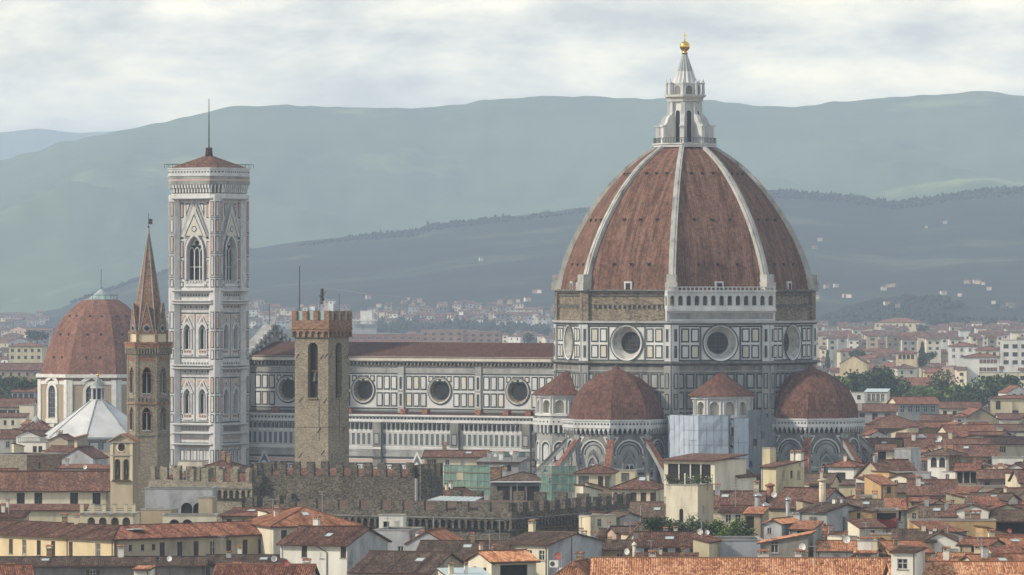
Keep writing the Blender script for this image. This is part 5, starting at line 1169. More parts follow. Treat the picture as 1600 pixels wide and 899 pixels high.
# ---- trees
def leafball(b, c, rx, ry, rz, n, size, mats, rn, lobes=5):
    cs = [(Vector((rn.uniform(-.55, .55) * rx, rn.uniform(-.55, .55) * ry, rn.uniform(-.5, .6) * rz)), rn.uniform(.45, .72)) for _ in range(lobes)]
    for i in range(n):
        o, s = rn.choice(cs)
        d = Vector((rn.gauss(0, 1), rn.gauss(0, 1), rn.gauss(0, 1))).normalized() * (rn.random() ** .4) * s
        p = Vector(c) + o + Vector((d.x * rx, d.y * ry, d.z * rz))
        a = Vector((rn.gauss(0, 1), rn.gauss(0, 1), rn.gauss(0, .6))).normalized(); q = a.cross(Vector((rn.gauss(0, 1), rn.gauss(0, 1), rn.gauss(0, 1)))).normalized(); k = size * rn.uniform(.6, 1.3)
        b.face([p - a * k, p + q * k * .7, p + a * k, p - q * k * .7], rn.choice(mats))
def tree(label, u, vt, D, r, h, kind='round', mats=('leaf', 'leaf', 'leaf_dark'), group=None, n=900, base=0.0, seed=0, leaf=.35, name='tree', cat='tree'):
    rn = random.Random(seed * 77 + int(u * 10)); top = pz(vt, D); p = Vector((px(u, D), D, base))
    t = thing(name, label, cat, p, 0, group); H_ = top - base
    tb = MB(); th = H_ - h * .6
    tb.cyl(0, 0, -.2, th, max(.05, r * .075), max(.03, r * .04), 'bark', 7)
    for k in range(5):
        a = k * 1.3 + seed; tb.tube((0, 0, th * .97), (r * .55 * math.cos(a), r * .55 * math.sin(a), th + h * .3), max(.02, r * .02), 'bark', 4)
    tb.build('trunk', t); b = MB()
    if kind == 'cypress':
        for i in range(n):
            f = rn.random(); rr = r * (1 - f) ** .7 * (.4 + .6 * min(1, f * 6)) * (rn.random() ** .4); a = rn.random() * 6.283; pp = Vector((rr * math.cos(a), rr * math.sin(a), H_ - h + h * f)); k = leaf * rn.uniform(.6, 1.3)
            b.face([pp + Vector((rn.uniform(-1, 1), rn.uniform(-1, 1), -1)) * k, pp + Vector((rn.uniform(-1, 1), rn.uniform(-1, 1), .2)) * k, pp + Vector((0, 0, 1.2)) * k], rn.choice(mats))
    elif kind == 'pine': leafball(b, (0, 0, H_ - h * .5), r, r, h * .5, n, leaf, mats, rn, 7)
    else: leafball(b, (0, 0, H_ - h * .5), r, r, h * .55, n, leaf, mats, rn, 7)
    b.build('crown', t); return t
# ---------------------------------------------------------------- the near roofs, hand placed
K = 'f:%s@%s/%s/%s'
H('long bright orange tiled roof filling the lower middle, coloured sunlit', 926, 1398, 925, 874, D=700, d=18, yaw=-2, wall='plaster_cream', tile='tile_sunlit', chim='.195,.62,1;.56,.62,1;.575,.60,1;.685,.60,1;.705,.62,1', name='house')
H('orange hipped roof beside the bright orange long roof', 842, 928, 922, 876, D=704, d=15, yaw=-14, roof='hip', tile='tile_warm', wall='plaster_beige', chim='.35,.8,2')
H('orange roof running out of view behind the little white stair turret', 1402, 1640, 930, 880, D=690, d=16, yaw=3, tile='tile_sunlit', chim='.3,.7,1')
h_tur = H('little white stair turret with brown tiled cap and grey window', 1393, 1431, 862, 857, D=692, d=4.5, yaw=-18, roof='shed', wall='plaster_white', tile='tile_brown', ov=.35, win='f:.45@.9/1.3x1.3/white', name='stair_turret', cat='turret')
h_crm = H('cream cottage with sunlit orange tile roof and two gable windows', 768, 838, 877, 862, D=770, d=7.5, yaw=26, tile='tile_sunlit', wall='plaster_pale', win='l:.3,.72@.9/.9x1.3/dark;f:.5@.5/4.2x2.4/open')
H('low lean-to with ribbed pale green glazed roof', 702, 768, 902, 889, D=742, d=5, yaw=18, roof='shed', tile='skylight', wall='plaster_pale', ov=.3, name='lean_to', cat='lean-to')
H('red tiled roof cropped at the lower left corner', -40, 55, 930, 885, D=720, d=14, yaw=12, tile='tile_red', wall='plaster_white', chim='.75,.75,1')
h_dsh = H('red roof below the beige wing with rooftop dishes', 328, 478, 922, 884, D=720, d=14, yaw=-6, tile='tile_red', wall='plaster_beige', chim='.9,.7,1;.15,.8,2')
H('small white roof hut with orange cap under the long yellow building', 209, 234, 890, 886, D=760, d=3, yaw=-10, roof='shed', tile='tile_sunlit', wall='plaster_white', ov=.3, name='roof_hut', cat='hut')
H('long low dark roof at the foot of the yellow building', -30, 320, 884, 872, D=815, d=9, yaw=2, roof='gx', tile='tile_brown', wall='stucco_dark', chim='.3,.5,2;.62,.5,1')
H('low dark roof at the foot of the beige wing', 318, 440, 881, 869, D=822, d=9, yaw=-6, tile='tile_brown', wall='stucco_dark')
h_wht = H('white two-storey house with dark red roof and drainpipe', 437, 543, 850, 825, D=822, d=14, yaw=-24, tile='tile_old', wall='plaster_white', side='stucco_worn', win='f:.36@.1/.95x1.9/closed;f:.62@1.2/.6x.9/white;f:.955@.1/.95x1.9/closed;f:.95@5.0/.8x.8/dark', chim='.2,.55,1', ov=.7)
pipe = MB(); fr = h_wht['fr']['f']; pipe.tube(fr.p(2.2, 2, .1), fr.p(2.2, h_wht['ze'] - 1.2, .1), .07, 'metal_dark', 5); pipe.tube(fr.p(2.2, h_wht['ze'] - 1.2, .1), fr.p(.8, h_wht['ze'] - .3, .5), .07, 'metal_dark', 5); pipe.build('drainpipe', h_wht['t'])
H('grey stained stucco block with flat top behind the white house', 584, 640, 829, None, D=850, d=10, yaw=-12, roof='flat', wall='stucco_worn', win='f:.75@2.4/.9x1.9/white')
H('small flat white roof room standing on grey stucco block', 592, 630, 806, None, D=862, d=4, yaw=-6, roof='flat', wall='plaster_white', win='f:.75@.8/.8x1.5/dark;f:.3@.9/.9x.9/open', name='attic', cat='attic')
H('grey stucco gable with pale roof next to the dark brown roofs', 634, 700, 850, 829, D=842, d=10, yaw=-14, roof='gy', wall='stucco_worn', tile='tile_warm', ov=.2)
H('wide dark brown roof, the lower of two beside the white house', 548, 672, 894, 864, D=800, d=16, yaw=-20, tile='tile_brown', wall='plaster_beige', ov=.7)
H('wide dark brown roof, the upper one left of the cream gable house', 648, 785, 874, 847, D=826, d=15, yaw=-8, tile='tile_brown', wall='plaster_beige', ov=.7)
H('cream house with brown roof and grey gable wall, three windows', 786, 856, 850, 833, D=830, d=15, yaw=-33, tile='tile_brown', wall='plaster_pale', side='stucco_worn', win='f:.32,.58,.86@.9/1.0x1.5/white', chim='.04,.5,0')
# ---- the long corner building, its lit wing coloured yellow, its shaded wing beige
zc = 16.0; cs = [(-45, 831.0), (178, 842.0), (437, 833.0)]
pts = [P(u, v, (HC - zc) * F / (v - 449.5)) for u, v in cs]
cb = thing('corner_building', 'long corner building with one wing coloured sunlit yellow, one shaded beige, under red roofs', 'building', (pts[1].x, pts[1].y, 0), 0)
loc = [Vector((p.x - pts[1].x, p.y - pts[1].y, 0)) for p in pts]
def wing(a, c_, m, us, small=()):
    d = c_ - a; L = d.length; n = Vector((d.y, -d.x, 0)).normalized(); fr = Fr((a + c_) / 2, ang_of(n.x, n.y)); ops = []
    for u in us:
        # where the sight line of this column meets the wall
        k = (u - 800) / F; A = a + pts[1]; x = (k * A.y - A.x) / (d.x / L - k * d.y / L) - L / 2
        ops.append((x, .62 if u in small else .98, zc - (2.0 if u in small else 3.15), zc - (1.05 if u in small else .85), 'flat'))
    b = MB(); b.pierced(fr, -L / 2, L / 2, 0, zc, ops, .25, m); b.build('wing_wall', cb)
    for i, (x, w_, z0, z1, _) in enumerate(ops):
        me, sub = window_mesh(w_, z1 - z0, ['dark', 'closed', 'white', 'dark'][i % 4] if w_ > .8 else 'dark'); link('window', me, cb, loc=fr.p(x, z0), rz=ang_of(n.x, n.y))
    q = MB()
    for x in (-L / 2 + .3, L * .18, L / 2 - .35): q.tube(fr.p(x, 2, .1), fr.p(x, zc - .2, .1), .06, 'metal_dark', 5); 
    q.build('drainpipe', cb)
    return n, fr, L
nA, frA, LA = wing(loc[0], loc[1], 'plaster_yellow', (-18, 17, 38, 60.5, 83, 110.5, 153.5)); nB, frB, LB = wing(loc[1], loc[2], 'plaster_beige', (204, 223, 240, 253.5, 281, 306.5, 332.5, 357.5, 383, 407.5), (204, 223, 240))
ri = 5.2; rr = 1.7; ovh = .7
def mit(d1): # the mitred corner, d1 metres outwards
    k = (nA + nB); return k * (d1 / (1 + nA.dot(nB)))
r = MB(); r.barrel = True
def edge(p, n, dd, z): q = p + n * dd; return Vector((q.x, q.y, z))
e0, e1, e2 = edge(loc[0], nA, ovh, zc - .1), Vector((*mit(ovh).xy, zc - .1)), edge(loc[2], nB, ovh, zc - .1)
r0, r1, r2 = edge(loc[0], nA, -ri, zc + rr), Vector((*mit(-ri).xy, zc + rr)), edge(loc[2], nB, -ri, zc + rr)
b0, b1, b2 = edge(loc[0], nA, -2 * ri, zc), Vector((*mit(-2 * ri).xy, zc)), edge(loc[2], nB, -2 * ri, zc)
r.tileroof([e0, e1, r1, r0], 'tile_old'); r.tileroof([e1, e2, r2, r1], 'tile_red'); r.tileroof([b1, b0, r0, r1], 'tile_old'); r.tileroof([b2, b1, r1, r2], 'tile_red')
r.tube(r0, r1, .16, 'tile_old', 6); r.tube(r1, r2, .16, 'tile_red', 6); r.tube(e1, r1, .15, 'tile_old', 6)
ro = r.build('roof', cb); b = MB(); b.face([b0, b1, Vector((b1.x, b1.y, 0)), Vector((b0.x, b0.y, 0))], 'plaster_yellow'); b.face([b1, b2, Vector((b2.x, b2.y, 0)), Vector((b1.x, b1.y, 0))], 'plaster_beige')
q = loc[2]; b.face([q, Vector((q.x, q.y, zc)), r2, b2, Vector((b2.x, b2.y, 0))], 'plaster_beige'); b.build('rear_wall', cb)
for s, k in ((.28, 2), (.33, 0)): p = r0.lerp(r1, s * 2); link('chimney', chimney_mesh(k), ro, loc=p + Vector((0, 0, -.3)))
q = MB(); m_ = e1.lerp(e2, .12).lerp(r1.lerp(r2, .12), .55); q.slab(Fr(m_, ang_of(nB.x, nB.y)), -1.2, 1.2, .3, .4, -.8, .9, 'skylight'); q.build('skylight_pane', ro)
# ---- church group behind the yellow wing
H('white church flank with long dark red roof and four deep windows', -20, 170, 766, 738, D=938, d=15, yaw=-2, tile='tile_old', wall='plaster_pale', win='f:.275,.42,.715,.90@.45/1.35x2.0/dark', ov=.6, chim='')
H('low cream wall with tiled lean-to below the white church flank', -20, 133, 797, 789, D=926, d=4, yaw=-2, roof='shed', tile='tile_old', wall='plaster_cream', ov=.4, name='lean_to', cat='lean-to')
H('short red roof tucked under the cream lean-to wall', -20, 38, 808, 800, D=900, d=5, yaw=-4, roof='shed', tile='tile_old', wall='plaster_beige', ov=.4)
t = thing('terrace', 'cream roof terrace on four arches with square posts and rail', 'terrace', (*P(170, 804, 912).xy, 0), R(-3)); zt_ = pz(804, 912); b = MB(); fr = Fr((0, 0, 0), 0)
b.pierced(fr, -4.6, 4.3, 0, zt_, [(x, 1.25, zt_ - 2.3, zt_ - 1.1, 'round') for x in (-2.9, -1.0, 1.0, 2.85)], 1.2, 'plaster_cream'); b.rect(fr, -4.6, 4.3, 0, zt_, -1.22, 'stucco_dark'); b.slab(fr, -4.8, 4.5, zt_, zt_ + .25, -6, .25, 'trim_grey'); b.slab(Fr((4.3, 3, 0), R(90)), -3, 3, 0, zt_, -.3, 0, 'plaster_cream'); b.build('terrace_wall', t)
for x in (-4.4, -2.6, -.75, 1.0, 2.8, 4.1): q = MB(); q.box(x - .3, x + .3, -.35, .25, zt_ + .25, zt_ + 1.6, 'plaster_cream'); q.box(x - .36, x + .36, -.41, .31, zt_ + 1.6, zt_ + 1.72, 'trim_grey'); q.build('post', t)
q = MB(); q.tube((-4.4, 0, zt_ + 1.0), (4.1, 0, zt_ + 1.0), .04, 'metal_dark', 4); q.tube((-4.4, 0, zt_ + .65), (4.1, 0, zt_ + .65), .04, 'metal_dark', 4); q.build('rail', t)
# bell gable
D = 932; t = thing('bell_gable', 'tall pale bell gable with twin arched openings and trefoil above', 'bell gable', (*P(190, 700, D).xy, 0), R(-14)); b = MB(); fr = Fr((0, 0, 0), 0); zz = lambda v: pz(v, D); hw = 1.95
b.pierced(fr, -hw, hw, 0, zz(712), [(-.72, .95, zz(750), zz(722), 'round'), (.78, .95, zz(750), zz(722), 'round')], .9, 'plaster_beige', 'plaster_stone')
b.pierced(fr, -hw, hw, zz(712), zz(690), [(0, 1.1, zz(708), zz(698), 'round')], .9, 'plaster_beige', 'plaster_stone'); b.rect(fr, -hw + .1, hw - .1, zz(755), zz(690), -.95, 'stucco_dark')
b.poly(fr, [(-hw, zz(690)), (hw, zz(690)), (0, zz(679))], 0, 'plaster_beige')
for a, x in ((90, hw), (-90, -hw)): b.rect(Fr((x, 1.6, 0), R(a)), -1.6, 1.6, 0, zz(690), 0, 'plaster_stone')
b.rect(Fr((0, 3.2, 0), R(180)), -hw, hw, 0, zz(690), 0, 'plaster_stone'); b.poly(Fr((0, 3.2, 0), R(180)), [(-hw, zz(690)), (hw, zz(690)), (0, zz(679))], 0, 'plaster_stone')
for s_ in (-1, 1): b.slab(fr, s_ * (hw - .25) - .25, s_ * (hw - .25) + .25, zz(752), zz(690), 0, .15, 'plaster_cream')
b.slab(fr, -hw - .2, hw + .2, zz(692), zz(690), -.2, .35, 'trim_grey'); b.slab(fr, -hw - .1, hw + .1, zz(712.5), zz(711), 0, .2, 'trim_grey'); b.slab(fr, -1.5, 1.6, zz(752), zz(750), 0, .5, 'wood_dark'); b.slab(fr, -.1, .16, zz(750), zz(722), -.4, .05, 'plaster_beige')
b.ring(fr, 0, zz(699), .95, .02, .65, .12, 'plaster_cream', 16); b.build('wall', t)
r = MB(); z0, z1 = zz(690) + .1, zz(679) + .15
r.tileroof([(hw + .5, -.5, z0 - .1), (hw + .5, 3.6, z0 - .1), (0, 3.6, z1), (0, -.5, z1)], 'tile_warm', .2, 'plaster_stone'); r.tileroof([(-hw - .5, 3.6, z0 - .1), (-hw - .5, -.5, z0 - .1), (0, -.5, z1), (0, 3.6, z1)], 'tile_warm', .2, 'plaster_stone'); r.build('roof', t)
for x in (-.72, .78): q = MB(); q.lathe(x, .45, [(.36, zz(742)), (.28, zz(738)), (.2, zz(731)), (.08, zz(728)), (0, zz(727.5))], 'metal_dark', 10); q.build('bell', t)
t_ = H('weathered grey church wall with dark arched recesses beside the bell gable', 226, 332, 764, None, D=972, d=8, yaw=-3, roof='flat', wall='stucco_worn', win='f:.25,.42@3.0/1.4x2.4/archopen;f:.62,.8@2.4/2.0x2.2/archopen')
H('small beige cube hut before the grey church wall', 220, 268, 797, None, D=925, d=5, yaw=-10, roof='flat', wall='plaster_stone')
H('cream wall with two round arches right of the beige cube hut', 254, 338, 806, None, D=918, d=6, yaw=2, roof='flat', wall='plaster_pale', win='f:.22,.46@.6/1.7x1.9/archopen')
H('cream cabin with flat roof leaning against grey church wall', 310, 332, 778, None, D=950, d=4, yaw=-8, roof='flat', wall='plaster_beige')
# ---- crenellated palace
def crenel(label, A, B, zt, dep, m, merl, gapw, mh, arcade=0, roofm=None, right=True, rise=1.4):
    """a battlemented block; A, B = ground points of its front face, zt = foot of the merlons"""
    A, B = Vector(A), Vector(B); d = B - A; L = d.length; yaw = math.atan2(d.y, d.x); t = thing('battlemented_hall', label, 'palace', (*((A + B) / 2).xy, 0), yaw)
    b = MB(); fs = [(Fr((0, 0, 0), 0), L), (Fr((L / 2, dep / 2, 0), R(90)), dep), (Fr((-L / 2, dep / 2, 0), R(-90)), dep), (Fr((0, dep, 0), R(180)), L)]
    mers = []
    for fr, l in fs:
        o = .7 if arcade else 0; l2 = l + 2 * o
        b.rect(fr, -l / 2, l / 2, 0, zt, 0, m)
        if arcade:
            n = int(l2 / 1.25); p_ = l2 / n; z0 = zt - 2.9
            b.pierced(fr, -l2 / 2, l2 / 2, z0, z0 + 1.75, [(-l2 / 2 + (i + .5) * p_, p_ * .68, z0, z0 + 1.05, 'round') for i in range(n)], .68, m, m, o); b.rect(fr, -l2 / 2, l2 / 2, z0 + 1.75, zt, o, m); b.slab(fr, -l2 / 2, l2 / 2, z0 + 1.72, z0 + 1.95, o, o + .18, 'marble_dirt_shade'); b.slab(fr, -l2 / 2, l2 / 2, z0 - .25, z0, 0, .3, 'stone_light')
            b.face([fr.p(-l2 / 2, zt, o), fr.p(l2 / 2, zt, o), fr.p(l2 / 2, zt, o - .8), fr.p(-l2 / 2, zt, o - .8)], m)
        n = max(2, round((l2 + gapw) / (merl + gapw))); p_ = (l2 - merl) / (n - 1)
        for i in range(n):
            x = -l2 / 2 + merl / 2 + i * p_; e = .02 if i in (0, n - 1) else 0; ma = MB(); ma.slab(fr, x - merl / 2 + e, x + merl / 2 - e, zt - .02 + e, zt + mh + rnd.uniform(-.12, .12), o - .72 + e, o - e, m); mers.append(ma)
    b.build('wall', t)
    for ma in mers: ma.build('merlon', t)
    if roofm:
        r = MB(); y0, y1 = .9, dep - .9; x = L / 2 - .9; yc = dep / 2; z0 = zt - .2; z1 = zt + rise
        r.tileroof([(-x, y0, z0), (x, y0, z0), (x - 3, yc, z1), (-x + 3, yc, z1)], roofm); r.tileroof([(x, y1, z0), (-x, y1, z0), (-x + 3, yc, z1), (x - 3, yc, z1)], roofm); r.tileroof([(x, y0, z0), (x, y1, z0), (x - 3, yc, z1)], roofm); r.tileroof([(-x, y1, z0), (-x, y0, z0), (-x + 3, yc, z1)], roofm)
        t['_roof'] = 1; ro = r.build('roof', t); return t, ro
    return t, None
g0 = lambda u, D: Vector((px(u, D), D, 0))
crenel('pale battlemented palace wall with small corbel arches, left of stone tower', g0(300, 1006), g0(392, 1000), pz(754, 1000), 10, 'stone_light', 1.45, 1.75, 2.3, 1, 'tile_old')
crenel('pale ruined battlement behind the grey church wall', g0(232, 1022), g0(300, 1016), pz(750, 1018), 8, 'stone_light', 1.5, 1.9, 2.3, 0, 'tile_old', rise=1.2)
crenel('dark battlemented palace wall beneath the stone tower, red tiles in its gaps', g0(391, 1002), g0(648, 990), pz(745, 996), 13, 'stone_dark', 1.35, 1.35, 2.2, 0, 'tile_old', rise=1.3)
Dc = 960; yw = R(-27); cpt = g0(797, Dc); A = cpt + Vector((-math.cos(yw), -math.sin(yw), 0)) * 52
pal, pro = crenel('dark lower battlemented palace with corbel arcade and a corner towards the viewer', A, cpt, pz(801, Dc), 46, 'stone_dark', 2.2, 1.9, 1.7, 1, 'tile_brown', rise=1.1)
q = MB(); q.face([(8, 3.2, 18.0), (17.5, 3.2, 18.0), (17.0, 7.5, 18.6), (8.5, 7.5, 18.6)], 'skylight'); 
for i in range(8): q.tube((8.2 + i * 1.28, 3.2, 18.04), (8.6 + i * 1.18, 7.5, 18.64), .05, 'trim_white', 4)
q.build('skylight_pane', pro)
q = MB(); q.cyl(px(658, 992), 992, 0, pz(732, 992), 2.0, 2.0, 'stone_dark', 4); q.tube((px(650.5, 984), 984, 8), (px(650.5, 984), 984, pz(748, 984)), .28, 'metal_grey', 8); o = q.build('stone_pier'); o['label'] = 'dark stone pier with pale drainpipe closing the battlemented wall'; o['category'] = 'pier'
H('red hipped roof with brick chimney hump against the bell tower foot', 292, 372, 738, 720, D=1150, d=12, yaw=-20, roof='hip', tile='tile_old', wall='plaster_beige', chim='.5,.5,2;.6,.5,2')
H('cream flat cabin left of the red hipped roof by the bell tower foot', 278, 316, 721, None, D=1180, d=6, yaw=-10, roof='flat', wall='plaster_pale')
H('warm orange roof between pale battlement and beige wing', 345, 420, 806, 796, D=935, d=13, yaw=-18, tile='tile_red', wall='plaster_beige')
H('wide orange roof with cream gable end above the white house', 428, 560, 822, 793, D=880, d=17, yaw=18, roof='hip', tile='tile_warm', wall='plaster_pale', ov=.6)
H('cream gabled end wall beside the wide orange roof', 417, 444, 815, 797, D=905, d=9, yaw=12, roof='shedr', tile='tile_warm', wall='plaster_pale', ov=.3)
# ---- between palace and cathedral
H('cream house with brown roof right under the nave wall', 662, 760, 714, 705, D=1210, d=10, yaw=-4, tile='tile_old', wall='plaster_cream', chim='.3,.5,2')
H('narrow white house with one blue window by the dark stone pier', 653, 674, 730, 727, D=1120, d=7, yaw=-6, roof='shed', tile='tile_red', wall='plaster_white', ov=.3, win='f:.4@.8/1.4x1.9/blue')
H('low gabled garage with two dark doors and red roof', 708, 752, 779, 764, D=1062, d=9, yaw=48, tile='tile_old', wall='plaster_cream', win='l:.28,.74@.4/2.7x1.9/open', ov=.4)
H('burnt looking grey house with sagging roof and black open loggia', 768, 852, 753, 738, D=1112, d=12, yaw=-8, roof='hip', tile='tile_brown', wall='stucco_dark', win='f:.22,.5,.78@.9/2.6x3.0/open', chim='.2,.3,3;.8,.6,3')
H('brown brick house with round arched doorway between green nets', 764, 782, 730, None, D=1122, d=8, yaw=-5, roof='flat', wall='brick_brown', win='f:.5@5/1.5x2.6/archopen')
H('jumble of grey roof terraces behind the sagging grey roof', 745, 812, 722, 716, D=1160, d=9, yaw=-10, roof='shed', tile='roof_felt', wall='plaster_grey', chim='.2,.5,3;.5,.4,1;.8,.5,3')
H('cream house with hipped brown roof and two grey shuttered windows', 901, 956, 739, 727, D=1075, d=9, yaw=-6, roof='hip', tile='tile_old', wall='plaster_cream', win='f:.2@.6/2.0x2.9/closedgrey;f:.68@.6/1.0x2.9/closed;f:.90@.6/1.2x2.9/closedgrey;f:.65,.9@5.3/.8x1.4/white')
H('cream house with long brown hipped roof and narrow arched windows', 957, 1026, 764, 746, D=1062, d=12, yaw=-10, roof='hip', tile='tile_old', wall='plaster_cream', side='plaster_cream', win='f:.05,.24@.7/.9x2.2/archopen;f:.48,.7,.92@.7/1.1x2.2/closed;r:.3@.8/.9x1.5/dark')
H('small flat cream penthouse behind the long brown hipped roof', 962, 992, 736, None, D=1100, d=6, yaw=-6, roof='flat', wall='plaster_lemon', win='f:.5@.4/1.6x1.6/closedgrey')
H('dark brown roof wedged between palace corner and cream tower', 984, 1048, 808, 786, D=955, d=14, yaw=-5, tile='tile_brown', wall='plaster_beige')
h_tw = H('square cream tower house with arched window and planted roof terrace', 1041, 1090, 758.5, None, D=930, d=5.9, yaw=-28, roof='flat', wall='plaster_pale', side='plaster_beige', win='f:.48@3.9/.75x2.3/archopen;r:.35@3.4/.6x1.3/white', name='tower_house', cat='tower')
h_lg = H('cream penthouse with dark open loggia and sloping red roof', 1038, 1116, 720, 741, D=962, d=12.5, yaw=-28, roof='flat', wall='plaster_pale', win='f:.5@.6/8.2x3.6/open')
H('slanted cream gable wall beside dark open loggia', 1117, 1152, 745, 722, D=968, d=7, yaw=-30, roof='shedr', tile='tile_old', wall='plaster_pale', side='plaster_pale', ov=.25)
b = MB(); hw_ = h_lg['w'] / 2; b.tileroof([(-hw_ - .5, -7.0, h_lg['ze'] + .15), (hw_ + .5, -7.0, h_lg['ze'] + .15), (hw_ + .5, 6, h_lg['ze'] + .9), (-hw_ - .5, 6, h_lg['ze'] + .9)], 'tile_old'); b.build('canopy_roof', h_lg['t'])
for x in (-2.0, .2, 2.2): q = MB(); q.box(x - .1, x + .1, -6.25, -6.1, h_lg['ze'] - 4.2, h_lg['ze'] - .6, 'trim_white'); q.build('loggia_post', h_lg['t'])
H('yellow house with three white chimney stacks, near the sheeted scaffold', 1190, 1212, 729, 719, D=1012, d=7.2, yaw=-48, roof='shed', tile='tile_old', wall='plaster_lemon', win='r:.3,.8@.8/.9x1.6/closed;r:.55@.8/.6x1.3/closed;r:.28@5/.8x1.2/dark', chim='.55,.85,1;.75,.9,1;.95,.9,1')
H('thin yellow stair tower rising from the yellow house', 1191, 1203, 701, None, D=1016, d=2.4, yaw=-30, roof='flat', wall='plaster_lemon', name='stair_turret', cat='turret')
H('lemon house with wide brown eaves and dark open loggia windows', 1226, 1298, 754, 741, D=1032, d=10, yaw=-12, tile='tile_brown', wall='plaster_lemon', win='f:.54@.6/4.0x1.9/open;f:.9@.5/1.4x3.2/open', ov=1.0)
H('dark red roof with grey gable, left of the round white chimney', 1202, 1276, 793, 764, D=955, d=15, yaw=-26, tile='tile_old', wall='plaster_beige', side='stucco_worn', win='f:.75@1.5/.9x1.6/closedgrey')
H('grey plaster house with tall dark door and white sloping downpipe', 1250, 1291, 799, 788, D=902, d=11, yaw=-38, tile='tile_brown', wall='plaster_grey', side='stucco_worn', win='f:.5@.9/1.5x2.8/open;f:.15@1.5/.7x1.4/blue;r:.45@1.0/.9x2.4/closedgrey')
h_hp = H('white house with red pyramid roof and two big windows', 1294, 1337, 729, 718, D=1112, d=6, yaw=-22, roof='hip', tile='tile_red', wall='plaster_white', win='f:.46@1.2/2.0x2.4/dark;r:.5@1.2/1.4x2.4/dark', band=4.2)
H('low white annex right of the red pyramid roof', 1349, 1368, 733, 730, D=1110, d=7, yaw=-16, roof='shed', tile='tile_red', wall='plaster_white', ov=.3)
H('cream house with dark roof, grey shutter and white cooling unit', 1341, 1416, 769, 757, D=1022, d=9, yaw=-4, tile='tile_brown', wall='plaster_cream', win='f:.22@.6/2.2x1.5/blue;f:.6@.8/1.2x1.2/open')
H('long dark roof strip above the orange gable', 1309, 1412, 797, 782, D=950, d=10, yaw=-5, tile='tile_brown', wall='plaster_brown', chim='.55,.6,0;.3,.5,2')
H('small orange plaster gable with single dark slit window', 1328, 1362, 800, 795, D=905, d=8, yaw=-10, roof='gy', tile='tile_brown', wall='plaster_ochre', win='f:.4@.2/.5x1.5/dark', ov=.25)
h_tp = H('shadowy open terrace hung with dark red tarpaulin', 1362, 1404, 798, None, D=912, d=7, yaw=-2, roof='flat', wall='plaster_brown', win='f:.5@.4/3.6x2.6/open')
q = MB(); f_ = h_tp['fr']['f']; rn_ = random.Random(4)
for i in range(12): x0 = -1.9 + i * .32; z1 = h_tp['ze'] - 1.15 - .35 * math.sin(i / 11 * 3.14); q.face([f_.p(x0, z1 - 1.5, .12 + .1 * (i % 2)), f_.p(x0 + .32, z1 - 1.5, .12 + .1 * ((i + 1) % 2)), f_.p(x0 + .32, z1, .10), f_.p(x0, z1 + .03, .10)], 'tarp_red')
o = q.build('tarpaulin'); o.location = h_tp['t'].location; o.rotation_euler = h_tp['t'].rotation_euler; o['label'] = 'dark red tarpaulin hung across shadowy terrace opening'; o['category'] = 'tarpaulin'
H('orange roof strip behind the round white dish', 1264, 1320, 846, 833, D=848, d=11, yaw=-4, tile='tile_warm', wall='plaster_white')
H('low white house with orange roof and cooling unit on its wall', 1276, 1334, 861, 847, D=800, d=9, yaw=-8, tile='tile_sunlit', wall='plaster_white', win='f:.55@.5/1.0x1.4/open;f:.15@.9/.8x.8/closedgrey', ov=.5)
H('tiny orange roofed shed with four pale chimneys', 1338, 1366, 864, 856, D=772, d=6, yaw=-10, tile='tile_sunlit', wall='plaster_white', chim='.2,.2,1;.45,.2,1;.7,.2,1;.95,.2,0')
H('large brown hipped roof under the ochre skylight box', 1332, 1412, 874, 843, D=778, d=15, yaw=-6, roof='hip', tile='tile_brown', wall='plaster_beige')
H('ochre skylight box with white rim on the brown hipped roof', 1360, 1391, 836, None, D=798, d=4, yaw=-4, roof='flat', wall='plaster_ochre', name='skylight_box', cat='skylight')
H('orange roof slope falling towards the white stair turret', 1396, 1456, 864, 847, D=776, d=12, yaw=12, tile='tile_warm', wall='plaster_ochre')
H('grey rendered house with orange lean-to roof and barred window', 1188, 1262, 849, 831, D=800, d=9, yaw=-8, roof='shedl', tile='tile_sunlit', wall='stucco_dark', win='f:.3@-.7/1.1x2.1/white;f:.06@.4/.7x1.4/white', ov=.5)
H('tan chimney hut with orange lid and green blind', 1163, 1192, 803, 794, D=856, d=4, yaw=-14, roof='shed', tile='tile_sunlit', wall='plaster_stone', win='f:.3@.4/1.3x1.8/open', ov=.3)
H('grey gable with orange roof right of the tan chimney hut', 1194, 1221, 819, 811, D=848, d=8, yaw=-24, roof='gy', tile='tile_sunlit', wall='stucco_worn', win='f:.3@.6/.6x.9/dark', ov=.3)
H('cream house with small dormer behind the terrace trees', 1125, 1168, 800, 792, D=880, d=8, yaw=-8, tile='tile_old', wall='plaster_pale', win='f:.3,.65@.4/.9x1.3/white')
H('dark red roof directly right of the cream tower house', 1106, 1192, 792, 769, D=940, d=13, yaw=-5, tile='tile_old', wall='plaster_cream', chim='.15,.4,3;.85,.5,0')
H('red roof over pale blue wall with three windows, under the terrace trees', 992, 1098, 853, 833, D=822, d=13, yaw=-4, tile='tile_old', wall='plaster_bluegrey', win='f:.2,.42,.66,.88@.35/1.3x1.0/dark', ov=.6)
H('narrow lower roof below the pale blue wall', 992, 1088, 874, 865, D=800, d=5, yaw=-4, roof='shed', tile='tile_old', wall='plaster_brown', ov=.3)
H('pale yellow gable flank left of the lavender white wall', 1083, 1108, 848, 838, D=806, d=9, yaw=-16, roof='shedr', tile='tile_old', wall='plaster_lemon', ov=.2)
H('blank lavender white wall below the terrace trees', 1104, 1193, 845, None, D=812, d=12, yaw=2, roof='flat', wall='plaster_bluegrey')
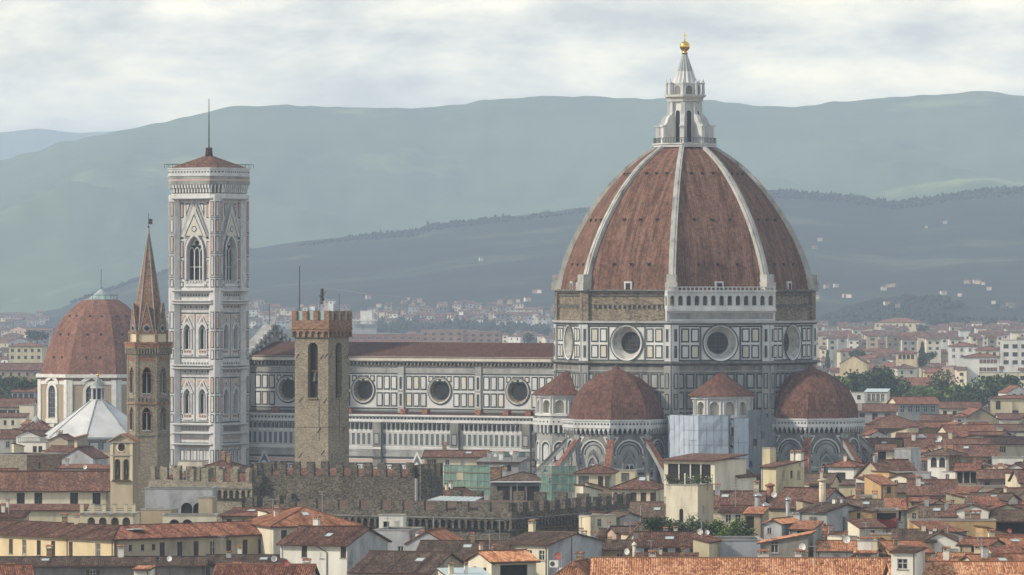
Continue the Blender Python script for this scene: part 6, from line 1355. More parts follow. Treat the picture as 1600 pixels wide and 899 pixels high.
h_t1 = H('raised garden deck with hedge of shrubs over red roof', 1000, 1172, 836, None, D=842, d=6, yaw=2, roof='flat', wall='plaster_grey', name='garden_deck', cat='roof garden')
H('low brown roof with ochre wall left of the blue grey chimney', 935, 1000, 838, 828, D=868, d=9, yaw=-6, tile='tile_brown', wall='plaster_ochre', win='f:.75@.3/1.2x.9/dark')
H('slanting cream party wall capped with tiles, by the rooftop dish', 972, 998, 851, 819, D=858, d=5, yaw=-6, roof='shedl', tile='tile_warm', wall='plaster_beige', ov=.2)
H('brown roof and ochre eave band before the battlemented corner', 918, 985, 858, 846, D=848, d=8, yaw=-4, tile='tile_brown', wall='plaster_ochre')
H('grey gable wall with tall windows right of the cream gable house', 858, 918, 853, 837, D=850, d=9, yaw=-14, roof='gy', tile='tile_brown', wall='stucco_worn', win='f:.75@.4/1.0x2.0/white', ov=.3)
# ---------------------------------------------------------------- right-hand roofs
h_bt = H('white and stone tower house with two round arches under wide brown roof', 1450, 1481, 711, 701, D=1142, d=5.5, yaw=-33, roof='hip', tile='tile_brown', wall='plaster_white', side='brick_brown', win='f:.3,.7@.5/1.4x2.0/arch', ov=1.0, name='tower_house', cat='tower')
H('cream loggia house with slatted posts beside the east apse', 1370, 1398, 703, 695, D=1190, d=7, yaw=-6, tile='tile_old', wall='plaster_cream', win='f:.3@.4/1.6x1.9/open', ov=.7)
H('blank grey wall right of the slatted cream loggia', 1398, 1423, 702, None, D=1180, d=8, yaw=-20, roof='flat', wall='stucco_worn', win='f:.75@2.5/.7x.9/blue')
H('stone coloured house under long roof right of the arched tower house', 1494, 1560, 712, 696, D=1205, d=12, yaw=-3, tile='tile_old', wall='plaster_stone', win='f:.35@.9/1.9x2.2/dark;f:.85@.9/1.9x1.0/dark', ov=.8)
H('white block with thin dark coping next to the stone coloured house', 1550, 1598, 716, None, D=1195, d=8, yaw=-6, roof='flat', wall='plaster_white')
H('long dark roof ridge behind the arched tower house', 1416, 1545, 700, 686, D=1275, d=14, yaw=-2, tile='tile_old', wall='plaster_stone', chim='.1,.4,1;.55,.5,0')
H('dark red roof rising to a pale gable, under the blank grey wall', 1384, 1442, 748, 720, D=1085, d=12, yaw=26, tile='tile_old', wall='plaster_cream', side='plaster_beige', ov=.4)
H('long patchy grey wall below the dark red rising roof', 1378, 1452, 739, None, D=1064, d=5, yaw=-8, roof='flat', wall='stucco_worn')
H('pale wall at the foot of the east apse with a sloping top', 1362, 1396, 752, 743, D=1080, d=5, yaw=-4, roof='shedr', tile='marble_dirt_shade', wall='stucco_worn', ov=.2)
H('red loggia roof on four cream pillars beside the arched tower house', 1493, 1528, 735, 725, D=1125, d=9, yaw=-10, tile='tile_red', wall='plaster_beige', win='f:.2,.5,.8@.4/1.1x2.2/open', ov=.8)
H('red brown roof stepping down right of the pillared loggia', 1528, 1585, 748, 735, D=1110, d=12, yaw=-6, tile='tile_old', wall='plaster_brown', chim='.6,.7,0')
H('two small white gables with blue windows at the far edge', 1573, 1600, 732, 724, D=1130, d=7, yaw=-14, roof='gy', tile='tile_old', wall='plaster_white', win='f:.4@.3/1.1x1.5/blue', ov=.3)
H('white gabled annex behind the pillared loggia', 1528, 1548, 725, 720, D=1180, d=7, yaw=8, roof='gy', tile='tile_old', wall='plaster_white', ov=.3)
H('dark brown roof left of the ochre stepped walls', 1420, 1494, 773, 751, D=1005, d=14, yaw=-4, tile='tile_old', wall='plaster_beige', chim='.2,.3,1')
H('stepped tan wall with little terrace above the green shutters', 1489, 1572, 762, None, D=1032, d=7, yaw=-3, roof='flat', wall='plaster_stone', win='f:.3,.7@.8/.8x1.1/dark')
H('low tan lean-to with sloped coping left of the stepped tan wall', 1486, 1515, 772, 762, D=1018, d=5, yaw=-3, roof='shedr', tile='tile_warm', wall='plaster_ochre', ov=.2)
h_gs = H('cream house with two dark green shutters and brown roof', 1506, 1566, 787, 772, D=958, d=11, yaw=-22, tile='tile_brown', wall='plaster_pale', win='f:.32@.9/1.0x1.6/closedgreen;f:.76@.5/1.1x2.0/closedgreen', ov=.6)
H('dark roofed house with white door at the right edge', 1580, 1630, 772, 764, D=1000, d=9, yaw=6, tile='tile_old', wall='plaster_white', win='f:.3@.5/.9x1.2/dark')
H('brown red roof corner hanging over the right edge', 1594, 1640, 754, 735, D=1050, d=12, yaw=4, tile='tile_old', wall='plaster_cream')
H('dark brown roof in front of the small pale gables', 1438, 1506, 810, 790, D=918, d=12, yaw=-4, tile='tile_brown', wall='plaster_grey')
H('small pale gables with white sheds left of the green shutters', 1452, 1484, 790, 781, D=945, d=7, yaw=8, roof='gy', tile='tile_old', wall='plaster_pale', win='f:.6@.3/1.0x.8/dark', ov=.3)
H('long blank ochre wall with brick chimney tops', 1421, 1556, 814, None, D=884, d=5, yaw=-1, roof='flat', wall='plaster_ochre', chim='.68,.4,2;.75,.4,2;.8,.4,2')
H('brown roofed open loggia in deep shade at the right edge', 1552, 1640, 813, 799, D=892, d=10, yaw=-2, tile='tile_brown', wall='plaster_brown', win='f:.45@.4/7.0x2.6/open', ov=.9)
H('dark mossy roof between ochre wall and white gable', 1395, 1460, 846, 829, D=838, d=12, yaw=-5, tile='tile_brown', wall='plaster_cream')
H('white gable house with dark doorway and laundry balcony', 1438, 1500, 848, 831, D=838, d=9, yaw=-6, roof='gy', tile='tile_brown', wall='plaster_white', win='f:.85@.9/1.5x2.2/blue;f:.6@.6/.7x1.0/dark', ov=.3)
H('tall white chimney block beside the white gable house', 1499, 1507, 843, None, D=830, d=.9, yaw=-10, roof='flat', wall='plaster_white', name='chimney_stack', cat='chimney')
H('white house with green door left of the orange roofed white house', 1507, 1531, 850, 843, D=832, d=9, yaw=-4, tile='tile_old', wall='plaster_white', win='f:.75@.5/.8x1.8/closedgreen', ov=.4)
H('white house with warm orange roof near the right edge', 1535, 1640, 857, 842, D=820, d=11, yaw=14, tile='tile_warm', wall='plaster_white', ov=.5, chim='.4,.75,0')
H('mixed orange roof below the white house with green door', 1462, 1534, 883, 866, D=772, d=12, yaw=-10, tile='tile_sunlit', wall='plaster_pale', chim='.2,.2,1;.85,.3,0')
H('brown roof patched with orange under the orange roofed white house', 1532, 1620, 888, 868, D=766, d=11, yaw=14, tile='tile_warm', wall='plaster_pale', chim='.25,.4,1')
H('pale blue glazed roof light near the lower right corner', 1541, 1580, 893, 880, D=742, d=5, yaw=-14, roof='shed', tile='skylight', wall='plaster_grey', ov=.2, name='skylight_box', cat='skylight')
H('dark brown roof cropped at the lower right corner', 1568, 1660, 915, 888, D=722, d=12, yaw=-12, tile='tile_brown', wall='plaster_beige')
# ---- further rows on the right
H('cream house with glazed studio roof and four tall panes', 1351, 1386, 613, 608, D=1880, d=9, yaw=-10, roof='shed', tile='skylight', wall='plaster_pale', win='f:.2,.4,.6,.8@.6/1.2x2.4/blue', ov=.3)
H('white flat block left of the glazed studio roof', 1321, 1351, 614, None, D=1870, d=9, yaw=-8, roof='flat', wall='plaster_white', win='f:.25,.7@.8/1.2x1.4/dark')
H('grey house with dark roof in front of the glazed studio', 1334, 1400, 643, 632, D=1712, d=12, yaw=-5, tile='tile_old', wall='plaster_grey', win='f:.2,.5,.8@.6/1.7x2.0/dark;f:.15@-2.6/1.2x2.2/white')
H('grey house with five blue green shuttered windows in a row', 1402, 1469, 631, 621, D=1800, d=13, yaw=10, tile='tile_red', wall='plaster_grey', side='plaster_cream', win='f:.12,.3,.48,.66,.84@.6/1.5x2.2/blue;f:.3,.48@5.5/1.4x1.8/blue', ov=.8)
H('cream row house right of the five shuttered windows', 1469, 1532, 638, 629, D=1742, d=12, yaw=-4, tile='tile_old', wall='plaster_cream', win='f:.12,.36,.6,.84@.9/1.2x1.7/dark')
H('lemon yellow apartment house with very tall dark windows', 1548, 1640, 622, 618, D=1752, d=10, yaw=-6, roof='hip', tile='tile_red', wall='plaster_lemon', win='f:.13@1.0/1.5x2.6/dark;f:.42@1.0/2.0x4.2/dark', ov=.7)
H('white gable peeking over the lemon yellow apartment house', 1573, 1612, 614, 603, D=1900, d=10, yaw=12, roof='gy', tile='tile_red', wall='plaster_white', win='f:.3,.6@.3/1.2x1.6/orange', ov=.3)
H('wide tan gable wall below the lemon yellow apartment house', 1502, 1562, 656, 638, D=1605, d=16, yaw=6, roof='gy', tile='tile_red', wall='plaster_stone', ov=.3)
H('big dark red hipped roof over a blind arcade', 1346, 1440, 669, 648, D=1485, d=20, yaw=-5, roof='hip', tile='tile_old', wall='stucco_dark', win='f:n10@.9/1.0x1.5/archopen', ov=.9)
H('red roofed tiny tower with wide flat eaves', 1491, 1507, 651, 646, D=1560, d=3.4, yaw=-12, roof='pyr', tile='tile_red', wall='plaster_white', win='f:.5@.8/1.0x1.8/blue', ov=1.0, name='tower_house', cat='tower')
H('pink brick flat box above the pink shuttered house', 1512, 1545, 659, None, D=1540, d=8, yaw=-4, roof='flat', wall='brick')
H('house with pink shutters, pale gable and red roof', 1484, 1562, 681, 665, D=1402, d=12, yaw=14, tile='tile_red', wall='plaster_pink', side='plaster_cream', win='f:.2,.42,.64,.86@.6/2.0x2.0/closed', ov=.7)
H('tiny white gable house on the dark roofs near the east apse', 1359, 1385, 680, 673, D=1384, d=7, yaw=12, roof='gy', tile='tile_red', wall='plaster_white', win='f:.45@.4/.7x.9/dark', ov=.3)
H('long low dark roof under the tiny white gable house', 1340, 1432, 701, 686, D=1295, d=13, yaw=-4, tile='tile_old', wall='plaster_beige')
H('white gable with red roof right of the pink shuttered house', 1560, 1640, 672, 664, D=1450, d=10, yaw=14, tile='tile_old', wall='plaster_cream', ov=.4)
H('small shuttered house between tan gable and big hipped roof', 1440, 1486, 657, 649, D=1580, d=9, yaw=-5, tile='tile_old', wall='plaster_cream', win='f:.5@.4/3.2x1.6/blue')
H('stone house with yellow corner under the small shuttered house', 1440, 1482, 668, 661, D=1500, d=9, yaw=-4, tile='tile_red', wall='plaster_ochre')
H('pale stone house on the right edge, below the lemon apartment house', 1562, 1640, 655, 647, D=1640, d=11, yaw=4, tile='tile_old', wall='plaster_white', win='f:.5@.7/2.0x1.6/blue')
H('red roof left of the big hipped roof, beside the east apse', 1336, 1372, 700, 664, D=1440, d=14, yaw=6, tile='tile_old', wall='plaster_cream')
H('dark roof filling behind the pink shuttered house', 1400, 1490, 690, 678, D=1360, d=13, yaw=-8, tile='tile_old', wall='plaster_beige')
H('brown roof right of the long low dark roof', 1540, 1640, 694, 684, D=1330, d=12, yaw=-4, tile='tile_old', wall='plaster_cream')
t = thing('skylight_box', 'small glass pyramid roof light on the dark roofs', 'skylight', (*P(1440, 687, 1345).xy, 0), R(-20)); z = pz(688, 1345); q = MB(); q.box(-1.6, 1.6, -1.6, 1.6, z - 6, z, 'trim_grey'); q.build('base', t); q = MB()
for k in range(4): a, b_ = [((-1.7, -1.7), (1.7, -1.7), (1.7, 1.7), (-1.7, 1.7))[(k + j) % 4] for j in (0, 1)]; q.face([(*a, z), (*b_, z), (0, 0, z + 1.5)], 'skylight')
q.build('glass_pane', t)
# ---- the far city on the right
BL = 'apartment_block'
H('large yellow villa with red hipped roof below the wooded knoll', 1367, 1437, 504, 497, D=4500, d=26, yaw=-14, roof='hip', tile='tile_red', wall='plaster_lemon', win='f:n7@1.5/1.6x2.2/dark', name='villa', cat='villa')
H('brown brick office block with rows of dark windows', 1342, 1400, 531, None, D=3500, d=18, yaw=-3, roof='flat', wall='brick_brown', win='f:.15,.38,.62,.85@2.2/3.2x1.0/dark;f:.15,.38,.62,.85@6.0/3.2x1.0/dark;f:.3,.7@9.6/3.2x1.0/dark', name=BL, cat='apartment block')
H('pinkish flats with balconies and bright red roof', 1309, 1342, 527, 519, D=3600, d=16, yaw=-4, roof='hip', tile='tile_red', wall='plaster_pink', win='f:.2,.5,.8@1.5/2.0x1.6/dark;f:.2,.5,.8@5.0/2.0x1.6/dark;f:.2,.5,.8@8.5/2.0x1.6/dark', name=BL, cat='apartment block')
H('very long grey slab of flats with gridded balconies', 1394, 1522, 525, None, D=4300, d=18, yaw=-4, roof='flat', wall='plaster_grey', win='f:n14@1.5/2.2x1.7/dark;f:n14@5.0/2.2x1.7/dark', name=BL, cat='apartment block')
H('white flats with red roof right of the dark cypress', 1482, 1524, 541, 535, D=2900, d=14, yaw=-10, roof='hip', tile='tile_red', wall='plaster_white', win='f:.2,.5,.8@1.2/1.6x1.6/blue;f:.2,.5,.8@4.5/1.6x1.6/blue', name=BL, cat='apartment block')
H('cream flats with red roof next to the grey tower block', 1524, 1561, 547, 541, D=2850, d=13, yaw=-6, roof='hip', tile='tile_red', wall='plaster_cream', win='f:.2,.5,.8@1.2/1.6x1.6/dark', name=BL, cat='apartment block')
H('tall pale grey tower block with dark window bands', 1563, 1640, 532, None, D=2800, d=16, yaw=-5, roof='flat', wall='plaster_white', win='f:.12,.3,.48,.66@2.0/2.6x2.0/dark;f:.12,.3,.48,.66@6.0/2.6x2.0/dark;f:.12,.3,.48,.66@10/2.6x2.0/dark', name=BL, cat='apartment block')
H('white school block with two rows of orange windows', 1505, 1561, 558, 553, D=2640, d=12, yaw=-5, roof='hip', tile='tile_red', wall='plaster_white', win='f:.5,.6,.7,.8,.9@1.2/1.5x1.7/orange;f:.5,.6,.7,.8,.9@5.0/1.5x1.7/orange', name=BL, cat='school')
H('plain yellow gable house below the umbrella pine', 1312, 1354, 568, 556, D=2500, d=14, yaw=-8, roof='gy', tile='tile_red', wall='plaster_yellow', side='plaster_lemon', win='f:.4,.65@2.5/.8x1.0/dark', ov=.2)
H('small bright yellow house left of the cypress', 1400, 1432, 552, 548, D=2870, d=10, yaw=-6, roof='hip', tile='tile_red', wall='plaster_yellow', win='f:.2,.4,.6,.8@.8/1.6x2.2/dark')
H('long cream terrace of flats below the white school', 1530, 1640, 583, 578, D=2300, d=12, yaw=-4, roof='flat', wall='plaster_cream', win='f:n9@1.2/1.6x1.7/dark', name=BL, cat='apartment block')
H('long red roof between the big trees', 1404, 1468, 604, 591, D=2260, d=16, yaw=-2, tile='tile_red', wall='plaster_stone', win='f:n5@1.5/1.2x1.5/dark')
# ---- the far city in the middle and on the left
H('long red brick flats with white roof clutter behind the nave', 546, 660, 522, None, D=4000, d=20, yaw=-2, roof='flat', wall='brick', win='f:n9@2/3.0x1.8/white;f:n9@5.8/3.0x1.8/white', name=BL, cat='apartment block')
H('brown slab of flats behind the middle of the nave', 658, 724, 516, None, D=3850, d=20, yaw=-6, roof='flat', wall='brick_brown', win='f:n5@2/2.4x1.6/dark;f:n5@5.5/2.4x1.6/dark', name=BL, cat='apartment block')
H('brown slab of flats with white end stair, right of the first slab', 722, 782, 518, None, D=3900, d=20, yaw=-4, roof='flat', wall='brick_brown', win='f:n5@2/2.4x1.6/dark;f:n5@5.5/2.4x1.6/dark', name=BL, cat='apartment block')
H('pale square stadium tower over a trussed stand', 563, 581, 486, None, D=4700, d=10, yaw=-10, roof='flat', wall='plaster_white', name='stadium_tower', cat='tower')
t = thing('stadium_stand', 'grey trussed roof of a stadium stand beside the pale square tower', 'stand', (*P(567, 505, 4680).xy, 0), R(-4)); z = pz(507, 4680); q = MB(); q.box(-11, 11, 0, 9, 0, z, 'plaster_grey'); q.build('seating_block', t); q = MB(); q.box(-11.5, 11.5, -4, 9, z + 3.2, z + 3.9, 'trim_white')
for i in range(8): x = -11 + i * 2.75; q.tube((x, -2, z), (x + 1.37, -2, z + 3.2), .25, 'trim_white', 4); q.tube((x + 1.37, -2, z + 3.2), (x + 2.75, -2, z), .25, 'trim_white', 4)
q.build('truss_roof', t)
H('yellow apartment block with balconies left of the domed chapel', 14, 66, 541, 536, D=3000, d=16, yaw=-4, roof='hip', tile='tile_red', wall='plaster_lemon', win='f:.1,.3,.5,.7,.9@1.5/1.6x1.7/dark;f:.1,.3,.5,.7,.9@5.2/1.6x1.7/dark', name=BL, cat='apartment block')
H('long pale pink row left of the chapel drum', -40, 62, 578, 568, D=2550, d=14, yaw=-3, tile='tile_old', wall='plaster_stone', win='f:n8@1.2/1.2x1.6/dark;f:n8@4.8/1.2x1.6/dark')
H('grey house with red roof among trees left of the chapel', 19, 54, 612, 605, D=1980, d=10, yaw=-6, tile='tile_red', wall='plaster_grey', win='f:n4@.8/1.5x2/dark')
H('pale house with dark red roof below the left trees', -40, 50, 636, 623, D=1760, d=14, yaw=-3, tile='tile_old', wall='plaster_cream', win='f:.5,.65,.8@1.0/2.4x1.6/dark')
H('cream block with dark garage window left of the chapel base', 30, 53, 634, None, D=1690, d=8, yaw=-5, roof='flat', wall='plaster_pale', win='f:.45@2.6/1.3x1.4/open')
H('cream house with two doors under the cream garage block', -40, 40, 652, 646, D=1600, d=8, yaw=-3, roof='shed', tile='tile_old', wall='plaster_pale', win='f:.6,.75@.9/.8x1.3/dark', ov=.2)
h_rc = H('red octagonal roof with grey conical cap before the chapel', 36, 82, 672, 656, D=1460, d=9.5, yaw=10, roof='pyr', tile='tile_old', wall='brick_brown', ov=.4, name='round_chapel', cat='chapel')
q = MB(); q.cyl(0, 0, pz(664, 1466), pz(649.5, 1466), 2.0, .15, 'lead', 12); q.build('lead_cone', h_rc['roof'])
H('white house with dark red roof left of the railed terrace house', -40, 34, 685, 673, D=1345, d=10, yaw=14, tile='tile_old', wall='plaster_white', win='f:.7,.85@.7/1.0x1.6/blue')
h_rt = H('white house with grey railed terrace before the baptistery', 28, 72, 692, None, D=1320, d=8, yaw=-14, roof='flat', wall='plaster_white', win='f:.12,.6,.8@.8/1.0x1.9/dark')
H('white gable peak above the railed terrace', 25, 62, 681, 673, D=1335, d=7, yaw=-8, roof='gy', tile='tile_old', wall='plaster_white', ov=.3)
H('beige gable house against the white pyramid roof', 76, 106, 688, 680, D=1310, d=8, yaw=-12, roof='gy', tile='tile_old', wall='plaster_beige', win='f:.35@1.2/1.0x1.2/dark', ov=.3)
H('square tan rubble stone block with flat top', -30, 44, 711, None, D=1150, d=14, yaw=-34, roof='flat', wall='stone_light', side='brick_brown', win='r:.3@1.5/.6x1.4/dark', name='stone_block', cat='building')
H('dark roof below the white pyramid roof', 73, 128, 706, 698, D=1215, d=9, yaw=-10, tile='tile_old', wall='plaster_grey')
H('dark red lower roof beside the tan rubble block', 72, 122, 719, 709, D=1160, d=10, yaw=-10, tile='tile_old', wall='plaster_white')
H('bare grey gable wall left of the bell gable', 96, 146, 716, 700, D=1140, d=9, yaw=-16, roof='gy', tile='tile_old', wall='stucco_worn', ov=.2)
H('beige house with white window between grey gable and bell gable', 142, 178, 706, None, D=1180, d=9, yaw=-8, roof='flat', wall='plaster_beige', win='f:.8@2.6/1.1x1.9/white;f:.25@3/.6x1.5/dark')
H('low white walls and red lean-tos below the bare grey gable', 92, 150, 732, 726, D=1080, d=6, yaw=-4, roof='shed', tile='tile_red', wall='plaster_white', ov=.3)
H('stone shed with red roof left of the tan rubble block', -30, 28, 744, 734, D=1040, d=8, yaw=8, tile='tile_red', wall='plaster_brown')
H('cream roof terrace wall behind the church flank', 140, 176, 733, 728, D=1060, d=6, yaw=-6, roof='shed', tile='tile_red', wall='plaster_pale', ov=.3)
# ---------------------------------------------------------------- scaffolds
def scaffold(label, pts, v0, v1, m, loose=0.0, cell=2.1, group=None, pole='metal_dark', lat=True):
    """netting or sheeting on a tube frame, along a path of (column, distance)"""
    if m == 'net_green': pole = 'metal_grey'
    c = g0(sum(p[0] for p in pts) / len(pts), sum(p[1] for p in pts) / len(pts)); t = thing('scaffold', label, 'scaffold', c, 0, group); rn = random.Random(int(pts[0][0]))
    for (ua, Da), (ub, Db) in zip(pts, pts[1:]):
        A, B = g0(ua, Da) - c, g0(ub, Db) - c; z0, z1 = pz(v1, (Da + Db) / 2), pz(v0, (Da + Db) / 2); d = B - A; L = d.length; nrm = Vector((d.y, -d.x, 0)).normalized()
        nx, nz = max(1, round(L / cell)), max(1, round((z1 - z0) / cell)); b = MB()
        P_ = [[A + d * (i / nx) + Vector((0, 0, z0 + (z1 - z0) * j / nz)) + nrm * rn.uniform(-.10, .10) for i in range(nx + 1)] for j in range(nz + 1)]
        for j in range(nz):
            for i in range(nx):
                if rn.random() < loose: continue
                b.face([P_[j][i], P_[j][i + 1], P_[j + 1][i + 1], P_[j + 1][i]], m)
        b.build('netting_sheet', t)
        if m == 'net_green':
            q = MB()
            for j in range(nz + 1): z = Vector((0, 0, z0 + (z1 - z0) * j / nz)); q.face([A - nrm * 1.0 + z, B - nrm * 1.0 + z, B + nrm * .1 + z, A + nrm * .1 + z], 'track'); q.face([A + nrm * .28 + z, B + nrm * .28 + z, B + nrm * .28 + z + Vector((0, 0, .18)), A + nrm * .28 + z + Vector((0, 0, .18))], 'track') if j % 2 else None
            q.build('plank', t)
        if m.startswith('sheet'):
            q = MB()
            for i in range(0, nx + 1): q.tube(P_[0][i] + nrm * .03, P_[nz][i] + nrm * .03, .035, 'sheet_dark', 4)
            for j in range(0, nz + 1, 2): q.tube(P_[j][0] + nrm * .03, P_[j][nx] + nrm * .03, .03, 'sheet_dark', 4)
            q.build('seam', t)
        elif lat:
            q = MB()
            for i in range(nx + 1): q.tube(A + d * (i / nx) + nrm * .2 + Vector((0, 0, z0 - 3)), A + d * (i / nx) + nrm * .2 + Vector((0, 0, z1 + .8)), .04, pole, 4)
            for j in range(nz + 1): z = Vector((0, 0, z0 + (z1 - z0) * j / nz)); q.tube(A + nrm * .2 + z, B + nrm * .2 + z, .04, pole, 4)
            q.build('tube_lattice', t)
    return t
scaffold('pale blue sheeted scaffold wrapping the niche drum between the two apses', [(1039, 1274), (1046, 1262), (1092, 1255), (1138, 1256), (1141, 1262)], 649, 742, 'sheet_blue', 0, 1.7)
scaffold('narrow pale blue sheet of scaffold beside the dark netted one', [(1146, 1257), (1170, 1261)], 654, 742, 'sheet_blue', 0, 1.7)
scaffold('dark netted scaffold against the cathedral drum', [(1169, 1264), (1184, 1266), (1212, 1272)], 641, 742, 'sheet_dark', .12, 1.6)
scaffold('white sheeted scaffold corner beside the green net', [(672, 1106), (693, 1102)], 727, 766, 'tarp_white', 0, 2.5)
scaffold('green netted scaffold left of the sagging grey roof', [(693, 1101), (766, 1096)], 727, 774, 'net_green', .24, 1.6)
scaffold('green netted scaffold right of the sagging grey roof', [(845, 1098), (862, 1090), (901, 1090)], 728, 783, 'net_green', .15, 1.6)
scaffold('faint green scaffold on the terrace behind the sagging roof', [(765, 1170), (832, 1172)], 706, 724, 'net_green', .45, 1.5)
t = thing('canopy', 'long pale awning strip over the black loggia', 'awning', P(808, 753, 1103), 0); q = MB(); q.box(-5.6, 5.6, -1.0, .6, -.1, .05, 'tarp_white'); q.build('awning_cloth', t); q = MB()
for x in (-5.2, 0, 5.2): q.tube((x, -.8, -3.5), (x, -.8, 0), .05, 'metal_grey', 4)
q.build('frame', t)
# ---------------------------------------------------------------- vegetation
tg = 'trees in a row on the city garden'
for i, (u, vt, r, h, k, lb) in enumerate([(1312, 590, 5, 8, 0, 'small rounded tree beside the east apse dome'), (1340, 584, 6, 10, 2, 'dark rounded tree, second from the east apse dome'), (1372, 580, 7, 11, 2, 'dark wide tree left of the long red roof'), (1398, 588, 7.5, 10, 0, 'broad green tree against the left end of long red roof'),
        (1425, 606, 5, 6, 1, 'low pale green tree below the long red roof'), (1450, 608, 5, 6, 1, 'low light tree at the right end below long red roof'), (1481, 583, 8.5, 13, 2, 'largest dark tree right of the long red roof'), (1503, 604, 6, 8, 0, 'lower green tree in front of the largest dark tree'),
        (1526, 592, 8, 10, 0, 'broad green tree right of the largest dark tree'), (1563, 586, 8, 11, 2, 'dark tree above the lemon yellow apartment house'), (1582, 588, 5, 9, 2, 'slim dark tree right of the white gable peak'), (1355, 606, 5, 7, 0, 'green bush tree behind the grey house with glazed studio'),
        (10, 586, 7, 12, 2, 'dark tree at the left picture edge beyond the red roofs'), (36, 590, 6, 9, 2, 'dark tree left of the chapel window'), (58, 592, 5, 8, 0, 'green tree touching the chapel corner'), (6, 612, 5, 9, 0, 'green tree in front of the dark tree at the left edge')]):
    tree(lb, u, vt, 1985 + (i * 37) % 60, r, h, 'round', [('leaf', 'leaf_light', 'leaf'), ('leaf', 'leaf_light', 'leaf_light'), ('leaf', 'leaf', 'leaf_dark')][k], tg, 2300, 0, i, .58)
tree('tall dark cypress among the far flats', 1441, 535, 2880, 2.6, 13, 'cypress', ('leaf_dark', 'leaf_dark', 'leaf'), None, 700, 0, 3, .7)
tree('umbrella pine with flat dark crown above the yellow gable house', 1337, 545, 2850, 5.0, 5, 'pine', ('leaf_dark', 'leaf', 'leaf_dark'), None, 700, 0, 4, .6)
tree('small cypress beside the white flats near the drum', 1293, 548, 2870, 1.6, 9, 'cypress', ('leaf_dark', 'leaf'), None, 400, 0, 5, .6)
tree('dark round tree behind the yellow small house', 1452, 551, 2890, 4.5, 6, 'round', ('leaf_dark', 'leaf'), None, 500, 0, 6, .6)
tree('round tree on the far city right of the brown slab', 823, 519, 3900, 5, 7, 'round', ('leaf_dark', 'leaf'), None, 400, 0, 7, .9)
tree('dark tree patch above the yellow apartment block', 58, 514, 3600, 8, 7, 'round', ('leaf_dark', 'leaf'), None, 500, 0, 8, 1.0)
tree('dark tree by the yellow villa', 1440, 507, 4400, 5, 6, 'round', ('leaf_dark', 'leaf'), None, 400, 0, 9, .9)
zt = h_t1['ze']
for i, (u, vt, r, h, m, lb) in enumerate([(1019, 812, 1.3, 2.6, ('leaf', 'leaf_dark'), 'dark green shrub at the left end of the garden deck'), (1036, 811, 1.3, 2.6, ('leaf', 'leaf_dark', 'leaf'), 'dark green shrub, second from the left end of the deck'), (1052, 814, 1.2, 2.4, ('leaf_olive', 'leaf'), 'grey green shrub under the cream tower house corner'),
        (1070, 813, 1.4, 2.6, ('leaf_olive', 'leaf_olive', 'leaf'), 'olive grey tree before the cream tower house'), (1088, 806, 1.5, 3.2, ('leaf_olive', 'leaf_olive'), 'silvery olive tree, tallest on the garden deck'), (1102, 810, 1.3, 3, ('leaf_olive', 'leaf'), 'olive tree right beside the silvery tallest one'),
        (1116, 818, 1.1, 2.2, ('leaf_light', 'leaf'), 'bright green bush in the middle of the deck'), (1130, 812, 1.5, 2.8, ('leaf_light', 'leaf', 'leaf'), 'bright green tree right of the middle bush'), (1147, 811, 1.5, 2.8, ('leaf', 'leaf_light'), 'fresh green tree near the tan chimney hut'), (1163, 813, 1.3, 2.6, ('leaf', 'leaf_light', 'leaf_dark'), 'green tree at the right end of the garden deck'),
        (1122, 826, 1.6, 2.4, ('leaf_light', 'leaf_light', 'leaf'), 'yellow green bush hanging over the lavender wall'), (1095, 828, 1.0, 1.6, ('leaf', 'leaf_olive'), 'small low plant beside the twin dishes')]):
    tree(lb, u, vt - 2, 836 - (7 if i > 9 else i % 3), r * 1.3, h * 1.2, 'round', m, 'shrubs and small trees on the garden deck', 950, zt - .9, i + 30, .17, 'shrub', 'shrub')
zt = h_tw['ze']
for i, (u, vt, r, h, m, lb) in enumerate([(1045, 742, .7, 1.9, ('leaf_light', 'leaf'), 'trailing vine at the left corner of the tower terrace'), (1057, 748, .6, 1.0, ('leaf', 'leaf_light'), 'low plant beside the white post of the tower terrace'), (1068, 741, .8, 2.0, ('leaf_light', 'leaf'), 'climbing plant in the middle of the tower terrace'), (1080, 743, .8, 1.7, ('leaf_light', 'leaf', 'flower'), 'flowering plant right of the middle climber'),
        (1092, 742, .8, 1.8, ('leaf_light', 'leaf'), 'leafy climber at the front corner of the tower terrace'), (1106, 744, .7, 1.6, ('leaf_light', 'leaf', 'flower'), 'pale flowering plant at the right end of the tower terrace')]):
    tree(lb, u, vt, 933 - i * .3, r, h, 'round', m, 'plants on the tower terrace', 320, zt - .7, i + 60, .12, 'potted_plant', 'plant')
t = thing('terrace_rail', 'thin wire rail and white post round the planted tower terrace', 'railing', (h_tw['t'].location.x, h_tw['t'].location.y, zt), h_tw['t'].rotation_euler.z); q = MB(); e = 2.85
for a, c in (((-e, -e), (e, -e)), ((e, -e), (e, e)), ((-e, -e), (-e, e))):
    for z in (.5, 1.0, 1.6): q.tube((*a, z), (*c, z), .025, 'wood_dark', 4)
    for k in (0, .5, 1): q.tube((a[0] + (c[0] - a[0]) * k, a[1] + (c[1] - a[1]) * k, 0), (a[0] + (c[0] - a[0]) * k, a[1] + (c[1] - a[1]) * k, 1.7), .04, 'wood_dark', 4)
q.build('rail_frame', t); q = MB(); q.box(.3, .5, -2.7, -2.5, -.2, 2.0, 'trim_white'); q.build('post', t)
t = thing('terrace_rail', 'grey balustrade edging the white terrace house before the baptistery', 'railing', (h_rt['t'].location.x, h_rt['t'].location.y, h_rt['ze']), h_rt['t'].rotation_euler.z); q = MB(); w2 = h_rt['w'] / 2
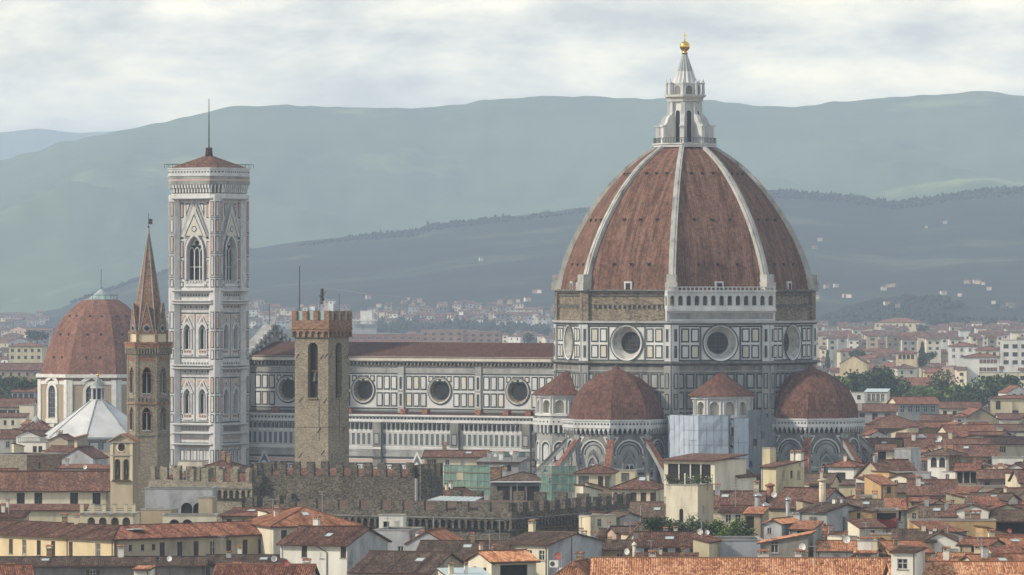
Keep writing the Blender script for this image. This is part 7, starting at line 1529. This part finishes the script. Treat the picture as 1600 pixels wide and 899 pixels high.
for i in range(15): x = -w2 + i * 2 * w2 / 14; q.box(x - .06, x + .06, -4.0, -3.9, .1, 1.1, 'trim_grey')
q.box(-w2, w2, -4.05, -3.85, 1.1, 1.25, 'trim_grey'); q.build('rail_frame', t)
# ---------------------------------------------------------------- dishes, pipes, aerials
for a in [('white satellite dish over the low dark roof by the beige wing', 265, 873, 808, .42, 'dish_white', -25), ('grey satellite dish facing away above the low dark roof', 246, 874, 808, .42, 'metal_dark', 60), ('white dish with orange centre on the red dish roof', 428, 873, 712, .40, 'dish_white', 10),
          ('dark red dish low on the red dish roof beside the white house', 446, 880, 712, .46, 'dish_red', -5), ('red dish on the orange hipped roof', 872, 869, 706, .48, 'dish_red', -30), ('white dish at the foot of the slanting party wall', 980, 862, 800, .46, 'dish_white', -35),
          ('grey white dish above the pale blue wall', 993, 838, 815, .46, 'metal_grey', 30), ('left one of the twin white dishes on the garden deck', 1094, 831, 812, .44, 'dish_white', -20), ('right one of the twin white dishes on the garden deck', 1105.5, 832, 812, .36, 'dish_white', -25),
          ('white dish beside the lemon house below yellow house', 1209.5, 773, 940, .50, 'dish_white', -20), ('large white dish in front of the barred window house', 1254, 855, 786, .56, 'dish_white', -30), ('large white dish over the orange roof strip', 1323, 843, 790, .54, 'dish_white', -15),
          ('white dish before the green shuttered house', 1544, 801, 900, .50, 'dish_white', -25), ('white dish on the dark roofs near the tiny white gable', 1389, 681, 1340, .62, 'dish_white', -20), ('white dish above the long dark roof ridge', 1468, 685, 1270, .62, 'dish_white', -20),
          ('dark red dish over the shadowy tarpaulin terrace', 1412, 786, 905, .48, 'dish_red', -25), ('small white dish left of the bare grey gable', 133, 730, 1075, .42, 'dish_white', -20), ('tiny white dish on the red roof by the east apse', 1352, 690, 1290, .5, 'dish_white', -20),
          ('white dish on the jumble of grey roof terraces', 799, 707, 1150, .5, 'dish_white', -40), ('dark red dish above the brown loggia at the right edge', 1577, 830, 880, .42, 'dish_red', -20), ('white dish on the mixed orange roof', 1545, 868, 770, .36, 'dish_white', -25)]:
    dish(*a, group='satellite dishes')
chimney_pipe('thick round cream chimney with cap beside the grey gable', 1285, 752, 940, 6, .55, 'plaster_cream', 'plaster_beige', 'flue pipes')
chimney_pipe('tall shiny steel flue by the dark red roof with grey gable', 1231, 782, 890, 5.5, .32, 'metal_grey', 'metal_steel', 'flue pipes')
chimney_pipe('domed steel cowl on short pipe right of the planted terrace', 1196, 791, 860, 3, .40, 'metal_grey', 'metal_steel', 'flue pipes')
chimney_pipe('silver cowl on grey stack behind the tan chimney hut', 1184, 776, 880, 3.5, .45, 'plaster_grey', 'metal_steel', 'flue pipes')
chimney_pipe('pale bent flue left of the red roof over pale blue wall', 991, 853, 808, 2.5, .25, 'plaster_pale', 'plaster_pale', 'flue pipes')
chimney_pipe('brick red chimney block in front of the yellow house', 1203, 760, 985, 3, .6, 'brick', 'brick', 'flue pipes')
for u, v0, v1, D, lb in ((893, 838, 872, 812, 'dark thin mast in front of the grey gable wall'), (998, 818, 838, 850, 'short dark mast by the slanting party wall'), (1001, 790, 815, 930, 'pale mast on the dark brown wedge roof'), (1330, 766, 790, 940, 'red and white warning mast by the dark roof strip')):
    t = thing('mast', lb, 'mast', (px(u, D), D, 0), 0, 'roof masts'); q = MB(); q.cyl(0, 0, pz(v1, D) - 3, pz(v0, D), .12, .08, 'metal_dark' if 'dark' in lb[:12] else 'brick' if 'red' in lb else 'metal_grey', 6); q.build('pole', t)
rnd = random.Random(77)
near = [h for h in HOUSES if h['D'] < 1010 and h['t'].name.startswith('house')]
for i, h in enumerate(near):
    if i % 3 == 2: continue
    w_ = h['label'].split(); s = ' '.join(w_[:11]).rstrip(',')
    while s.split()[-1] in ('the', 'of', 'with', 'and', 'to', 'a', 'on', 'in', 'its', 'by', 'below', 'under', 'between', 'beside', 'behind'): s = ' '.join(s.split()[:-1]).rstrip(',')
    aerial('thin TV aerial on ' + s, h['at'](rnd.uniform(.1, .9), rnd.uniform(.3, .6)), rnd.uniform(2.2, 3.8), i, rnd.uniform(-.9, .9), 'television aerials on the roofs')
# cooling units fixed to walls
for h, fx, z in ((HOUSES[1], 0, 0),):
    pass
t = thing('cooling_unit', 'white cooling unit standing on the orange hipped roof', 'air conditioner', P(866, 881, 703), R(-15)); q = MB(); q.box(-.55, .55, -.3, .3, -.45, .4, 'trim_white'); q.build('casing', t); q = MB(); q.disc(Fr((-.15, -.31, 0), 0), 0, -.02, .32, 0, 'metal_dark', 12); q.build('fan_grille', t)
# ---------------------------------------------------------------- far rows, filled in
rnd = random.Random(5)
hand = [(h['u0'], h['u1'], h['v'], h['D']) for h in HOUSES]
auto = []
WC = {'plaster_cream': 'cream', 'plaster_white': 'white', 'plaster_lemon': 'lemon', 'plaster_beige': 'beige', 'plaster_pink': 'pink', 'plaster_pale': 'pale', 'plaster_stone': 'tan', 'plaster_grey': 'grey', 'plaster_ochre': 'ochre'}
def row(v, u0, u1, ze, dens=1.0, wmin=16, wmax=46, gap=8, tol=7):
    u = u0 + rnd.uniform(0, 20)
    while u < u1:
        w_ = rnd.uniform(wmin, wmax); vv = v + rnd.uniform(-3, 3); c = u + w_ / 2
        if not (c > 1300 and 584 < vv < 632) and rnd.random() < dens and not any(a - 8 < c < b + 8 and abs(vv - vh) < tol for a, b, vh, _ in hand):
            z = ze + rnd.uniform(-3, 3); D = (HC - z) * F / (vv - 449.5); wall = rnd.choice(list(WC)); roof = rnd.choice(['gx', 'gx', 'hip', 'gy', 'flat', 'hip'])
            n = max(2, int(w_ / F * D / 4)); n = min(n, 6); tl = rnd.choice(['tile_red', 'tile_old', 'tile_red'])
            win = f'f:n{n}@1.2/1.2x1.6/dark' + (f';f:n{n}@4.6/1.2x1.6/dark' if rnd.random() < .5 and D < 3000 else '')
            h = H('', u, u + w_, vv, None, z, None, rnd.uniform(9, 15), rnd.choice([-30, -8, -4, 12, 28]) + rnd.uniform(-5, 5), roof, wall, None, tl, win if roof != 'gy' else win.split(';')[0], .6, '.3,.5,1' if rnd.random() < .4 else '', group='houses of the far city', auto=(WC[wall], {'tile_red': 'red', 'tile_old': 'dark red'}[tl], roof, n))
            auto.append(h)
        u += w_ + rnd.uniform(0, gap)
for v, ze in ((516, 15), (523, 15), (534, 14), (551, 15), (563, 14), (574, 15), (585, 14), (599, 14), (618, 13), (640, 13), (662, 13), (690, 12)):
    row(v, 1276, 1625, ze, .8, 18 if v < 540 else 24, 44 if v < 540 else 60)
    row(v, -30, 66 if v < 600 else 40, ze, .9, 16, 38)
for v in (510, 518, 527): row(v, 392, 872, 15, .5, 14, 36, 20)
far = MB()                                                       # the uncountable far roofs between and behind the blocks
def far_row(v, u0, u1, ze, dens, wmin, wmax):
    u = u0
    while u < u1:
        w_ = rnd.uniform(wmin, wmax); vv = v + rnd.uniform(-2.5, 2.5)
        if rnd.random() < dens:
            z = ze + rnd.uniform(-3, 3); D = (HC - z) * F / (vv - 449.5)
            if vv < 514 and u < 1200:
                hp = mid_hill.hit(u, vv + 3)
                if hp is None: u += w_; continue
                D = hp.y - 8; z = hp.z + rnd.uniform(6, 12)
            x0, x1 = px(u, D), px(u + w_, D); d = rnd.uniform(7, 12); m = rnd.choice(['plaster_cream', 'plaster_white', 'plaster_beige', 'plaster_grey', 'plaster_pale', 'plaster_stone']); k = rnd.uniform(-4, 4)
            tl = rnd.choice(['tile_brown', 'tile_old', 'tile_old']); r_ = rnd.uniform(1.2, 2.2); e = .6; c0, c1 = (x0, D), (x1, D + k); q0, q1 = (x0, D + d), (x1, D + d + k); me_, mf = D + d / 2, D + d / 2 + k
            far.face([(*c0, 0), (*c1, 0), (*c1, z), (*c0, z)], m); far.face([(*c1, 0), (*q1, 0), (*q1, z), (x1, mf, z + r_), (*c1, z)], m); far.face([(*q0, 0), (*c0, 0), (*c0, z), (x0, me_, z + r_), (*q0, z)], m)
            far.face([(x0 - e, D - e, z), (x1 + e, D + k - e, z), (x1 + e, mf, z + r_ + .1), (x0 - e, me_, z + r_ + .1)], tl, tile=True); far.face([(x1 + e, D + k + d + e, z), (x0 - e, D + d + e, z), (x0 - e, me_, z + r_ + .1), (x1 + e, mf, z + r_ + .1)], tl, tile=True)
            n = int((x1 - x0) / 3.2)
            for i in range(n):
                for zz_ in (2.6, 5.8):
                    if rnd.random() < .8: f0, f1 = (i + .3) / n, (i + .68) / n; far.face([(x0 + (x1 - x0) * f0, D + k * f0 - .08, z - zz_), (x0 + (x1 - x0) * f1, D + k * f1 - .08, z - zz_), (x0 + (x1 - x0) * f1, D + k * f1 - .08, z - zz_ + 1.5), (x0 + (x1 - x0) * f0, D + k * f0 - .08, z - zz_ + 1.5)], 'pane')
        u += w_ + rnd.uniform(-2, 3)
for v in (506, 509, 512, 515, 518, 521, 524, 527, 530): far_row(v, 1270, 1630, 23, .75, 8, 26)
for v in (519, 524, 530, 538, 548, 557, 567, 578): far_row(v, 1270, 1630, 13, .85, 7, 22)
for v in (499, 502, 505, 508, 511, 516, 522, 530, 546, 556): far_row(v, -30, 66, 13, .85, 8, 20)
for v in (486, 490, 494, 498, 501, 504, 507, 510, 513, 518, 524): far_row(v, 388, 876, 13, .3 if v < 499 else .62, 6, 17)
for v in (500, 505, 510, 516): far_row(v, 160, 265, 13, .7, 6, 16)
far.build('distant_rooftops', kind='stuff')
rnd = random.Random(9)
def clutter(n, u0, u1, v0, v1, z0, z1):
    for _ in range(n):
        u = rnd.uniform(u0, u1); vv = rnd.uniform(v0, v1); z = rnd.uniform(z0, z1); D = (HC - z) * F / (vv - 449.5); w_ = rnd.uniform(2.2, 5.5) * F / D
        wall = rnd.choice(list(WC)); roof = rnd.choice(['shed', 'gx', 'gy', 'flat', 'shedl', 'shedr', 'gx']); tl = rnd.choice(['tile_red', 'tile_old', 'tile_warm', 'tile_brown'])
        h = H('', u, u + w_, vv, None, z, None, rnd.uniform(3, 6), rnd.choice([-30, -8, -4, 12, 28]) + rnd.uniform(-5, 5), roof, wall, None, tl, rnd.choice(['f:.5@.4/.9x1.2/dark', 'f:.35@.4/.8x1.3/white', 'f:.5@.3/1.3x1.5/open', '']) if w_ * D / F > 2.6 else '', .3, '', 'attic', 'attic', group='small roof rooms and attics', auto=(WC[wall], {'tile_red': 'red', 'tile_old': 'dark red', 'tile_warm': 'orange', 'tile_brown': 'brown'}[tl], roof, 1))
        auto.append(h)
clutter(70, 1345, 1600, 655, 800, 15.5, 19.5); clutter(12, 1230, 1350, 770, 850, 16.5, 18.5); clutter(14, 1400, 1600, 790, 870, 16.5, 18.5); clutter(14, 0, 150, 655, 735, 15, 18); clutter(12, 905, 1040, 755, 850, 15.5, 18); clutter(14, 1000, 1340, 735, 800, 15.5, 18.5)
LM = [('the brown brick office', 1371, 545), ('the yellow villa', 1401, 500), ('the grey slab of flats', 1458, 530), ('the grey tower block', 1600, 545), ('the cypress', 1441, 548), ('the white school', 1533, 565), ('the yellow gable house', 1333, 565), ('the largest dark tree', 1481, 597), ('the long red roof', 1436, 596),
      ('the white flats', 1503, 546), ('the lemon apartment house', 1575, 628), ('the five shuttered windows', 1435, 632), ('the drum', 1272, 530), ('the east apse dome', 1320, 610), ('the glazed studio', 1368, 612), ('the tan gable wall', 1532, 648), ('the big hipped roof', 1393, 658), ('the domed chapel', 66, 560), ('the yellow apartment block', 40, 542),
      ('the pale pink row', 10, 575), ('the stadium tower', 572, 490), ('the red brick flats', 600, 520), ('the first brown slab', 690, 515), ('the second brown slab', 752, 517), ('the cathedral front', 420, 520), ('the stone tower', 502, 488), ('the dome foot', 866, 470), ('the spire', 232, 500), ('the bell tower', 395, 480), ('the wooded knoll', 1440, 480), ('the arched tower house', 1465, 715), ('the railed terrace', 50, 690), ('the left trees', 30, 600), ('the green shutters', 1540, 795), ('the ochre wall', 1488, 820), ('the orange gable', 1345, 810), ('the tarpaulin terrace', 1382, 810), ('the pyramid roof house', 1315, 730), ('the cream tower house', 1068, 780), ('the yellow stacks house', 1215, 735), ('the tan rubble block', 30, 722), ('the bare grey gable', 120, 708), ('the palace corner', 985, 785), ('the grey shuttered windows', 925, 745),
      ('the pink shutters', 1522, 685), ('the pillared loggia', 1510, 730), ('the round cream chimney', 1285, 765), ('the lemon loggia house', 1262, 755), ('the garden deck', 1090, 820), ('the barred window house', 1225, 845), ('the white gable house', 1470, 845), ('the grey plaster house', 1270, 800)]
RT = {'shed': 'lean-to roof', 'shedl': 'slanted roof', 'shedr': 'sloping roof', 'gx': 'gabled roof', 'hip': 'hipped roof', 'gy': 'roof, gable in front', 'flat': 'flat roof'}
by = {}
def roof_word(h): return {'flat': 'flat roofed', 'hip': 'hip roofed', 'gy': 'front gabled', 'gx': 'long roofed'}.get(h['auto'][2], 'lean-to roofed')
for h in auto:
    c, tl, rf, n = h['auto']; lm = min(LM, key=lambda l: abs(l[1] - h['u']) + 2.0 * abs(l[2] - h['v'])); dx, dy = h['u'] - lm[1], h['v'] - lm[2]
    if abs(dx) > 2 * abs(dy): rel = ('right of ' if dx > 0 else 'left of ') + lm[0]
    else: rel = ('below ' if dy > 0 else 'above ') + lm[0] + (', to its right' if dx > 12 else ', to its left' if dx < -12 else '')
    kind_ = 'house' if h['t'].name.startswith('house') else 'attic'
    roof_ = RT[rf] if rf == 'flat' else tl + ' ' + RT[rf]
    h['lab'] = c + ' ' + kind_ + ' with ' + roof_ + ', ' + rel; h['many'] = c + ' ' + kind_ + 's with ' + roof_ + ', ' + rel; h['brief'] = c + ' ' + kind_ + 's ' + rel; by.setdefault(h['lab'], []).append(h)
ORD = ['nearest', 'second nearest', 'third nearest', 'fourth nearest', 'fifth nearest', 'sixth nearest', 'seventh nearest', 'eighth nearest']
for lab, hs in by.items():
    hs.sort(key=lambda h: h['D'])
    for k, h in enumerate(hs):
        h['t']['label'] = lab if len(hs) == 1 else ORD[k] + ' of the ' + h['many']
        if len(h['t']['label'].split()) > 16: h['t']['label'] = ORD[k] + ' among the ' + roof_word(h) + ' ' + h['brief']
# ---------------------------------------------------------------- houses scattered over the hills
def hut(p, s, wall, tl, rz):
    b = MB(); w_, d_, h_ = s * 1.0, s * .7, s * .55
    b.box(-w_, w_, -d_, d_, -2, h_, wall); b.face([(-w_, -d_, h_), (-w_, d_, h_), (-w_, 0, h_ * 1.5)], wall); b.face([(w_, d_, h_), (w_, -d_, h_), (w_, 0, h_ * 1.5)], wall)
    b.face([(-w_ * 1.05, -d_ * 1.1, h_ * .95), (w_ * 1.05, -d_ * 1.1, h_ * .95), (w_ * 1.05, 0, h_ * 1.55), (-w_ * 1.05, 0, h_ * 1.55)], tl, tile=True); b.face([(w_ * 1.05, d_ * 1.1, h_ * .95), (-w_ * 1.05, d_ * 1.1, h_ * .95), (-w_ * 1.05, 0, h_ * 1.55), (w_ * 1.05, 0, h_ * 1.55)], tl, tile=True)
    o = b.build('hill_house'); o.location = p; o.rotation_euler = (0, 0, rz); o['label'] = 'small pale house with reddish roof among trees on the far hillside'; o['category'] = 'house'; o['group'] = 'pale houses scattered over the hillside'
spots = [(u, v) for u, v in ((757, 411), (634, 472), (640, 478), (628, 480), (650, 476), (645, 484), (660, 482), (655, 488), (612, 486), (600, 484), (632, 495), (641, 496), (690, 484), (700, 482), (708, 486), (715, 484), (722, 480), (745, 480), (730, 492), (734, 496), (728, 490), (762, 488), (768, 490), (785, 478), (798, 479), (816, 476), (820, 474), (842, 461), (848, 462), (752, 506), (775, 508), (830, 500), (842, 502),
          (1276, 392), (1282, 380), (1447, 360), (1476, 353), (1290, 454), (1300, 452), (1376, 457), (1390, 453), (1396, 452), (1275, 458), (1315, 468), (1325, 469), (1482, 465), (1490, 466), (1545, 457), (1508, 447), (1516, 446), (1524, 446), (1532, 448), (1540, 448), (1546, 478), (1580, 482), (1592, 484), (1395, 482), (1402, 484), (1270, 472), (1285, 474),
          (20, 505), (35, 502), (48, 500), (60, 506), (12, 498), (74, 482), (470, 484), (520, 478), (580, 470))]
for u, v in spots:
    for dv in (0, 2.5):
        hp = (knoll.hit(u, v) if u > 1260 and v > 458 else None) or mid_hill.hit(u, v + dv)
        if hp is None: continue
        for _ in range(1): hut(hp + Vector((rnd.uniform(-6, 6), rnd.uniform(-40, 20), 3.5)), rnd.uniform(1.6, 3.2), rnd.choice(['plaster_beige', 'plaster_stone', 'plaster_pale', 'plaster_pink']), rnd.choice(['tile_red', 'tile_warm']), rnd.uniform(-.6, .6))
        break
seen_ = {}
for o in S.objects:
    if 'label' in o and not o.parent and o.get('group') != 'pale houses scattered over the hillside': seen_.setdefault(o['label'].lower(), []).append(o.name)
for k, v in seen_.items():
    if len(v) > 1: print('DUP', k, v)
for o in S.objects:
    if '_roof' in o: del o['_roof']
